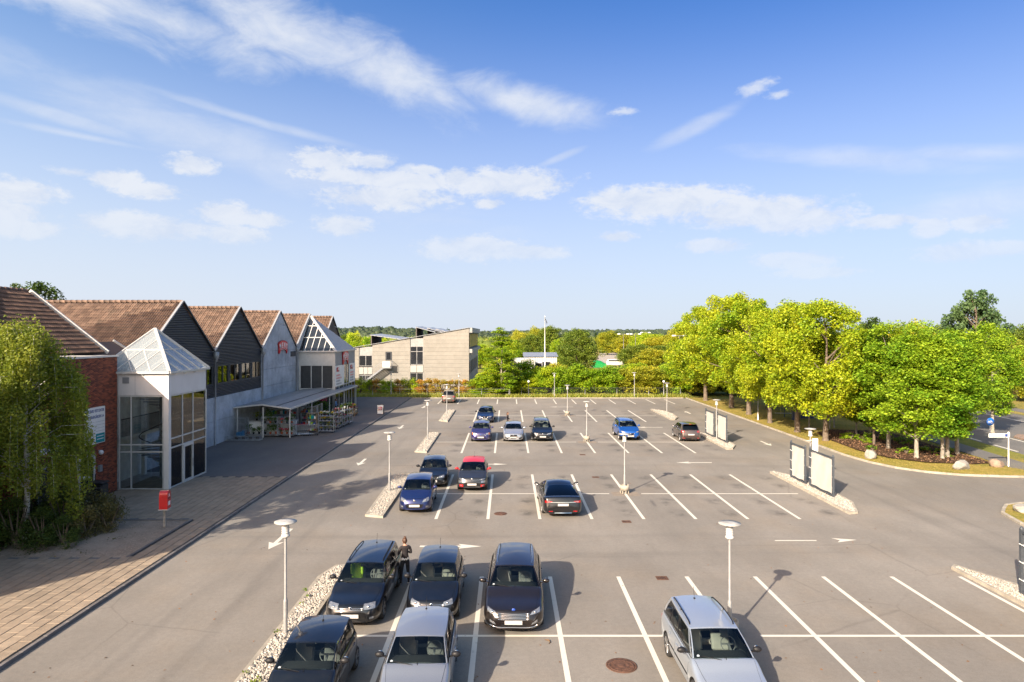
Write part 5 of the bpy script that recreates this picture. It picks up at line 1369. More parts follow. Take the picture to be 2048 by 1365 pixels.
        for s_ in (-1, 1): cpatch('fog_lamp', 'F', quad(s_ * .60, s_ * .72, .38, .44), M_LAMP, .012, 3, 2)
    elif fr_ == 'bubble':                             # stacked lamps with red rings
        cpatch('bumper_band', 'F', [(-.62, .34), (.62, .34), (.66, .50), (-.66, .50)], M_TRIM, .008, 12, 4); bz = .70
        for z in (.64, .67): mb = MB(); mb.tube([proj('F', x, z + .03 * abs(x), .012) for x in np.linspace(-.66, .66, 11)], .007, 4); mb.build('chrome_strip', M_CHROME, t_)
        for s_ in (-1, 1):
            cpatch('fog_surround', 'F', [(s_ * .50, .30), (s_ * .72, .30), (s_ * .72, .42), (s_ * .50, .42)], paint('coral_red', (.46, .006, .010), 0.0, .35), .022, 4, 3)
            cpatch('fog_lamp', 'F', quad(s_ * .56, s_ * .66, .33, .39), M_LAMP, .030, 2, 2); cpatch('main_lamp', 'F', quad(s_ * .52, s_ * .80, .50, .62), M_LAMP, .014, 5, 3)
    else:
        g = cpatch('grille', 'F', quad(-.42, .42, .585, .65), M_TRIM, .010, 10, 2); slats(.40, .585, .65, 2, M_CHROME, g); cpatch('lower_intake', 'F', quad(-.46, .46, .30, .40), M_TRIM, .008, 10, 2); bz = .635
        for s_ in (-1, 1): cpatch('fog_lamp', 'F', quad(s_ * .58, s_ * .70, .33, .39), M_LAMP, .010, 3, 2)
    p = proj('F', 0, bz, .022); mb = MB(); mb.sphere(p, (.058, .016, .040 if 'blueoval' in (tails or '') else .055), 14, 8); mb.build('badge', mat('badge_blue', (.02, .06, .30), .25) if 'blueoval' in (tails or '') else M_CHROME, t_)
    if plate:
        for d, z in (('F', .43 if fr_ != 'chromegrille' else .43), ('B', .62 if kind != 'sedan' else .66)):
            pc = proj(d, 0, z, .022); mb = MB(); y = pc.y; mb.box(-.26, .26, y - .006, y + .006, z - .056, z + .056); mb.build('number_plate', M_PLATE, t_)
    tl = taill or [(.62, .70), (.93, .68), (.93, .86), (.66, .84)]
    for s_ in (-1, 1):
        o_ = cpatch('tail_light', 'B', [(s_ * a * w2, z) for a, z in tl], M_TAIL, .012, 6, 4)
        a = sum(x[0] for x in tl) / 4 * w2 * s_; z = sum(x[1] for x in tl) / 4
        cpatch('reversing_lamp', 'B', quad(a - .07, a + .07, z - .022, z + .012), M_LAMP, .017, 3, 1, o_)
        cpatch('reflector', 'B', quad(s_ * .50, s_ * .70, .32, .36), M_TAIL, .010, 3, 1)
    tg = cpatch('tailgate', 'B', [(-.56 * w2 / .88, .54), (.56 * w2 / .88, .54), (.60 * w2 / .88, zd - .13 if kind != 'sedan' else zd - .12), (-.60 * w2 / .88, zd - .13 if kind != 'sedan' else zd - .12)], mp_, .006, 10, 6)
    cpatch('rear_valance', 'B', quad(-.55, .55, .27, .36), M_TRIM, .008, 10, 2)
    if rear == 'chromebar': cpatch('chrome_bar', 'B', quad(-.62, .62, .755, .785), M_CHROME, .022, 10, 1); cpatch('diffuser', 'B', quad(-.42, .42, .245, .275), M_CHROME, .014, 10, 1)
    if rear == 'redspoiler':
        pc = backl(0, .97); mb = MB(); mb.cbox((0, pc[1] + .06, pc[2] + .0), (Wd * .62, .20, .035), bevel=.01); mb.build('spoiler', mp_, t_); mb = MB(); mb.cbox((0, pc[1] + .165, pc[2]), (.22, .01, .025)); mb.build('brake_lamp', M_TAIL, t_)
    # mirrors
    for s_ in (-1, 1):
        mz = zsh(uc + .3) + .08; mu = uc + .30; mb = MB(); c = Vector(P(s_ * (w2 + .085), mu, mz)); mb.sphere(c, (.115, .075, .075), 12, 8); mb.bar(P(s_ * (w2 * .90), mu, mz - .06), P(s_ * (w2 + .05), mu, mz - .03), .05, .035)
        o_ = mb.build('wing_mirror', paint(*mirrorcol) if mirrorcol and mirrorcol[0] == 'coral_red' else (M_MIRB if mirrorcol or col in (BLK, NAVY) else mp_), t_)
        mb = MB(); mb.lathe([(0, 0), (.062, 0), (.062, .01)], (c.x, c.y + .072, c.z), 12, axis='Y'); mb.build('mirror_glass', M_CHROME, o_)
    # wheels
    tw = .205 if L > 4 else .185; ty, ri = wheel_meshes(Rw, tw, dark)
    for u in wu:
        for s_ in (-1, 1):
            e = link('wheel', None, t_, P(s_ * (w2 * .985 - tw / 2), u, Rw), (0, 0, 0 if s_ > 0 else PI)); link('tyre', ty, e); link('rim', ri, e)
    mb = MB(); mb.box(-w2 * .78, w2 * .78, -L / 2 + .35, L / 2 - .35, zs - .02, zs + .12); mb.build('floor_pan', M_UNDERB, t_)
    # cabin
    if interior:
        sm = seats or M_SEATD; zf = .28; zst = .50 + max(0, H - 1.48) * .6; low = kind == 'sedan'
        for s_ in (-1, 1):
            us_ = uc + 1.08 + .0; mb = MB()
            mb.cbox(P(s_ * .37, us_, zst), (.50, .50, .16), bevel=.05); Mx = Matrix.Rotation(-.30, 3, 'X'); 
            mb.cbox(P(s_ * .37, us_ + .30, zst + .31), (.48, .14, .56), M=Mx, bevel=.045); mb.cbox(P(s_ * .37, us_ + .41, zst + .65), (.26, .09, .15), M=Mx, bevel=.03); mb.build('seat', sm, t_)
        mb = MB(); mb.cbox(P(0, us_ + 1.0, zst), (1.2, .5, .16), bevel=.05); mb.cbox(P(0, us_ + 1.26, zst + .27), (1.18, .14, .50), M=Mx, bevel=.045)
        for v_ in (() if low else (-.36, .36)): mb.cbox(P(v_, us_ + 1.33, zst + .55), (.24, .08, .14), M=Mx, bevel=.03)
        mb.build('rear_seat', sm, t_)
        mb = MB(); z0 = zsh(uc) - .10; mb.cbox(P(0, uc + .24, z0), (w2 * 1.62, .62, .14), bevel=.05); mb.cbox(P(0, uc + .62, z0 - .14), (w2 * 1.5, .3, .22), bevel=.05); mb.build('dashboard', M_DASH, t_)
        mb = MB(); mb.box(-w2 * .86, w2 * .86, uc - L / 2 + .2, ud - L / 2 - .05, zf - .03, zf); mb.build('cabin_floor', M_DASH, t_)
        if steer:
            mb = MB(); cx, cy, cz0 = P(.37, uc + .74, zsh(uc) + .02); pts = []
            for i in range(21):
                a = 2 * PI * i / 20; pts.append((cx + .185 * math.cos(a), cy + .185 * math.sin(a) * .40, cz0 + .185 * math.sin(a) * .92))
            mb.tube(pts, .014, 6, cap=False); mb.bar((cx - .17, cy, cz0), (cx + .17, cy, cz0), .03, .04); mb.bar((cx, cy, cz0), (cx, cy - .3, cz0 - .12), .05); mb.build('steering_wheel', M_SEATG, t_)
        mb = MB(); pc = Vector(shield(0, .86)); mb.cbox(pc + Vector((0, .09, -.03)), (.24, .03, .07), bevel=.01); mb.build('inner_mirror', M_TRIM, t_)
        if childseat:
            mb = MB(); mb.cbox(P(-.37, us_ + .02, zst + .16), (.40, .36, .16), bevel=.05); mb.cbox(P(-.37, us_ + .17, zst + .42), (.36, .12, .56), M=Mx, bevel=.05); mb.cbox(P(-.55, us_ + .1, zst + .5), (.07, .2, .34), bevel=.02); mb.cbox(P(-.19, us_ + .1, zst + .5), (.07, .2, .34), bevel=.02); mb.build('child_seat', M_GREEN, t_)
        pc = Vector(shield(-.82, .12)); nrm_ = (Vector(shield(-.7, .12)) - pc).cross(Vector(shield(-.82, .25)) - pc).normalized()
        if nrm_.y > 0: nrm_ = -nrm_
        mb = MB(); x_ = (Vector(shield(-.7, .12)) - pc).normalized(); y_ = nrm_.cross(x_); mb.add([pc + nrm_ * .004 + x_ * (.034 * math.cos(a)) + y_ * (.034 * math.sin(a)) for a in [2 * PI * i / 14 for i in range(14)]], [tuple(range(14))]); mb.build('parking_disc', mat('disc_blue_grey', (.30, .34, .38), .5), t_)
    if rails:
        mr = {'black': M_TRIM, 'chrome': M_CHROME, 'body': mp_}[rails]
        for s_ in (-1, 1):
            pts = [Vector(roofp(s_ * .90, c)) + Vector((0, 0, h)) for c, h in ((.08, .0), (.12, .045), (.3, .06), (.5, .062), (.7, .06), (.90, .045), (.95, .0))]
            mb = MB(); mb.tube(pts, .017, 6); mb.tube([Vector(roofp(s_ * .90, .5)), pts[3]], .014, 6); mb.build('roof_rail', mr, t_)
    if antenna:
        pa = Vector(roofp(0, antenna)); mb = MB(); mb.sphere(pa, (.03, .05, .03), 8, 5); mb.tube([pa, pa + Vector((0, .10, .30))], .005, 5); mb.build('antenna', M_TRIM, t_)
    return t_
def shift_(p, x, y, z): return Vector(p) + Vector((x, y, z))
def cols_flat(cols): return [p for c in cols for p in c]
def grid_faces(m, n):
    f = [(i * n + k, (i + 1) * n + k, (i + 1) * n + k + 1, i * n + k + 1) for i in range(m - 1) for k in range(n - 1)]
    f.append(tuple(range(n))[::-1]); f.append(tuple((m - 1) * n + j for j in range(n))); return f
BLK = ('black_paint', (.006, .0065, .009), .3, .3); NAVY = ('navy_paint', (.010, .018, .055), .4, .3); SILV = ('silver_paint', (.36, .38, .41), .7, .3)
hatch = dict(rake=.2)
# foreground pair and their neighbours; cars face the camera unless turned
car('estate_car', 'black estate car with green child seat, farthest left beside the woman', -4.72, 22.95, R(-1), BLK, L=4.68, Wd=1.75, H=1.50, wb=2.70, fo=.93, hood=(.70, .80, .97), uc=1.33, uw=2.02, ur=4.28, ud=4.56, zd=.98, kind='wagon', wins=[(.045, .36), (.39, .66), (.69, .93)], seats=M_SEATG, rails='black', antenna=.82, childseat=True, headl=[(.44, .60), (.86, .61), (.86, .73), (.46, .72)])
car('hatchback', 'black hatchback parked right beside the woman with the phone', -2.36, 22.9, R(.5), BLK, L=3.98, Wd=1.68, H=1.47, wb=2.47, fo=.80, hood=(.72, .84, .98), uc=1.12, uw=1.80, ur=3.52, ud=3.86, seats=M_SEATL, antenna=.78, wins=[(.045, .46), (.50, .84)])
car('estate_car', 'dark brown black estate car with chrome roof rails and slatted chrome grille', .24, 22.6, R(-1.5), ('umber_black', (.018, .013, .012), .5, .28), L=4.87, Wd=1.86, H=1.49, wb=2.85, fo=.96, Rw=.33, hood=(.72, .83, .98), uc=1.42, uw=2.22, ur=4.42, ud=4.74, zd=1.0, kind='wagon', wins=[(.045, .36), (.39, .66), (.69, .92)], seats=M_SEATG, rails='chrome', front='chromegrille', tails='blueoval', headl=[(.52, .62), (.88, .66), (.92, .75), (.62, .70)])
car('city_car', 'black small car with silver roof edge, nearest bottom left corner', -4.83, 16.95, R(0), BLK, L=3.45, Wd=1.64, H=1.47, wb=2.34, fo=.72, Rw=.29, hood=(.74, .86, 1.0), uc=.95, uw=1.62, ur=3.08, ud=3.36, silver_arch=True, antenna=.7, seats=M_SEATG, taill=[(.70, .66), (.93, .66), (.93, .84), (.76, .84)])
car('hatchback', 'light silver hatchback with black mirrors, bottom centre behind the black one', -2.22, 17.45, R(.5), SILV, L=4.05, Wd=1.72, H=1.44, wb=2.5, fo=.80, hood=(.70, .82, .96), uc=1.15, uw=1.86, ur=3.55, ud=3.92, mirrorcol=BLK, antenna=.86, seats=M_SEATG)
car('estate_car', 'pale silver estate car with black roof rails, alone at the bottom right', 5.3, 17.75, R(1), ('pale_silver', (.42, .47, .53), .6, .32), L=4.45, Wd=1.74, H=1.52, wb=2.6, fo=.88, hood=(.70, .82, .97), uc=1.28, uw=2.05, ur=4.0, ud=4.33, kind='wagon', wins=[(.045, .40), (.43, .70), (.73, .93)], rails='black', antenna=.85, seats=M_SEATL, mirrorcol=('black_mirror', (.02, .02, .02), 0, .5), trimline=.52)
car('hatchback', 'dark blue metallic hatchback with chrome bonnet strip beside the stone island', -4.66, 35.75, R(1), ('blue_paint', (.012, .022, .10), .5, .28), L=3.75, Wd=1.66, H=1.50, wb=2.40, fo=.76, hood=(.74, .86, .99), uc=1.05, uw=1.72, ur=3.32, ud=3.62, front='hex', headl=[(.46, .58), (.90, .64), (.90, .78), (.56, .72)], seats=M_SEATD)
car('hatchback', 'black hatchback behind the dark blue metallic one by the stone island', -4.45, 41.55, R(3), BLK, L=4.0, Wd=1.74, H=1.46, wb=2.52, fo=.82, hood=(.72, .84, .98), uc=1.16, uw=1.9, ur=3.5, ud=3.85, front='vgrille', seats=M_SEATL)
car('city_car', 'dark grey city car with bright red roof and red mirrors', -2.02, 40.7, R(0), ('anthracite', (.035, .036, .040), .5, .3), L=4.0, Wd=1.75, H=1.49, wb=2.54, fo=.80, hood=(.76, .88, 1.0), uc=1.10, uw=1.78, ur=3.5, ud=3.85, roofcol=('coral_red', (.46, .006, .010), 0.0, .35), mirrorcol=('coral_red', (.46, .006, .010), 0.0, .35), front='bubble', headl=[(.50, .66), (.88, .69), (.88, .73), (.50, .70)], antenna=.8, lower=.36)
car('liftback_sedan', 'black sleek liftback sedan seen from behind, alone right of the red roofed car', 2.62, 35.65, PI + R(2), BLK, L=4.97, Wd=1.95, H=1.44, wb=2.96, fo=.93, Rw=.345, hood=(.68, .78, .93), uc=1.50, uw=2.35, ur=3.35, ud=4.55, zd=1.0, zt=.84, kind='sedan', rake=.7, wins=[(.05, .42), (.44, .82)], priv=True, rear='chromebar', taill=[(.50, .76), (.92, .74), (.92, .84), (.56, .82)], roofw=.62, glassroof=False)
car('compact_mpv', 'purple blue tall compact car with amber indicators in the third row', -2.22, 58.4, R(0), ('violet_blue', (.035, .030, .12), .4, .3), L=4.0, Wd=1.70, H=1.54, wb=2.48, fo=.78, hood=(.80, .90, 1.02), uc=.98, uw=1.55, ur=3.6, ud=3.88, tails='blueoval', headamber=True, headl=[(.50, .64), (.84, .64), (.84, .80), (.54, .76)], seats=M_SEATG)
car('hatchback', 'bright silver hatchback with big grille between purple and black cars', .5, 58.4, R(0), ('bright_silver', (.48, .50, .54), .7, .28), L=3.95, Wd=1.74, H=1.43, wb=2.47, fo=.80, hood=(.70, .82, .96), uc=1.15, uw=1.86, ur=3.4, ud=3.82, front='single', headl=[(.42, .60), (.90, .64), (.88, .73), (.50, .70)], antenna=.7)
car('compact_mpv', 'black people carrier right of the bright silver hatchback in the third row', 2.94, 58.9, R(0), BLK, L=4.4, Wd=1.80, H=1.64, wb=2.68, fo=.88, Rw=.325, hood=(.76, .88, 1.03), uc=1.20, uw=1.95, ur=4.0, ud=4.28, kind='wagon', wins=[(.045, .38), (.41, .66), (.69, .92)], rails='black', seats=M_SEATG)
car('hatchback', 'dark blue black hatchback alone on the fourth row behind the purple one', -2.22, 70.6, R(-2), NAVY, L=4.2, Wd=1.78, H=1.48, wb=2.6, fo=.86, front='vgrille')
car('crossover', 'bright blue crossover parked alone right of the slim lamp posts', 10.28, 59.3, R(1), ('azure_paint', (.008, .085, .36), .45, .28), L=4.38, Wd=1.80, H=1.60, wb=2.65, fo=.86, Rw=.35, hood=(.84, .95, 1.06), uc=1.16, uw=1.86, ur=3.88, ud=4.24, front='vgrille', lower=.42, headl=[(.50, .70), (.90, .74), (.90, .84), (.56, .78)], rails='black', sill=.30)
car('hatchback', 'brownish grey hatchback seen from behind next to white banner frames', 15.28, 58.6, PI - R(1), ('taupe_paint', (.095, .070, .065), .6, .3), L=3.95, Wd=1.68, H=1.50, wb=2.51, fo=.80, uc=1.05, uw=1.75, ur=3.4, ud=3.80, rear='redspoiler', priv=True, taill=[(.60, .80), (.96, .78), (.96, .93), (.60, .91)], lower=.0)
car('crossover', 'bronze grey crossover seen from behind at the far hedge', -7.72, 90.6, PI + R(2), ('bronze_paint', (.16, .13, .11), .6, .3), L=4.4, Wd=1.82, H=1.62, wb=2.65, fo=.88, Rw=.345, uc=1.2, uw=1.9, ur=3.9, ud=4.25, hood=(.84, .95, 1.06), zd=1.06, priv=True, lower=.36, taill=[(.60, .78), (.95, .78), (.95, .96), (.60, .92)])
# ================================================================== LAMPS
M_POLE = mat('lamp_pole', (.30, .30, .30), .5, metal=.3, var=.08); M_DISC = mat('lamp_disc', (.33, .325, .31), .6, var=.25, scale=4); M_LENS = mat('lamp_lens', (.46, .45, .43), .35, var=.05)
q = MB(); q.lathe([(.062, 0), (.062, .95), (.058, 1.0), (.038, 1.06), (.036, 2.86)], n=14); pole_m = q.mesh('pole', M_POLE)
q = MB(); q.lathe([(.036, 2.84), (.10, 2.87), (.125, 2.90), (.125, 2.94), (.105, 2.95), (.105, 3.2), (.11, 3.22), (.05, 3.26), (.05, 3.32)], n=18); lant_m = q.mesh('lantern', M_LENS)
q = MB()
for z in (3.0, 3.07, 3.14): q.lathe([(.085, z), (.118, z + .004), (.118, z + .012), (.085, z + .03)], n=18)
lou_m = q.mesh('louvre', M_DISC)
q = MB(); q.lathe([(0, 3.30), (.30, 3.305), (.325, 3.315), (.325, 3.335), (.12, 3.36), (0, 3.365)], n=32); disc_m = q.mesh('top_disc', M_DISC)
q = MB(); q.lathe([(.22, .16), (.26, .16), (.26, .46), (.22, .46), (.22, .16)], n=20)
for k in range(8): a = 2 * PI * k / 8; q.box(.24 * math.cos(a) - .025, .24 * math.cos(a) + .025, .24 * math.sin(a) - .025, .24 * math.sin(a) + .025, 0, .16)
col_m = q.mesh('collar', M_CONC)
def lamp(px, py, label, collar=False, P_=None, gl=True, s=1.0):
    p = P_ or G(px, py); t_ = thing('lamp_post', label, 'lamp post', (p[0], p[1], .06 if not collar else 0), rnd.uniform(0, 3), 'disc topped lamp posts of the car park')
    t_.scale = (s, s, s); t_.rotation_euler = (rnd.uniform(-.006, .006), rnd.uniform(-.006, .006), rnd.uniform(0, 3))
    link('pole', pole_m, t_); l = link('lantern', lant_m, t_); link('louvre', lou_m, l); link('top_disc', disc_m, t_)
    if collar: link('base_collar', col_m, t_)
lamp(571, 1272, 'grey lamp post on the stone island beside the black small car'); lamp(0, 0, 'lamp post with concrete collar behind the pale silver estate car', True, (BX[4], 20.3))
lamp(0, 0, 'lamp post with concrete collar right of the black liftback sedan', True, (BX[4], 38.5)); lamp(779, 985, 'lamp post on the stone island beside the dark blue metallic hatchback')
lamp(855.4, 881.5, 'lamp post on the stone island left of the purple compact car'); lamp(893.7, 831, 'lamp post on the farthest left stone island, in front of bronze crossover')
lamp(0, 0, 'lamp post with concrete collar between black people carrier and blue crossover', True, (BX[4], 57.0)); lamp(0, 0, 'lamp post with concrete collar in the farthest middle bay row', True, (BX[4], 75.3))
lamp(1333.8, 826, 'lamp post on the farthest right stone island'); lamp(1433.4, 880, 'lamp post between white banner frames behind the brownish grey hatchback')
lamp(0, 0, 'lamp post above the big pair of white banner frames on the right', False, (17.85, 40.2))
for (px, Y, s, lb) in ((917.9, 96.2, 1, 'lamp post at the hedge right of the bronze crossover'), (1109, 96.2, 1.02, 'lamp post at the tall hedge left of centre, beyond the far bays'), (1268.7, 96.2, 1.05, 'lamp post at the tall hedge beyond the blue crossover'), (782.3, 98.5, 1.05, 'thin lamp post before the low red leaved hedge')):
    lamp(0, 0, lb, False, ((px - VPX) * Y / FPX, Y), s=s)
for (px, Y, lb) in ((1057.3, 97.5, 'short ball lamp at the hedge below the flagpole'), (1327.5, 97.5, 'short ball lamp at the hedge near the yellow trees'), ):
    t_ = thing('ball_lamp', lb, 'lamp', ((px - VPX) * Y / FPX, Y, 0)); q = MB(); q.tube([(0, 0, 0), (0, 0, 2.1)], .05, 8); q.build('pole', M_DARKMETAL if px < 1100 else M_POLE, t_); q = MB(); q.sphere((0, 0, 2.2), .17, 12, 8); q.build('globe', M_SIGNW, t_)
# box beacon on the lamp above the banners
t_ = thing('advert_box', 'narrow white upright box strapped to the lamp post above the banner frames', 'sign box', (17.85, 40.05, 2.0)); q = MB(); q.cbox((.13, -.16, .43), (.30, .12, .85), bevel=.01); q.build('box', M_SIGNW, t_)
q = MB(); q.bar((-.35, -.1, .72), (.0, -.1, .76), .03); q.build('bracket', M_WHITE, t_)

# ------------------------------------------------------------------ banner frames
M_CLOTH = mat('banner_cloth', (.44, .42, .385), .85, var=.06, scale=2)
def banner(x, y0, y1, label, h=2.25, px_=None):
    yc = (y0 + y1) / 2; w = y1 - y0; t_ = thing('banner_frame', label, 'banner frame', (x, yc, .05), 0, 'blank white banners in grey frames on the right islands')
    for s_ in (-1, 1): q = MB(); q.cbox((0, s_ * w / 2, h / 2), (.10, .10, h)); q.lathe([(.07, h), (.05, h + .06), (0, h + .1)], (0, s_ * w / 2, 0), 8); q.build('upright', M_DARKF, t_)
    for z in (.10, h - .10): q = MB(); q.cbox((0, 0, z), (.085, w - .10, .085)); q.build('rail', M_DARKF, t_)
    q = MB(); rows = []
    for j in range(13):
        v = j / 12; z = .20 + (h - .40) * v
        rows.append([(.02 * math.sin(9 * u + 4 * v) * math.sin(PI * u) + .015 * math.sin(3 * v * PI + 7 * u), -(w / 2 - .13) + (w - .26) * u, z + .015 * math.sin(u * 11)) for u in [i / 14 for i in range(15)]])
    q.grid(rows); q.grid([[(p[0] + .006, p[1], p[2]) for p in r][::-1] for r in rows]); q.build('cloth', M_CLOTH, t_)
    q = MB()
    for s_ in (-1, 1):
        for z in (.5, 1.1, 1.7): q.bar((0, s_ * (w / 2 - .14), z), (-.07, s_ * (w / 2 + .02), z + .05), .018); q.bar((0, s_ * (w / 2 - .14), z), (.07, s_ * (w / 2 + .02), z + .05), .018)
    q.build('tie', M_SIGNW, t_)
M_DARKF = mat('frame_slate', (.05, .058, .07), .55, var=.15, dirt=.3)
banner(17.6, 40.35, 42.35, 'white banner frame left of the lamp post with the box'); banner(17.7, 37.1, 39.9, 'white banner frame nearer than the lamp post with the box')
banner(17.7, 58.5, 60.9, 'white banner frame just right of the brownish grey hatchback'); banner(17.85, 55.6, 58.05, 'white banner frame in front of the lamp post beyond the hatchback')
banner(17.55, 20.7, 23.3, 'white banner frame cut by the right edge of the picture')

# ------------------------------------------------------------------ fence at the back, flagpole
def fence(x0, x1, y, label, step=3.9):
    t_ = thing('wire_fence', label, 'fence', (x0, y, 0)); n = int((x1 - x0) / step)
    for i in range(n + 1): q = MB(); q.tube([(i * step, 0, 0), (i * step, 0, 1.25)], .035, 6); q.build('post', M_GREY, t_)
    q = MB()
    for z in (.15, .45, .75, 1.05, 1.22): q.bar((0, 0, z), (n * step, 0, z), .009)
    q.build('wire', M_GREY, t_)
fence(-31, 1, 97.6, 'low wire fence with grey posts before the red leaved hedge'); fence(2, 25, 98.6, 'low wire fence half hidden by the tall green hedge', 4.6)
t_ = thing('flagpole', 'tall white flagpole with dark pennant beyond the hedge', 'flagpole', ((1089.7 - VPX) * 118 / FPX, 118, 0))
q = MB(); q.tube([(0, 0, 0), (0, 0, 6), (0, 0, 11.9)], [.11, .09, .05], 10); q.sphere((0, 0, 12.0), .11, 10, 6); q.build('pole', M_SIGNW, t_)
q = MB(); q.grid([[(.05, 0, 11.7), (.2, .05, 11.5), (.42, .02, 11.0), (.36, .05, 10.6)], [(.05, 0, 11.5), (.14, .04, 11.3), (.3, .03, 10.8), (.34, .04, 10.55)]]); q.build('pennant', M_DARKMETAL, t_)

# ------------------------------------------------------------------ red letter box, litter bin, boulders, signs
t_ = thing('letter_box', 'bright red letter box on grey post at the shady bed corner', 'letter box', (-15.72, 31.3, .1), R(8))
q = MB(); q.cbox((0, 0, .45), (.10, .10, .95)); q.build('post', mat('weathered_post', (.25, .23, .21), .8, var=.3, scale=8), t_)
q = MB(); prof = [(-.23, 0), (.23, 0), (.23, .66)] + [(.23 * math.cos(a), .66 + .17 * math.sin(a)) for a in np.linspace(.2, PI - .2, 9)] + [(-.23, .66)]
q.extrude([(-.17 + .0, a, .86 + b_) for a, b_ in prof][::-1], (.36, 0, 0)); bd = q.build('body', mat('post_red', (.50, .008, .012), .35, coat=.4, var=.08), t_); bd.rotation_euler = (0, 0, 0)
q = MB(); q.cbox((0, 0, .85), (.40, .48, .03)); q.build('base_plate', M_WHITE, t_)
q = MB(); q.box(.191, .20, -.12, .12, 1.02, 1.20); q.build('label', M_SIGNW, t_); q = MB(); q.box(.191, .205, -.14, .14, 1.33, 1.36); q.build('slot', M_BLACK, t_)
q = MB(); q.lathe([(0, 0), (.05, 0), (.05, .006)], (.191, 0, 1.50), 12, axis='X'); q.build('crown_emblem', M_SIGNW, t_); q = MB(); q.box(.191, .196, -.11, .11, 1.42, 1.44); q.build('small_print', M_SIGNW, t_)
t_ = thing('litter_bin', 'black litter bin behind the shrubs under the white door', 'bin', (-21.3, 35.55, .1)); q = MB(); q.cbox((0, 0, .55), (.75, .65, 1.1), bevel=.08); q.build('body', M_BLACK, t_)
q = MB(); q.cbox((0, 0, 1.14), (.80, .70, .10), bevel=.04); q.build('lid', M_BLACK, t_); q = MB(); q.bar((-.3, -.335, .9), (.32, -.335, .92), .02); q.build('rim_strip', M_GREY, t_)
def boulder(px, py, w, h, d, m, label, seed):
    p = G(px, py, .12); t_r = np.random.default_rng(seed); t_ = MB(); v, f = ICO; V = [Vector(x) for x in v]; F = [tuple(x) for x in f]
    for _ in range(2):                                # subdivide the icosahedron
        mid = {}; F2 = []
        def mp2(a, b_):
            k = (min(a, b_), max(a, b_))
            if k not in mid: V.append(((V[a] + V[b_]) / 2).normalized()); mid[k] = len(V) - 1
            return mid[k]
        for a, b_, c in F: x, y, z = mp2(a, b_), mp2(b_, c), mp2(c, a); F2 += [(a, x, z), (x, b_, y), (z, y, c), (x, y, z)]
        F = F2
    planes = [(Vector(t_r.normal(size=3)).normalized(), t_r.uniform(.62, .9)) for _ in range(14)]; out = []
    for p_ in V:
        k = 1.0
        for n_, dd in planes:
            dt = p_.dot(n_)
            if dt > 0: k = min(k, dd / dt if dt > dd else 1)
        out.append((p_.x * k * w, p_.y * k * d, max(-.15, p_.z * k * h + h * .55)))
    t_.add(out, F); o = t_.build('boulder', m, None, (p.x, p.y, .1)); tag(o, label, 'boulder')
M_BOU = mat('pale_boulder', (.25, .235, .21), .8, var=.25, scale=3, bump=.6, bscale=12); M_BOU2 = mat('brown_boulder', (.22, .16, .12), .8, var=.25, scale=3, bump=.6, bscale=12)
boulder(1740, 917, .44, .46, .40, M_BOU, 'pointed whitish boulder on the dry grass near the yellow maples', 1); boulder(1923, 938, .60, .42, .42, M_BOU, 'broad pale grey boulder on the dry grass below the green maples', 2); boulder(1993, 934, .48, .40, .42, M_BOU2, 'brown rounded boulder beside the white street sign', 3)
boulder(2047, 1024, .6, .3, .4, M_BOU, 'flat pale boulder on the kerb corner at the right edge', 4)
t_ = thing('street_sign', 'white street name sign on a thin white pole beside the cycle path', 'street sign', (G(2017, 937).x, G(2017, 937).y, .1), R(2))
q = MB(); q.tube([(0, 0, 0), (0, 0, 2.35)], .04, 8); q.build('pole', M_SIGNW, t_); q = MB(); q.box(-1.35, -.05, -.02, .02, 1.97, 2.22); q.box(-.05, .05, -.05, .05, 2.0, 2.3); q.build('board', M_SIGNW, t_)
q = MB(); q.box(-.26, -.06, -.024, -.021, 2.0, 2.2); q.build('blue_field', M_INK, t_); q = MB()
for k in range(9): q.box(-1.25 + k * .105, -1.19 + k * .105, -.024, -.021, 2.06, 2.13)
q.build('small_print', M_INKG, t_)
def roundsign(px, py, Y, label):
    p = P2(px, py, Y); t_ = thing('cycle_sign', label, 'traffic sign', (p.x, p.y, .1)); q = MB(); q.tube([(0, 0, 0), (0, 0, p.z + .3)], .035, 8); q.build('pole', M_ZINC, t_)
    q = MB(); q.lathe([(0, -.05), (.33, -.05), (.33, -.035), (0, -.035)], (0, 0, p.z), 24, axis='Y'); q.build('disc', mat('traffic_blue', (.01, .12, .50), .4), t_)
    q = MB()
    for s_ in (-.12, .12): q.lathe([(.075, -.06), (.095, -.06), (.095, -.052)], (s_, 0, p.z - .07), 14, axis='Y')
    for a, b_ in (((-.12, -.07), (-.03, .06)), ((-.03, .06), (.10, .06)), ((.12, -.07), (.08, .1)), ((-.03, .06), (.02, -.07)), ((.02, -.07), (.10, .06))): q.bar((a[0], -.056, p.z + a[1]), (b_[0], -.056, p.z + b_[1]), .018)
    q.build('symbol', M_SIGNW, t_)
roundsign(1980, 846, 59, 'round blue cycle sign on the traffic island right of the maples')
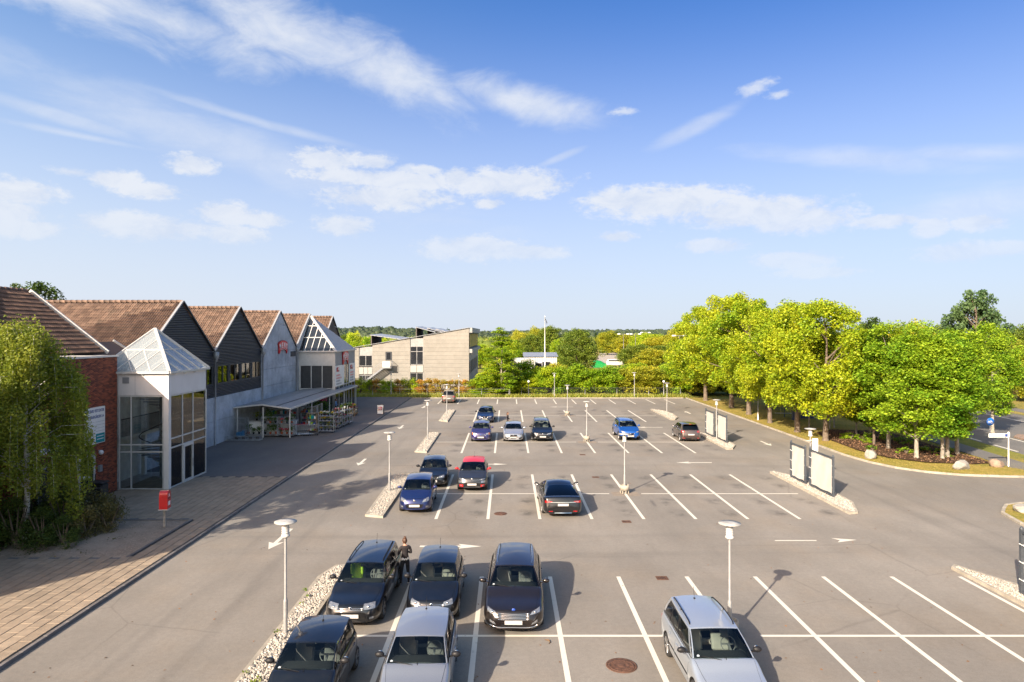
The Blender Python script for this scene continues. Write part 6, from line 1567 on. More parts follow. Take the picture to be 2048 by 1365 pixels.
# bus shelter among the trees
t_ = thing('bus_shelter', 'navy glass bus shelter with lit poster panel behind the maples', 'bus shelter', (31.2, 70.8, .1), R(-8))
M_NAVY = mat('shelter_navy', (.012, .03, .10), .4)
q = MB(); q.box(-.75, .75, -.12, .12, .15, 2.4); q.build('poster_case', M_NAVY, t_); q = MB(); q.box(-.5, .55, -.13, -.121, .75, 2.2); q.build('poster', mat('poster_print', (.30, .27, .22), .4, var=.6, scale=2.5), t_)
q = MB(); q.box(-3.6, .9, -.6, 1.3, 2.4, 2.5); q.build('roof', M_NAVY, t_)
for x in (-3.5, -2.1): q = MB(); q.box(x, x + .07, 1.1, 1.2, .1, 2.4); q.build('post', M_NAVY, t_)
for i in range(3): q = MB(); q.box(-3.4 + i * 1.0, -2.5 + i * 1.0, 1.15, 1.17, .3, 2.2); q.build('pane', M_GLASSC, t_)
q = MB(); q.box(-3.1, -1.2, .7, 1.05, .5, .55); q.build('bench', M_GREY, t_)
t_ = thing('path_bin', 'slim dark litter bin beside the bus shelter', 'bin', (29.2, 69.5, .1)); q = MB(); q.cbox((0, 0, .6), (.4, .4, 1.0), bevel=.04); q.build('body', M_NAVY, t_); q = MB(); q.cbox((0, 0, 1.13), (.44, .44, .06), bevel=.02); q.build('lid', M_BLACK, t_)
t_ = thing('marker_pole', 'thin blue white pole on the dry grass under the yellow maples', 'pole', (G(1516, 843).x, G(1516, 843).y, .1)); q = MB(); q.tube([(0, 0, 0), (0, 0, .9)], .06, 8); q.build('base', M_SIGNW, t_); q = MB(); q.tube([(0, 0, .9), (0, 0, 3.0)], .035, 8); q.build('pole', M_POLE, t_)

# ------------------------------------------------------------------ goods under the canopy
M_TROL = mat('trolley_steel', (.36, .38, .41), .4, metal=.7, var=.1); M_POT = mat('terracotta', (.32, .09, .045), .8); M_WOOD = mat('shelf_wood', (.20, .14, .08), .8, var=.2, scale=4)
M_LEAFD = leafmat('pot_leaf', (.04, .09, .02), (.14, .22, .04)); M_LEAFL = leafmat('pot_leaf_light', (.14, .20, .02), (.30, .32, .05))
FL = [mat('flower_' + n, c, .6) for n, c in (('pink', (.60, .06, .16)), ('white', (.7, .68, .66)), ('red', (.5, .02, .02)), ('yellow', (.65, .45, .04)), ('violet', (.2, .05, .3)))]
def plant_mesh(seed, r, h, m, n=140, flower=None, pot=True):
    g = np.random.default_rng(seed); c = g.normal(size=(n, 3)) * (r * .5, r * .5, h * .22) + (0, 0, .2 + h * .5); s = g.uniform(.03, .07, n) * (1 + r)
    v, f = scatter_copies(np.array([(-1, 0, 0), (0, -.5, .1), (1, 0, 0), (0, .5, .1)], float), np.array([(0, 1, 2, 3)]), c, rand_rot(g, n, .3), s)
    leaf = npmesh('leaves', v, f, m); q = MB(); q.lathe([(.07, 0), (.11, .18), (.12, .2), (.10, .2), (0, .17)], n=10); pt = q.mesh('pot', M_POT if seed in (4, 6, 7) else M_BLACK); fl = None
    if flower is not None:
        k = 26; c = g.normal(size=(k, 3)) * (r * .45, r * .45, h * .15) + (0, 0, .2 + h * .72); v, f = scatter_copies(ICO[0], ICO[1], c, rand_rot(g, k), g.uniform(.025, .05, k)); fl = npmesh('blossoms', v, f, FL[flower])
    return leaf, pt, fl
PV = [plant_mesh(1, .28, .55, M_LEAFD), plant_mesh(2, .3, .7, M_LEAFL), plant_mesh(3, .22, .35, M_LEAFD, 90, 1), plant_mesh(4, .22, .35, M_LEAFD, 90, 0), plant_mesh(5, .2, .3, M_LEAFL, 80, 3), plant_mesh(6, .22, .35, M_LEAFD, 90, 2), plant_mesh(7, .32, .9, M_LEAFD, 200), plant_mesh(8, .2, .3, M_LEAFD, 80, 4)]
KN = ['dark green', 'light green', 'white flowering', 'pink flowering', 'yellow flowering', 'red flowering', 'tall dark green', 'violet flowering']
def pot(x, y, z, k, s=1.0, where='on a plant trolley'):
    lf, pt, fl = PV[k]; t_ = thing('potted_plant', KN[k] + ' potted plant ' + where, 'potted plant', (x, y, z), rnd.uniform(0, 6), 'potted plants for sale ' + where); t_.scale = (s,) * 3
    link('pot', pt, t_); link('foliage', lf, t_)
    if fl: link('blossoms', fl, t_)
def trolley(x, y, w, d, h, zs_, label, mesh_back=False, kinds=(0, 2), rz=0, where='on a plant trolley', wood=False, group=None, dens=.42):
    t_ = thing('plant_trolley', label, 'plant trolley', (x, y, .1), rz, group)
    for a in (-1, 1):
        for b_ in (-1, 1): q = MB(); q.box(a * w / 2 - .02, a * w / 2 + .02, b_ * d / 2 - .02, b_ * d / 2 + .02, .12, h); q.build('upright', M_TROL, t_); q = MB(); q.lathe([(0, -.02), (.05, -.02), (.05, .02), (0, .02)], (a * (w / 2 - .08), b_ * (d / 2 - .08), .06), 10, axis='X'); q.build('castor', M_BLACK, t_)
    for z in zs_: q = MB(); q.box(-w / 2, w / 2, -d / 2, d / 2, z, z + .03); q.build('shelf', M_WOOD if wood else M_TROL, t_)
    if mesh_back:
        q = MB(); q.bar((-w / 2, -d / 2, h), (w / 2, -d / 2, h), .035)
        for i in range(int(w / .1)): q.bar((-w / 2 + i * .1, d / 2, .2), (-w / 2 + i * .1, d / 2, h), .008)
        q.build('mesh_panel', M_TROL, t_)
    for z in zs_:
        n = max(1, int(w / dens))
        for i in range(n):
            u = -w / 2 + (i + .5) * w / n; k = kinds[rnd.randrange(len(kinds))]; c, s_ = math.cos(rz), math.sin(rz); dy = rnd.uniform(-.1, .1)
            pot(x + u * c - dy * s_, y + u * s_ + dy * c, .13 + z, k, rnd.uniform(.8, 1.05) * (.75 if len(zs_) > 2 else 1), where)
# counter with white panel behind, trolleys in front of it
t_ = thing('sales_counter', 'white sided sales counter at the near end of the canopy', 'counter', (-20.6, 60.0, .1)); q = MB(); q.cbox((0, 0, .62), (3.9, .9, 1.2)); q.build('side_panels', M_SIGNW, t_); q = MB(); q.cbox((-.0, 0, 1.25), (4.1, 1.1, .06)); q.build('top', M_WHITE, t_)
for i, k in enumerate((1, 0, 6)): pot(-22.0 + i * .5, 59.9, 1.37, k, 1.0, 'on the white counter')
trolley(-21.9, 58.9, 1.35, .6, .3, (.2,), 'low plant trolley at the wall end of the counter', kinds=(0, 6), where='in front of the counter')
trolley(-20.45, 58.9, 1.35, .6, 1.75, (.2, 1.15), 'steel plant trolley of dark leafy plants, left of the pair', True, (0, 6, 2), where='on the left near trolley')
trolley(-19.05, 58.9, 1.3, .6, 1.75, (.2, 1.15), 'steel plant trolley of dark plants in terracotta pots, right of pair', True, (0, 5, 6, 3), where='on the right near trolley')
# shopping trolleys nested in a row
def cart(x, y, lb):
    t_ = thing('shopping_trolley', lb, 'shopping trolley', (x, y, .1), R(-84), 'row of nested shopping trolleys at the canopy post'); q = MB()
    B_ = [(-.28, -.42, .5), (.28, -.42, .5), (.22, .42, .62), (-.22, .42, .62)]; T_ = [(-.30, -.45, .95), (.30, -.45, .95), (.24, .48, .95), (-.24, .48, .95)]
    for i in range(4):
        j = (i + 1) % 4; q.bar(B_[i], B_[j], .012); q.bar(T_[i], T_[j], .016); q.bar(B_[i], T_[i], .012)
        for k in range(1, 7): a = Vector(B_[i]).lerp(Vector(B_[j]), k / 7); b_ = Vector(T_[i]).lerp(Vector(T_[j]), k / 7); q.bar(a, b_, .007)
        q.bar(Vector(B_[i]).lerp(Vector(T_[i]), .5), Vector(B_[j]).lerp(Vector(T_[j]), .5), .008)
    q.build('basket', M_TROL, t_); q = MB(); q.tube([(-.25, -.4, .12), (-.26, -.42, .5)], .014, 5); q.tube([(.25, -.4, .12), (.26, -.42, .5)], .014, 5); q.tube([(-.25, -.4, .14), (-.18, .4, .12)], .014, 5); q.tube([(.25, -.4, .14), (.18, .4, .12)], .014, 5); q.build('frame', M_CHROME, t_)
    q = MB(); q.bar((-.29, -.50, .99), (.29, -.50, .99), .035); q.build('handle', M_RED, t_)
    for (a, b_) in ((-.25, -.4), (.25, -.4), (-.18, .4), (.18, .4)): q = MB(); q.lathe([(0, -.015), (.06, -.015), (.06, .015), (0, .015)], (a, b_, .06), 10, axis='X'); q.build('castor', M_BLACK, t_)
for i in range(7): cart(-18.1 + i * .17, 59.5 + i * .06, 'shopping trolley with red handle nested in the row under the canopy')
t_ = thing('wire_cage', 'tall grey wire cage panels enclosing goods behind the trolleys', 'cage', (-20.4, 63.2, .1)); q = MB()
for (a, b_) in (((-2.6, 0), (2.3, 0)), ((2.3, 0), (2.3, 3.4))):
    a, b_ = Vector((*a, 0)), Vector((*b_, 0)); n = int((b_ - a).length / .12)
    for i in range(n + 1): p = a.lerp(b_, i / n); q.bar(p + Vector((0, 0, .1)), p + Vector((0, 0, 2.1)), .007)
    for z in (.1, .75, 1.4, 2.1): q.bar(a + Vector((0, 0, z)), b_ + Vector((0, 0, z)), .03)
q.build('wire_panel', M_TROL, t_)
for p in ((-2.6, 0), (0, 0), (2.3, 0), (2.3, 3.4)): q = MB(); q.box(p[0] - .04, p[0] + .04, p[1] - .04, p[1] + .04, 0, 2.15); q.build('post', M_GREY, t_)
def goods(x, y, w, h, d, lb, wood, seed, rz=0):
    t_ = thing('goods_rack', lb, 'rack', (x, y, .1), rz); g = random.Random(seed)
    for a in (-w / 2, w / 2): q = MB(); q.box(a - .03, a + .03, -d / 2, d / 2, 0, h); q.build('side', M_WOOD if wood else M_TROL, t_)
    for i in range(4):
        z = .12 + i * (h - .2) / 3; q = MB(); q.box(-w / 2 + .03, w / 2 - .03, -d / 2, d / 2, z, z + .03); q.build('shelf', M_WOOD if wood else M_TROL, t_)
        if i == 3: break
        u = -w / 2 + .08
        while u < w / 2 - .2:
            bw, bh = g.uniform(.10, .26), g.uniform(.14, .38); c = g.choice(['flower_white', 'flower_red', 'shelf_wood', 'seat_green', 'flower_pink', 'badge_blue', 'terracotta', 'sign_white', 'sign_turquoise'])
            b_ = MB(); b_.cbox((u + bw / 2, -.04, z + .03 + bh / 2), (bw * .9, d * .7, bh), bevel=.01); b_.build('boxed_goods', MATS[c], t_); u += bw + .03
goods(-17.7, 62.0, .85, 1.75, .6, 'wooden shelf rack of small goods right of the shopping trolleys', True, 1); goods(-21.2, 65.0, 2.4, 1.9, .6, 'steel rack of boxed goods deep under the canopy', False, 2)
goods(-19.2, 66.0, 1.6, 1.9, .5, 'steel rack of coloured goods beside the wire cage', False, 3)
trolley(-16.25, 61.4, 1.35, .6, 1.9, (.18, .62, 1.06, 1.5), 'four shelf flower trolley nearest the kerb in front of the canopy', False, (4, 2, 4, 0, 1), where='on the kerbside flower trolley', dens=.3)
trolley(-16.0, 64.2, .6, 1.3, 1.9, (.18, .62, 1.06, 1.5), 'four shelf flower trolley standing end on behind the kerbside one', False, (2, 4, 3), where='on the second flower trolley', dens=.3)
trolley(-15.9, 65.9, .6, 1.3, 1.9, (.18, .8, 1.5), 'flower trolley of mixed blossoms halfway along the canopy', False, (2, 0, 3, 7), where='on the third flower trolley', dens=.3)
trolley(-15.8, 67.5, .7, 1.3, 1.7, (.18, .8, 1.4), 'dark leafy plant trolley at the far end of the flower row', False, (6, 0, 0), where='on the far leafy trolley', dens=.35)
t_ = thing('flower_table', 'low wooden table of pale blossoms near the shop entrance', 'table', (-17.3, 74.3, .1)); q = MB(); q.cbox((0, 0, .8), (1.8, 1.4, .08)); q.build('top', M_WOOD, t_)
for a in (-.8, .8):
    for b_ in (-.6, .6): q = MB(); q.cbox((a, b_, .38), (.08, .08, .76)); q.build('leg', M_WOOD, t_)
for i in range(5): pot(-18.0 + i * .34, 74.2 + .2 * (i % 2), .95, (2, 4, 2, 3, 4)[i], .9, 'on the low wooden table')
# hanging basket, tall plants under the canopy
t_ = thing('hanging_basket', 'hanging basket of pink flowers under the canopy edge', 'hanging basket', (-18.95, 69.6, 2.35)); q = MB(); q.tube([(0, 0, .3), (0, 0, 0)], .012, 4); q.lathe([(0, -.28), (.18, -.2), (.22, 0), (.2, 0)], n=12); q.build('basket', M_BLACK, t_)
g = np.random.default_rng(5); v, f = scatter_copies(ICO[0], ICO[1], g.normal(size=(90, 3)) * (.24, .24, .12) + (0, 0, .02), rand_rot(g, 90), g.uniform(.035, .07, 90)); link('blossoms', npmesh('blossoms', v, f, FL[0]), t_)
v, f = scatter_copies(np.array([(-1, 0, 0), (0, -.5, .1), (1, 0, 0), (0, .5, .1)], float), np.array([(0, 1, 2, 3)]), g.normal(size=(160, 3)) * (.26, .26, .16) + (0, 0, -.25), rand_rot(g, 160), g.uniform(.04, .08, 160)); link('foliage', npmesh('foliage', v, f, M_LEAFD), t_)
for i, (x, y) in enumerate(((-19.6, 68.2), (-19.8, 69.8), (-20.2, 71.2), (-19.4, 72.6), (-20.4, 73.8), (-19.5, 67.2))): pot(x, y, .1, 6, 1.9, 'on the ground deep under the canopy')
# roll cages, bike rack, A-board, ride-on car
t_ = thing('roll_cage', 'blue grey roll cages against the concrete wall left of the canopy', 'roll cage', (-22.65, 58.0, .1)); q = MB()
for (a, b_) in ((-.5, -.4), (.5, -.4), (.5, .4), (-.5, .4)): q.bar((a, b_, .1), (a, b_, 1.75), .035)
for z in (.15, .7, 1.2, 1.75):
    for (a, b_) in (((-.5, -.4), (.5, -.4)), ((.5, -.4), (.5, .4)), ((-.5, .4), (.5, .4)), ((-.5, -.4), (-.5, .4))): q.bar((*a, z), (*b_, z), .018)
for i in range(9): q.bar((-.5 + i * .125, -.4, .15), (-.5 + i * .125, -.4, 1.75), .009); q.bar((.5, -.4 + i * .1, .15), (.5, -.4 + i * .1, 1.75), .009)
q.build('cage', M_TROL, t_); q = MB(); q.cbox((-.1, 0, .35), (.5, .5, .4), bevel=.05); q.cbox((.2, -.05, .45), (.22, .3, .5), bevel=.05); q.build('blue_sacks', mat('blue_plastic', (.02, .14, .30), .4), t_)
t_ = thing('bicycle_rack', 'low galvanised bicycle rack in front of the roll cages', 'bicycle rack', (-21.9, 56.6, .1)); q = MB()
for z, y in ((.08, -.25), (.08, .25), (.42, -.05), (.36, .2)): q.bar((-1.55, y, z), (1.45, y, z), .035)
for k in range(6): x = -1.5 + k * .58; q.tube([(x, -.25, .06), (x, -.08, .42), (x, .2, .36), (x, .25, .08)], .016, 5); q.tube([(x + .09, -.25, .06), (x + .09, -.08, .42), (x + .09, .2, .36), (x + .09, .25, .08)], .016, 5)
q.build('rail_frame', M_ZINC, t_)
ab = G(761, 829, .1); t_ = thing('pavement_sign', 'small white pavement board with red shop badge near the far kerb', 'pavement sign', (ab.x, ab.y, .1), R(3))
q = MB(); q.cbox((0, -.16, .55), (.66, .04, .95), M=Matrix.Rotation(-.12, 3, 'X')); q.build('board', M_SIGNW, t_); q = MB()
for a in (-.33, .33): q.bar((a, -.28, 0), (a, -.08, 1.1), .04); q.bar((a, .28, 0), (a, -.05, 1.1), .04)
q.bar((-.33, -.08, 1.1), (.33, -.08, 1.1), .04); q.build('frame', M_BLACK, t_); e = arch_sign(t_, 0, -.20, .66, .44, .40, 'Y')
rd = G(703, 831, .1); t_ = thing('ride_on_car', 'little white and orange vintage ride-on car beside the shop entrance', 'ride', (rd.x, rd.y, .1), R(0))
q = MB(); q.cbox((0, .2, .42), (.95, 1.6, .45), bevel=.10); q.cbox((0, -.45, .36), (.80, .7, .50), bevel=.14); q.build('body', mat('cream_paint', (.50, .40, .28), .35, coat=.5), t_)
q = MB(); q.cbox((0, .15, .20), (1.02, 1.7, .16), bevel=.05); q.build('running_board', mat('orange_paint', (.5, .12, .02), .4), t_); q = MB(); q.cbox((0, -.82, .22), (.9, .06, .07), bevel=.02); q.build('bumper', M_CHROME, t_)
for s_ in (-.28, .28): q = MB(); q.sphere((s_, -.80, .50), .10, 10, 6); q.build('headlight', M_LAMP, t_); 
for a in (-.42, .42):
    for b_ in (-.5, .7): q = MB(); q.lathe([(0, -.06), (.2, -.06), (.22, 0), (.2, .06), (0, .06)], (a, b_, .2), 14, axis='X'); q.build('wheel', M_TYRE, t_)
q = MB()
for s_ in (-.42, .42): q.bar((s_, -.15, .62), (s_, -.05, 1.15), .04); q.bar((s_, .9, .62), (s_, .9, 1.2), .04)
q.bar((-.42, -.05, 1.15), (.42, -.05, 1.15), .04); q.build('screen_frame', M_CHROME, t_); q = MB(); q.box(-.4, .4, -.11, -.10, .64, 1.12); q.build('screen', M_GLASSC, t_); q = MB(); q.cbox((0, .5, .78), (.7, .3, .4), bevel=.06); q.build('seat', M_RED, t_)

# ------------------------------------------------------------------ far things beyond the hedge
def long_block(name, cat, px0, px1, py0, Y, d, m, label, rows=18):
    x0, x1 = (px0 - VPX) * Y / FPX, (px1 - VPX) * Y / FPX; z = HC - (py0 - HZ) * Y / FPX; t_ = thing(name, label, cat, ((x0 + x1) / 2, Y, 0)); w = x1 - x0
    for i in range(rows): q = MB(); q.box(-w / 2 + w * i / rows + .03, -w / 2 + w * (i + 1) / rows - .03, 0, d, 0, z - .2); q.build('wall_sheet', m, t_)
    q = MB(); q.extrude([(-w / 2 - .3, -.3, z - .2), (-w / 2 - .3, d / 2, z + .6), (-w / 2 - .3, d + .3, z - .2)], (w + .6, 0, 0)); q.build('roof', M_ZINC, t_)
long_block('warehouse', 'shed', 1050, 1114, 712, 150, 12, M_WHITE, 'long white sheet metal shed behind the flagpole')
Y = 135.0; t_ = thing('parked_truck', 'white box truck parked left of the long white shed', 'truck', ((1045 - VPX) * Y / FPX, Y, 0), R(12))
q = MB(); q.cbox((0, 0, 2.9), (3.4, 7, 2.6), bevel=.05); q.build('box_body', M_WHITE, t_); q = MB(); q.cbox((2.9, 0, 2.2), (2.0, 2.4, 2.6), bevel=.2); q.build('cab', M_WHITE, t_); q = MB(); q.cbox((2.9, -1.21, 2.8), (1.4, .04, .9)); q.cbox((3.92, 0, 2.8), (.04, 2.0, .9)); q.build('cab_window', M_DARKGLASS, t_)
for a in (-1.2, .3, 2.9): q = MB(); q.lathe([(0, -.15), (.5, -.15), (.5, .15), (0, .15)], (a, -1.2, .5), 16, axis='Y'); q.build('wheel', M_TYRE, t_)
q = MB(); q.box(3.9, 5.5, -1, 1, 1.0, 3.4); q.build('engine_block', M_TRIM, t_)
Y = 190.0; t_ = thing('van', 'small white van beyond the hedge near the green cover', 'van', ((1229 - VPX) * Y / FPX, Y, -.1), R(85)); z = .2
q = MB(); q.cbox((0, 0, 1.0), (1.9, 4.6, 1.2), bevel=.2); q.cbox((0, .3, 1.75), (1.7, 3.4, .7), bevel=.2); q.build('body', M_WHITE, t_); q = MB(); q.cbox((0, .3, 1.72), (1.74, 2.8, .4)); q.build('side_glass', M_DARKGLASS, t_)
for a in (-.95, .95):
    for b_ in (-1.4, 1.4): q = MB(); q.lathe([(0, -.1), (.33, -.1), (.33, .1), (0, .1)], (a, b_, .33), 12, axis='X'); q.build('wheel', M_TYRE, t_)
Y = 185.0; x0 = (1179 - VPX) * Y / FPX; o = MB(); rows = [[(x0 + 4.6 * i / 8, Y + j * .8, .9 + 1.0 * math.sin(PI * i / 8) * math.sin(PI * j / 5) + rnd.uniform(-.1, .1)) for i in range(9)] for j in range(6)]; o.grid(rows); o.grid([[(p[0], p[1], -.1) for p in rows[0]], rows[0]])
tag(o.build('covered_pile', mat('green_tarpaulin', (.01, .22, .05), .5)), 'green tarpaulin over a heap beyond the hedge', 'tarpaulin')
q = MB(); p = ((1153 - VPX) * 180 / FPX, 180); q.sphere((p[0], p[1], -.2), (4.5, 3, 1.6), 20, 10, jit=.05, rnd=rnd); tag(q.build('sand_heap', mat('sand', (.45, .30, .17), .95)), 'orange brown sand heap left of the green tarpaulin', 'sand heap')
q = MB(); X_ = lambda px, Y: (px - VPX) * Y / FPX; q.add([(X_(1190, 215), 215, -.10), (X_(1265, 215), 215, -.10), (X_(1240, 330), 330, -.1), (X_(1200, 330), 330, -.1)], [(0, 1, 2, 3)]); o = q.build('gravel_yard', mat('gravel_yard', (.33, .29, .25), .95)); o['kind'] = 'structure'
for i, (px, Y, h) in enumerate(((1247, 200, 9.0), (1271, 205, 9.0), (1291, 230, 9.5), (1359, 160, 8.6))):
    t_ = thing('street_light', ('far twin armed street light above the yard', 'second far street light right of the twin armed one', 'farthest small street light above the shrubs', 'far street light in front of the yellow maples')[i], 'street light', (X_(px, Y), Y, 0), 0); q = MB(); q.tube([(0, 0, 0), (0, 0, h)], .09, 6); q.build('pole', M_POLE, t_)
    q = MB(); q.bar((-1.3, 0, h), (1.3, 0, h), .08); q.build('arm', M_POLE, t_)
    for s_ in (-1, 1): q = MB(); q.sphere((s_ * 1.3, 0, h), (.55, .3, .2), 8, 5); q.build('head', M_SIGNW, t_)
# ------------------------------------------------------------------ small litter on the asphalt
g = np.random.default_rng(31); P = []
for _ in range(520):
    x, y = g.uniform(-13, 24), 17 + 60 * g.random() ** 2; P.append((x, y, .006))
v, f = scatter_copies(np.array([(-.05, 0, 0), (0, -.03, .012), (.05, 0, 0), (0, .03, .014)]), np.array([(0, 1, 2, 3)]), np.array(P), rand_rot(g, len(P), 1.6), g.uniform(.3, 1.1, len(P)))
o = link('fallen_leaves', npmesh('fallen_leaves', v, f, MATS['dead_leaf'])); o['kind'] = 'stuff'
p = G(1098, 1284); q = MB(); q.tube([(p.x - .12, p.y + .1, .02), (p.x, p.y + .04, .03), (p.x + .03, p.y - .08, .02), (p.x - .02, p.y - .16, .02)], [.01, .018, .016, .006], 6); tag(q.build('twig', mat('twig_brown', (.16, .09, .04), .8)), 'brown curled twig on the asphalt right of the slatted grille car', 'twig')
# ================================================================== TREES AND SHRUBS
M_BARK = mat('bark', (.13, .10, .075), .9, var=.3, scale=5, bump=.6, bscale=20); M_BARKL = mat('pale_bark', (.26, .23, .19), .85, var=.35, scale=4, bump=.5, bscale=20); M_BIRCH = mat('birch_bark', (.5, .48, .44), .8, var=.45, scale=7)
LF_Y = leafmat('leaf_maple_yellow', (.15, .28, .012), (.46, .47, .020), .34); LF_G = leafmat('leaf_maple_green', (.10, .25, .016), (.34, .44, .024), .32); LF_D = leafmat('leaf_dark', (.03, .065, .016), (.09, .14, .03), .25)
LF_M = leafmat('leaf_mid', (.08, .15, .02), (.22, .27, .035), .35); LF_H = leafmat('leaf_hedge', (.16, .33, .018), (.50, .54, .028), .42); LF_P = leafmat('needle_pine', (.04, .085, .03), (.10, .16, .055), .15); LF_B = leafmat('leaf_birch', (.11, .17, .02), (.34, .36, .06), .45)
LF_R = leafmat('leaf_autumn', (.20, .30, .03), (.62, .30, .06), .35, 1.3, .5); LF_O = leafmat('leaf_olive', (.22, .28, .025), (.50, .46, .04), .40)
LB = np.array([(-.5, 0, -.08), (0, -.36, 0), (.5, 0, -.08), (0, .36, 0.0)], float); LFc = np.array([(0, 1, 2), (0, 2, 3)])
def foliage(g, centres, rads, n, size, flat=.6, squash=.6, hang=0.0):
    """leaves gathered round the clump centres, laid like small tiers"""
    k = len(centres); idx = g.integers(0, k, n); d = g.normal(size=(n, 3)); d /= np.linalg.norm(d, axis=1)[:, None]
    r = g.random(n) ** .45; p = centres[idx] + d * (rads[idx] * r)[:, None] * np.array([1, 1, squash])
    if hang: p[:, 2] -= hang * g.random(n) ** 2
    s = size * g.uniform(.6, 1.25, n)
    return scatter_copies(LB, LFc, p, rand_rot(g, n, flat), s)
def tree_mesh(seed, H, Rr, base, nl, size, leaf, bark, trunk=.18, shape='round', fork=1, ncl=70, clr=.9, flat=.6, squash=.55):
    g = np.random.default_rng(seed); rr = random.Random(seed); q = MB(); hc = (H - base); cx = []
    for _ in range(ncl * 3):
        t_ = rr.random(); z = base + hc * t_
        if shape == 'round': w = math.sin(PI * min(1, (t_ * .86 + .10))) ** .62
        elif shape == 'cone': w = (1 - t_) ** .75 * (.35 + .65 * min(1, t_ * 6 + .3))
        elif shape == 'pine': w = (math.sin(PI * (t_ * .8 + .15)) ** .8)
        elif shape == 'column': w = .85 * math.sin(PI * (t_ * .85 + .1)) ** .4
        else: w = 1 - .5 * t_
        a = rr.uniform(0, 2 * PI); rad = Rr * w * (rr.random() ** .42) * (1 + .16 * math.sin(3 * a + seed) + .1 * math.sin(5 * a + z))
        c = (rad * math.cos(a), rad * math.sin(a), z)
        if all((c[0] - o[0]) ** 2 + (c[1] - o[1]) ** 2 + (c[2] - o[2]) ** 2 > (clr * .62) ** 2 for o in cx): cx.append(c)
        if len(cx) >= ncl: break
    C = np.array(cx); lean = (rr.uniform(-.25, .25), rr.uniform(-.25, .25)); zt = base + hc * .55
    tp = [(lean[0] * (z / H) ** 1.5, lean[1] * (z / H) ** 1.5, z) for z in (0, .25, base * .5, base, (base + zt) / 2, zt, H * .86)]
    q.tube(tp, [trunk * 1.35, trunk * 1.08, trunk * .95, trunk * .85, trunk * .65, trunk * .42, trunk * .12], 10)
    order = sorted(range(len(cx)), key=lambda i: rr.random())[:min(len(cx), 26)]
    for i in order:
        c = Vector(cx[i]); z0 = max(base * .75, min(zt * 1.15, c.z - .5 * math.hypot(c.x, c.y) - rr.uniform(.1, .6))); a = Vector((lean[0] * (z0 / H) ** 1.5, lean[1] * (z0 / H) ** 1.5, z0)); m = a.lerp(c, .5) + Vector((0, 0, .12 * (c - a).length)); rad = trunk * .36
        q.tube([a, m, c], [rad, rad * .6, rad * .22], 6, cap=False)
    v, f = foliage(g, C, np.array([clr * rr.uniform(.7, 1.25) for _ in cx]), nl, size, flat, squash)
    return q.mesh('trunk', bark), npmesh('crown', v, f, leaf)
def plant_tree(meshes, x, y, s, label, name='tree', cat='tree', group=None, rz=None, sz=None, z=.08):
    t_ = thing(name, label, cat, (x, y, z), rnd.uniform(0, 6) if rz is None else rz, group); t_.scale = (s, s, sz or s)
    link('trunk', meshes[0], t_); link('crown', meshes[1], t_); return t_
MY = [tree_mesh(11, 11.7, 4.7, 2.7, 36000, .225, LF_Y, M_BARK, .24, ncl=120, clr=.92, flat=.2, squash=.85), tree_mesh(12, 11.4, 4.5, 2.6, 36000, .225, LF_Y, M_BARK, .22, ncl=120, clr=.92, flat=.2, squash=.85), tree_mesh(13, 12.5, 5.2, 2.8, 38000, .235, LF_Y, M_BARK, .25, ncl=125, clr=1.0, flat=.2, squash=.85)]
MG = [tree_mesh(21, 9.4, 2.5, 1.9, 25000, .20, LF_G, M_BARKL, .15, ncl=75, clr=.85, squash=.6, flat=.5), tree_mesh(22, 9.2, 2.7, 1.8, 25000, .20, LF_G, M_BARKL, .14, 'cone', ncl=75, clr=.85, squash=.6, flat=.5), tree_mesh(23, 8.6, 2.3, 2.0, 20000, .20, LF_G, M_BARKL, .13, ncl=65, clr=.8, squash=.6, flat=.5)]
MD = [tree_mesh(31, 11, 3.4, 2.5, 10000, .32, LF_D, M_BARK, .2, 'column', ncl=65, clr=1.0), tree_mesh(32, 11, 4.2, 1.6, 17000, .32, LF_M, M_BARK, .2, ncl=110, clr=1.15, flat=.2, squash=.8), tree_mesh(33, 10, 4.0, 1.2, 16000, .32, LF_O, M_BARK, .2, ncl=110, clr=1.1, flat=.2, squash=.8)]
MP = tree_mesh(41, 13, 4.0, 4.0, 12000, .34, LF_P, M_BARK, .26, 'pine', ncl=60, clr=.9, squash=.75, flat=0)
MC = tree_mesh(51, 10.5, 3.4, .8, 14000, .30, LF_G, M_BARKL, .18, 'cone', ncl=90, clr=.85, squash=.35, flat=1.4)
MT = tree_mesh(61, 5, 1.1, 1.9, 1500, .2, LF_M, M_BARKL, .06, ncl=20, clr=.5)
KEYM = [(G(1457, 818), 0, 1.12, 'yellow green maple at the far left end of the kerbside maples'), (G(1491, 831), 2, 1.0, 'tall yellow green maple, second along the kerb from the far end'),
        (G(1532.7, 848.7), 1, .95, 'dark trunked yellow maple, third along the kerb from the far end'), (G(1587, 866.6), 0, .97, 'yellow maple with thick forked trunk above the boxed lamp post'), (G(1642.6, 884.6), 1, .98, 'yellow maple with flecked trunk, nearest of the big kerbside maples')]
for p, k, s, lb in KEYM: plant_tree(MY[k], p.x + .35, p.y, s, lb, 'maple_tree', group='big yellow green maples along the kerb')
plant_tree(MY[2], 26.4, 91, 1.0, 'farthest yellow green maple beside the tall hedge corner', 'maple_tree', group='big yellow green maples along the kerb')
plant_tree(MY[1], 30.5, 80, .95, 'yellow green maple standing behind the kerbside row near the road', 'maple_tree', group='big yellow green maples along the kerb')
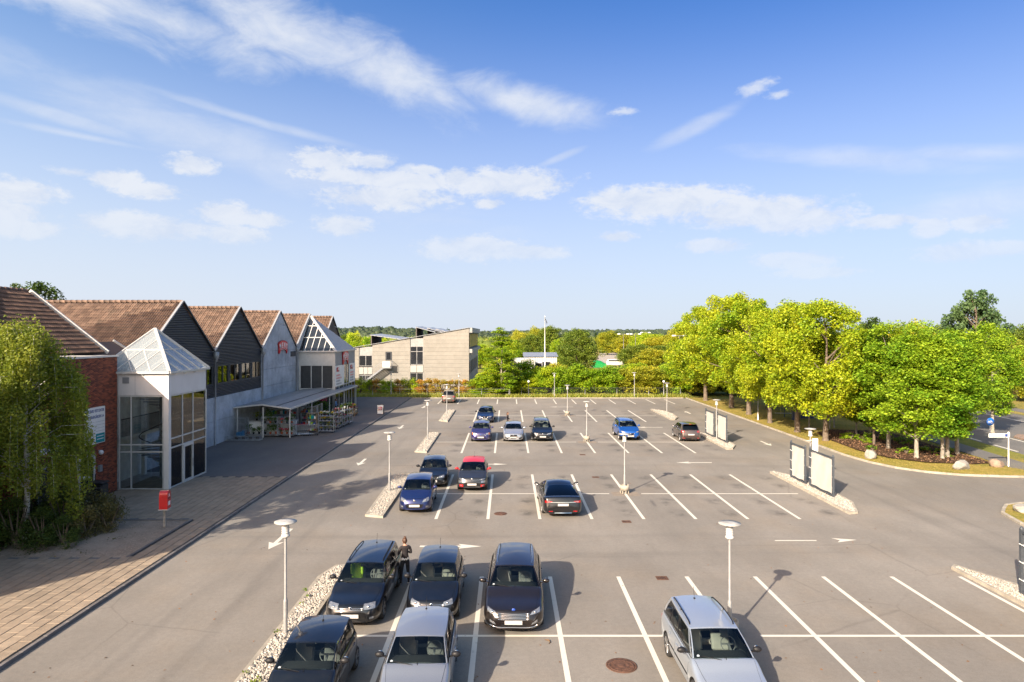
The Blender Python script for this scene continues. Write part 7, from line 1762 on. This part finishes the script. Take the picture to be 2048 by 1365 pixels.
for (px, py, k, s, lb) in ((1777, 899, 0, 1.0, 'bright green maple left of the broad pale grey boulder'), (1832.8, 917, 1, 1.03, 'bright green maple with straight pale trunk above the mulch'), (1885, 919, 2, .98, 'slim pale trunked green maple, nearest of three close trunks'), (1894.7, 915.6, 0, .92, 'green maple just behind the slim pale trunked one'), (1914, 909, 2, 1.05, 'green maple with brown trunk beside the cycle path'), (1740, 876, 1, .72, 'green maple with thin trunk deep in the mulch bed'), (1712.7, 870, 2, .62, 'low dark green young maple under the big maples')):
    p = G(px, py, .12); plant_tree(MG[k], p.x, p.y, s, lb, 'maple_tree', group='small bright green maples on the mulch')
for (px, py, lb) in ((1659, 858.5, 'thin bare stemmed sapling right of the poster panel'), (1668, 855, 'second thin sapling close by the poster panel'), (1618, 856, 'thin sapling standing in front of the bus shelter'), (1553, 812, 'thin sapling far back under the yellow maples')):
    p = G(px, py, .12); plant_tree(MT, p.x, p.y, 1.1, lb, 'sapling')
def bgtree(px, Y, topy, wpx, m, lb, H0, R0, grp=None, name='tree'):
    x = (px - VPX) * Y / FPX; h = HC - (topy - HZ) * Y / FPX; r = wpx * Y / FPX / 2; sz = h / H0; s = r / R0
    t_ = plant_tree(m, x, Y, s, lb, name, 'tree', grp, None, sz, 0); return t_
bgtree(1951, 84, 581, 125, MP, 'tall dark pine rising behind the green maples', 13.4, 4.4, name='pine_tree')
bgtree(1748, 54.5, 640, 92, MD[0], 'dark green tree between yellow and green maples', 11.2, 3.6); bgtree(1720, 82, 650, 100, MD[1], 'mid green tree behind the flecked trunk maple', 11.2, 4.4)
bgtree(1852, 60, 646, 110, MG[1], 'pointed green maple behind the straight trunked one', 9.2, 3.0, name='maple_tree'); bgtree(1985, 62, 655, 120, MG[0], 'green maple at the cycle path bend, far right of the clump', 9.4, 3.0, name='maple_tree'); bgtree(2040, 95, 655, 110, MD[1], 'round mid green tree at the right edge beyond the road', 11.2, 4.4)
bgtree(2060, 90, 690, 100, MD[2], 'olive green bush tree at the right edge below the round one', 10, 4); bgtree(1890, 110, 652, 130, MD[1], 'mid green tree behind the pine', 11.2, 4.4); bgtree(1820, 100, 650, 110, MD[2], 'olive tree behind the green maples', 10, 4.2)
bgtree(1002, 99.5, 654, 100, MC, 'tall cone shaped light green tree at the hedge beside the office', 10.6, 3.5)
bgtree(1153, 150, 660, 86, MD[1], 'big round green tree behind the hedge right of the flagpole', 11.2, 4.4)
bgtree(78, 62, 569, 130, MD[0], 'dark treetop rising above the brick building roof', 11.2, 3.6); bgtree(30, 70, 572, 70, MD[0], 'small dark treetop at the left edge above the roof', 11.2, 3.6)
far = [(706, 140, 668, 46, 3), (735, 150, 676, 40, 3), (760, 160, 680, 50, 3), (690, 170, 672, 40, 1), (1062, 175, 672, 60, 1), (1040, 190, 664, 50, 2), (1100, 210, 655, 60, 1), (1075, 230, 657, 50, 2), (1128, 170, 690, 40, 1), (1215, 300, 664, 50, 2), (1240, 320, 668, 40, 1), (1258, 260, 672, 60, 2), (1285, 250, 668, 60, 3),
       (1230, 330, 672, 40, 2), (1302, 210, 670, 80, 3), (1330, 180, 672, 90, 2), (1372, 170, 648, 90, 2), (1400, 150, 652, 80, 1), (1345, 150, 690, 100, 1), (1280, 165, 692, 90, 1), (1310, 140, 700, 90, 2), (1385, 130, 690, 90, 3), (1420, 120, 668, 80, 1), (1600, 130, 668, 120, 2), (1680, 130, 670, 110, 1), (1750, 140, 665, 100, 1), (2010, 140, 668, 90, 1), (1500, 140, 665, 120, 1), (1255, 190, 698, 44, 1), (960, 180, 690, 60, 3), (1020, 160, 682, 60, 3), (1118, 190, 680, 40, 3)]
FM = {1: MD[1], 2: MD[2], 3: tree_mesh(71, 10, 4, 1.2, 15000, .32, LF_H, M_BARK, .2, ncl=110, clr=1.1, flat=.2, squash=.8)}
FN = {1: 'mid green', 2: 'olive green', 3: 'light green'}
zone = lambda px: 'beyond the office building' if px < 800 else 'behind the shed and flagpole' if px < 1140 else 'on the slope right of the yard' if px < 1440 else 'beyond the road on the right'
for (px, Y, ty, w, k) in far: bgtree(px, Y, ty, w, FM[k], FN[k] + ' tree ' + zone(px), 11 if k == 1 else 10, 4.2, FN[k] + ' trees ' + zone(px))
# conifer strip
MK = tree_mesh(81, 14, 2.2, .6, 5000, .5, LF_D, M_BARK, .2, 'cone', ncl=50, clr=.9, squash=.6)
for i in range(9): bgtree(1192 + i * 5.5 + rnd.uniform(-2, 2), 340 + rnd.uniform(0, 30), 664 + rnd.uniform(-2, 4), 9, MK, 'slim dark conifer in the strip above the yard', 14, 2.3, 'slim dark conifers in a strip above the yard', 'conifer')
# off to the left the tall tree whose shadow crosses the lane
plant_tree(MD[0], -21.3, 22.4, .85, sz=1.1, label= 'tall tree left of the picture that shades the lane', name='tree', z=.1)
# tall hedge of shrubs at the back
def bush_mesh(seed, R_, H, n, size, leaf, ncl=24, clr=.7, flat=.5):
    g = np.random.default_rng(seed); cx = []
    for _ in range(ncl): a = g.uniform(0, 2 * PI); t_ = g.random(); z = H * (.12 + .8 * t_); r = R_ * math.sqrt(max(.05, 1 - t_ ** 2.6)) * g.random() ** .5; cx.append((r * math.cos(a), r * math.sin(a), z))
    v, f = foliage(g, np.array(cx), np.full(ncl, clr) * g.uniform(.7, 1.2, ncl), n, size, flat, .7); q = MB()
    for i in range(7): a = g.uniform(0, 2 * PI); q.tube([(0, 0, 0), (R_ * .3 * math.cos(a), R_ * .3 * math.sin(a), H * .45), (R_ * .55 * math.cos(a), R_ * .55 * math.sin(a), H * .85)], [.05, .035, .012], 5)
    return q.mesh('stems', M_BARK), npmesh('foliage', v, f, leaf)
def bush(m, x, y, s, sz, lb, name='shrub', cat='shrub', grp=None, z=0):
    t_ = thing(name, lb, cat, (x, y, z), rnd.uniform(0, 6), grp); t_.scale = (s, s, sz); link('stems', m[0], t_); link('foliage', m[1], t_)
BH = [bush_mesh(101, 2.4, 5, 9000, .26, LF_H, 40, .95), bush_mesh(102, 2.4, 5, 9000, .26, LF_G, 40, .95), bush_mesh(103, 2.4, 5, 9000, .26, LF_O, 40, .95)]
for i in range(15):
    x = -3.8 + i * 2.35 + rnd.uniform(-.5, .5); k = 0 if i < 5 else (1 if i in (5, 6, 8, 12) else 0 if i < 9 else 2)
    bush(BH[k], x, 101.3 + rnd.uniform(-.5, .7), 1.0, (.74 + .22 * rnd.random()) * (1.0 if i > 3 else .62), 'tall leafy green shrub in the thick hedge at the far end of the lot' if k != 2 else 'tall yellow olive shrub in the right part of the far hedge', grp='tall green shrubs of the far hedge' if k != 2 else 'yellow olive shrubs of the far hedge')
for i in range(15): bush(BH[(i * 2) % 3], -2 + i * 2.4, 104.5 + rnd.uniform(-.5, 1), 1.05, .80 + .2 * rnd.random() - (.15 if 4 < i < 9 else 0), 'leafy shrub in the second line of the far hedge', grp='shrubs of the second hedge line')
for i in range(6): bush(BH[i % 2], 27 + i * 3.0, 103 + rnd.uniform(-2, 2), 1.3, 1.1, 'leafy shrub behind the farthest yellow maple', grp='shrubs behind the far maples')
BR = [bush_mesh(111, .95, 2.3, 2600, .16, LF_R, 22, .45), bush_mesh(112, .95, 2.3, 2600, .16, LF_H, 22, .45)]
for i in range(22):
    x = -27.5 + i * 1.12; bush(BR[0 if (i > 13 or i % 3 == 1) else 1], x, 101.8 + rnd.uniform(-.3, .3), 1.1, .95 + .12 * rnd.random(), 'low red tinged hedge shrub in front of the concrete office' if (i > 13 or i % 3 == 1) else 'low green hedge shrub in front of the concrete office', grp='red tinged low hedge shrubs' if (i > 13 or i % 3 == 1) else 'green low hedge shrubs')
# right edge wild shrub, young plants in the mulch
BW = bush_mesh(121, 2.2, 4, 3500, .3, leafmat('leaf_brown', (.05, .05, .02), (.13, .09, .03), .2), 24, .8)
bush(BW, 57.5, 82, 1.2, 1.1, 'brownish wild shrub at the right edge beyond the road'); bush(BW, 60, 88, 1.3, 1.0, 'second brownish wild shrub behind the first at the right edge')
BS = bush_mesh(131, .6, .6, 260, .16, LF_G, 8, .25)
for i in range(14): 
    x, y = rnd.uniform(27.4, 33.2), rnd.uniform(47.4, 60); bush(BS, x, y, rnd.uniform(.6, 1.3), rnd.uniform(.5, 1.1), 'small green ground plant on the bark mulch', 'ground_plant', 'plant', 'small green plants on the bark mulch', .12)
# weeping birch and shrubs before the brick wall
g = np.random.default_rng(141); rr = random.Random(141); cx = []; rad = []; q = MB(); BXx, BYy = -20.85, 29.5
tr = [(0, 0, 0), (.05, .0, 1.0), (.1, .02, 2.6), (-.02, .0, 4.6), (.05, .05, 6.6), (.1, .05, 8.6)]
q.tube(tr, [.16, .13, .11, .09, .06, .02], 10); sprays = MB()
for i in range(105):
    t_ = rr.random() ** .8; z = 2.7 + 6.5 * t_; a = rr.uniform(0, 2 * PI); w = (2.35 * math.sin(PI * (t_ * .72 + .22)) ** .7) * rr.uniform(.55, 1.08); x, y = w * math.cos(a), w * math.sin(a)
    if x < -1.35: x = -1.35 * rr.random()
    L_ = rr.uniform(1.1, 3.6) * (1.15 - .4 * t_); c0 = Vector((0, 0, max(2.2, z - .9))); tip = Vector((x, y, z)); end = Vector((x * 1.08, y * 1.08, max(.75, z - L_)))
    q.tube([c0, c0.lerp(tip, .6) + Vector((0, 0, .35)), tip, tip.lerp(end, .5) + Vector((x * .03, y * .03, 0)), end], [.022, .014, .008, .005, .003], 5, cap=False)
    n = int(4 + L_ * 3)
    for k in range(n): u = k / n; cx.append(tuple(tip.lerp(end, u))); rad.append(.40 * (1 - .3 * u))
    cx.append(tuple(c0.lerp(tip, .7) + Vector((0, 0, .3)))); rad.append(.55)
v, f = foliage(g, np.array(cx), np.array(rad), 68000, .115, .1, 1.2)
t_ = thing('birch_tree', 'weeping birch with pale green leaves before the brick wall', 'tree', (BXx, BYy, .1)); link('trunk', q.mesh('trunk', M_BIRCH), t_); link('crown', npmesh('crown', v, f, LF_B), t_)
BL1 = [bush_mesh(151, .95, 1.5, 3200, .09, leafmat('leaf_shrub_dark', (.035, .065, .016), (.12, .16, .03), .25), 22, .42), bush_mesh(152, .9, 1.3, 2600, .08, leafmat('leaf_shrub_olive', (.06, .065, .02), (.17, .14, .05), .25), 20, .38, 0)]
for i, (x, y, k, s) in enumerate(((-21.2, 31.9, 0, 1.1), (-19.9, 31.6, 1, 1.1), (-18.7, 31.5, 1, 1.05), (-17.9, 30.6, 1, .85), (-21.1, 30.2, 0, 1.1), (-19.6, 30.2, 0, 1.1), (-18.4, 29.8, 1, .95), (-20.6, 28.6, 0, 1.1), (-19.4, 28.5, 0, .9), (-21.8, 28.4, 0, 1.1), (-18.6, 28.6, 0, .7))):
    bush(BL1[k], x, y, s * 1.1, s * (1.1 + .1 * rnd.random()), 'dense dark green shrub in the shady bed under the birch' if k == 0 else 'twiggy olive shrub at the right end of the shady bed', grp='dark green bed shrubs' if k == 0 else 'olive bed shrubs', z=.1)
v, f = foliage(np.random.default_rng(9), np.array([(rnd.uniform(-21.5, -16.5), rnd.uniform(27.2, 32), .12) for _ in range(60)]), np.full(60, .4), 1600, .08, .4, .1); o = link('bed_weeds', npmesh('bed_weeds', v, f, MATS['leaf_shrub_olive'])); o['kind'] = 'stuff'
v, f = foliage(np.random.default_rng(10), np.array([(rnd.uniform(-7, -6.3), rnd.uniform(14, 26), .14) for _ in range(10)]), np.full(10, .12), 160, .07, .3, .3); o = link('island_weeds', npmesh('island_weeds', v, f, LF_M)); o['kind'] = 'stuff'

# ------------------------------------------------------------------ wooded hills on the horizon
def hill(x, y):
    z = 0
    for (cx_, cy_, sx, sy, h) in ((-140, 760, 110, 110, 9.0), (-330, 800, 160, 110, 7), (60, 900, 120, 110, 4.0), (130, 1000, 330, 150, 4.5), (420, 1000, 300, 160, 5.5), (-900, 1000, 420, 200, 9), (900, 1000, 500, 200, 7)): z += h * math.exp(-((x - cx_) / sx) ** 2 - ((y - cy_) / sy) ** 2)
    return z
q = MB(); q.grid([[(x, y, hill(x, y) * 1.0 - .3) for x in range(-1400, 1401, 40)] for y in range(420, 1500, 40)]); o = q.build('hills', M_LAWN); o['kind'] = 'structure'
g = np.random.default_rng(77); P = []; S_ = []
while len(P) < 9000:
    y = g.uniform(560, 1080); x = g.uniform(-.56, .48) * y
    hgt = hill(x, y)
    if hgt < 2.2 and g.random() > .06: continue
    P.append((x, y, hgt + g.uniform(.5, 3.0))); s = g.uniform(2.0, 5.2); S_.append((s, s, s * g.uniform(.8, 1.4)))
bv = ICO[0] * (1 + g.uniform(-.2, .2, (12, 1))); v, f = scatter_copies(bv, ICO[1], np.array(P), rand_rot(g, len(P), 3), np.array(S_)); 
LF_F = leafmat('leaf_forest', (.028, .046, .026), (.066, .088, .042), .1, .6, .006)
o = link('forest', npmesh('forest', v, f, LF_F)); o['kind'] = 'stuff'
n = 60000; idx = g.integers(0, len(P), n); d = g.normal(size=(n, 3)); d /= np.linalg.norm(d, axis=1)[:, None]; d[:, 1] = -np.abs(d[:, 1]); pp = np.array(P)[idx] + d * np.array(S_)[idx] * .98
v, f = scatter_copies(LB, LFc, pp, rand_rot(g, n), g.uniform(.8, 1.9, n)); o = link('forest_leaves', npmesh('forest_leaves', v, f, LF_F)); o['kind'] = 'stuff'
# nearer woodland filling the land between hedge and hills
P = []; S_ = []
while len(P) < 2600:
    y = g.uniform(240, 560); x = g.uniform(-.8, .8) * y; px = VPX + x * FPX / y
    if 1165 < px < 1262 and y < 400: continue
    s = g.uniform(2.5, 4.5); P.append((x, y, s * .7)); S_.append((s, s, s * g.uniform(.9, 1.4)))
v, f = scatter_copies(bv, ICO[1], np.array(P), rand_rot(g, len(P), 3), np.array(S_) * .8); LF_W = leafmat('leaf_wood', (.06, .11, .02), (.20, .23, .04), .25, 1.0, .03)
o = link('woodland', npmesh('woodland', v, f, LF_W)); o['kind'] = 'stuff'
n = 70000; idx = g.integers(0, len(P), n); d = g.normal(size=(n, 3)); d /= np.linalg.norm(d, axis=1)[:, None]; pp = np.array(P)[idx] + d * np.array(S_)[idx] * .95
v, f = scatter_copies(LB, LFc, pp, rand_rot(g, n), g.uniform(.7, 1.3, n)); o = link('woodland_leaves', npmesh('woodland_leaves', v, f, LF_W)); o['kind'] = 'stuff'

# ================================================================== PEOPLE
def skinned(name, verts, edges, radii, m, parent, sub=2, root=0):
    me = bpy.data.meshes.new(name); me.from_pydata(verts, edges, []); o = bpy.data.objects.new(name, me); COL.objects.link(o)
    md = o.modifiers.new('skin', 'SKIN'); md.use_smooth_shade = True; sv = me.skin_vertices[0].data
    for i, r in enumerate(radii): sv[i].radius = r if hasattr(r, '__len__') else (r, r); sv[i].use_root = (i == root)
    s = o.modifiers.new('sub', 'SUBSURF'); s.levels = sub; s.render_levels = sub
    dg = bpy.context.evaluated_depsgraph_get(); m2 = bpy.data.meshes.new_from_object(o.evaluated_get(dg)); bpy.data.objects.remove(o); m2.materials.clear()
    for x in (m if isinstance(m, list) else [m]): m2.materials.append(x)
    m2.polygons.foreach_set('use_smooth', [True] * len(m2.polygons)); return link(name, m2, parent)
M_SKIN = mat('skin', (.34, .20, .14), .55); 
def chain(pts, rs, *a): return pts, [(i, i + 1) for i in range(len(pts) - 1)], rs
def person(x, y, rz, label, top, legs, hair, pose, z=0, H=1.66, hem=None, shoes=M_SIGNW, bun=False, skirt=False):
    t_ = thing('person', label, 'person', (x, y, z), rz); k = H / 1.66; t_.scale = (k,) * 3
    lh, rh = pose['hands']; lk, rk = pose['knees']; lf, rf = pose['feet']; le, re_ = pose['elbows']
    # facing local -Y; whole body is one skin surface
    V = [(0, 0, .92), (0, .005, 1.08), (0, 0, 1.24), (0, .01, 1.36), (0, 0, 1.44), (0, -.01, 1.50),
         (-.09, 0, .88), (-.095 + lk[0], lk[1], .48), (-.09 + lf[0], lf[1], .08), (-.09 + lf[0], lf[1] - .13, .035), (.09, 0, .88), (.095 + rk[0], rk[1], .48), (.09 + rf[0], rf[1], .08), (.09 + rf[0], rf[1] - .13, .035),
         (-.17, .01, 1.36), le, lh, (.17, .01, 1.36), re_, rh]
    E = [(0, 1), (1, 2), (2, 3), (3, 4), (4, 5), (0, 6), (6, 7), (7, 8), (8, 9), (0, 10), (10, 11), (11, 12), (12, 13), (3, 14), (14, 15), (15, 16), (3, 17), (17, 18), (18, 19)]
    Rr = [(.155, .11), (.125, .095), (.15, .105), (.13, .09), (.05, .05), (.045, .045), .092, .058, .040, .035, .092, .058, .040, .035, .058, .042, .028, .058, .042, .028]
    b_ = skinned('body', V, E, Rr, [M_SKIN, top, legs, hem or top, shoes], t_)
    for p in b_.data.polygons:
        c = p.center; z_ = c.z; arm = abs(c.x) > .155 and z_ > .93
        hd = min((c - Vector(lh)).length, (c - Vector(rh)).length)
        p.material_index = 0 if hd < .05 or z_ > 1.43 else 1 if (z_ > .99 or (arm and z_ > .9)) else 3 if z_ > .93 else 2 if z_ > .085 else 4
    q = MB(); hy, hz_ = pose.get('head', (-.01, 1.58)); q.sphere((0, hy, hz_), (.075, .095, .118), 16, 12); q.sphere((0, hy - .095, hz_ - .02), (.014, .02, .022), 8, 6)
    for s_ in (-1, 1): q.sphere((s_ * .076, hy + .01, hz_ - .01), (.012, .022, .03), 8, 6)
    q.build('head', M_SKIN, t_); e = MB()
    for s_ in (-1, 1): e.sphere((s_ * .03, hy - .088, hz_ + .012), .011, 8, 6)
    e.bar((-.025, hy - .093, hz_ - .06), (.025, hy - .093, hz_ - .06), .008); e.build('face_features', mat('face_dark', (.10, .03, .025), .6), t_)
    h = MB(); h.sphere((0, hy + .022, hz_ + .022), (.088, .098, .112), 16, 12)
    if bun: h.sphere((0, hy + .05, hz_ + .14), .048, 12, 8, jit=.1, rnd=rnd)
    else: h.sphere((0, hy + .06, hz_ - .07), (.088, .07, .15), 12, 8)
    h.build('hair', hair, t_)
    for (hp, s_) in ((lh, -1), (rh, 1)):              # hands: palm, four fingers, thumb
        hp = Vector(hp); d = (hp - Vector(le if s_ < 0 else re_)).normalized(); sd = d.cross(Vector((0, 0, 1))).normalized() if abs(d.z) < .9 else Vector((1, 0, 0)); up = sd.cross(d)
        V = [tuple(hp), tuple(hp + d * .05)]; E = [(0, 1)]; R_ = [.020, .022]
        for i in range(4):
            o_ = sd * (-.027 + .018 * i); l = (.062, .072, .068, .052)[i]; n0 = len(V); V += [tuple(hp + d * .07 + o_), tuple(hp + d * (.07 + l * .6) + o_ - up * .012), tuple(hp + d * (.07 + l) + o_ - up * .03)]; E += [(1, n0), (n0, n0 + 1), (n0 + 1, n0 + 2)]; R_ += [.009, .008, .006]
        n0 = len(V); V += [tuple(hp + d * .035 + sd * s_ * -.035), tuple(hp + d * .075 + sd * s_ * -.045)]; E += [(0, n0), (n0, n0 + 1)]; R_ += [.010, .008]
        skinned('hand', V, E, R_, M_SKIN, t_, 1)
    return t_
M_TOPB = mat('black_jersey', (.018, .014, .016), .9); M_LEG = mat('black_trousers', (.010, .011, .016), .85); M_HAIR = mat('brown_hair', (.06, .026, .013), .6, var=.3, scale=20); M_BLUE = mat('light_blue_shirt', (.20, .35, .60), .8)
t_ = person(-3.66, 24.35, R(205), 'woman with brown hair bun and black sweater standing between black cars looking at her phone', M_TOPB, M_LEG, M_HAIR, dict(hands=((-.06, -.27, 1.16), (.07, -.27, 1.17)), elbows=((-.24, .0, 1.12), (.24, .0, 1.12)), knees=((-.02, 0), (.03, -.02)), feet=((-.05, .02), (.06, -.02)), head=(-.035, 1.565)), hem=M_SIGNW, bun=True)
q = MB(); q.cbox((0, -.32, 1.20), (.07, .012, .14), M=Matrix.Rotation(-.6, 3, 'X'), bevel=.004); o = q.build('phone', M_BLACK, t_)
o.parent = None; o.matrix_world = Matrix.Translation((-3.66, 24.35, 0)) @ Matrix.Rotation(R(205), 4, 'Z'); tag(o, 'dark mobile phone held by the woman between the black cars', 'phone')
person(.02, 63.6, R(80), 'brown haired woman in dark dress walking behind the bright silver hatchback', M_TOPB, mat('brown_trousers', (.06, .035, .03), .85), M_HAIR, dict(hands=((-.22, -.16, .95), (.22, -.2, 1.0)), elbows=((-.22, .04, 1.12), (.22, .0, 1.12)), knees=((0, -.06), (0, .04)), feet=((0, -.16), (0, .2))), hem=M_TOPB)
p = G(677, 826, .1); person(p.x, p.y - 1.2, R(100), 'shopper in light blue shirt by the flower racks under the canopy', M_BLUE, M_LEG, M_HAIR, dict(hands=((-.20, -.22, 1.05), (.20, -.22, 1.05)), elbows=((-.23, .02, 1.12), (.23, .02, 1.12)), knees=((0, 0), (0, 0)), feet=((-.02, 0), (.02, 0))), z=.1)
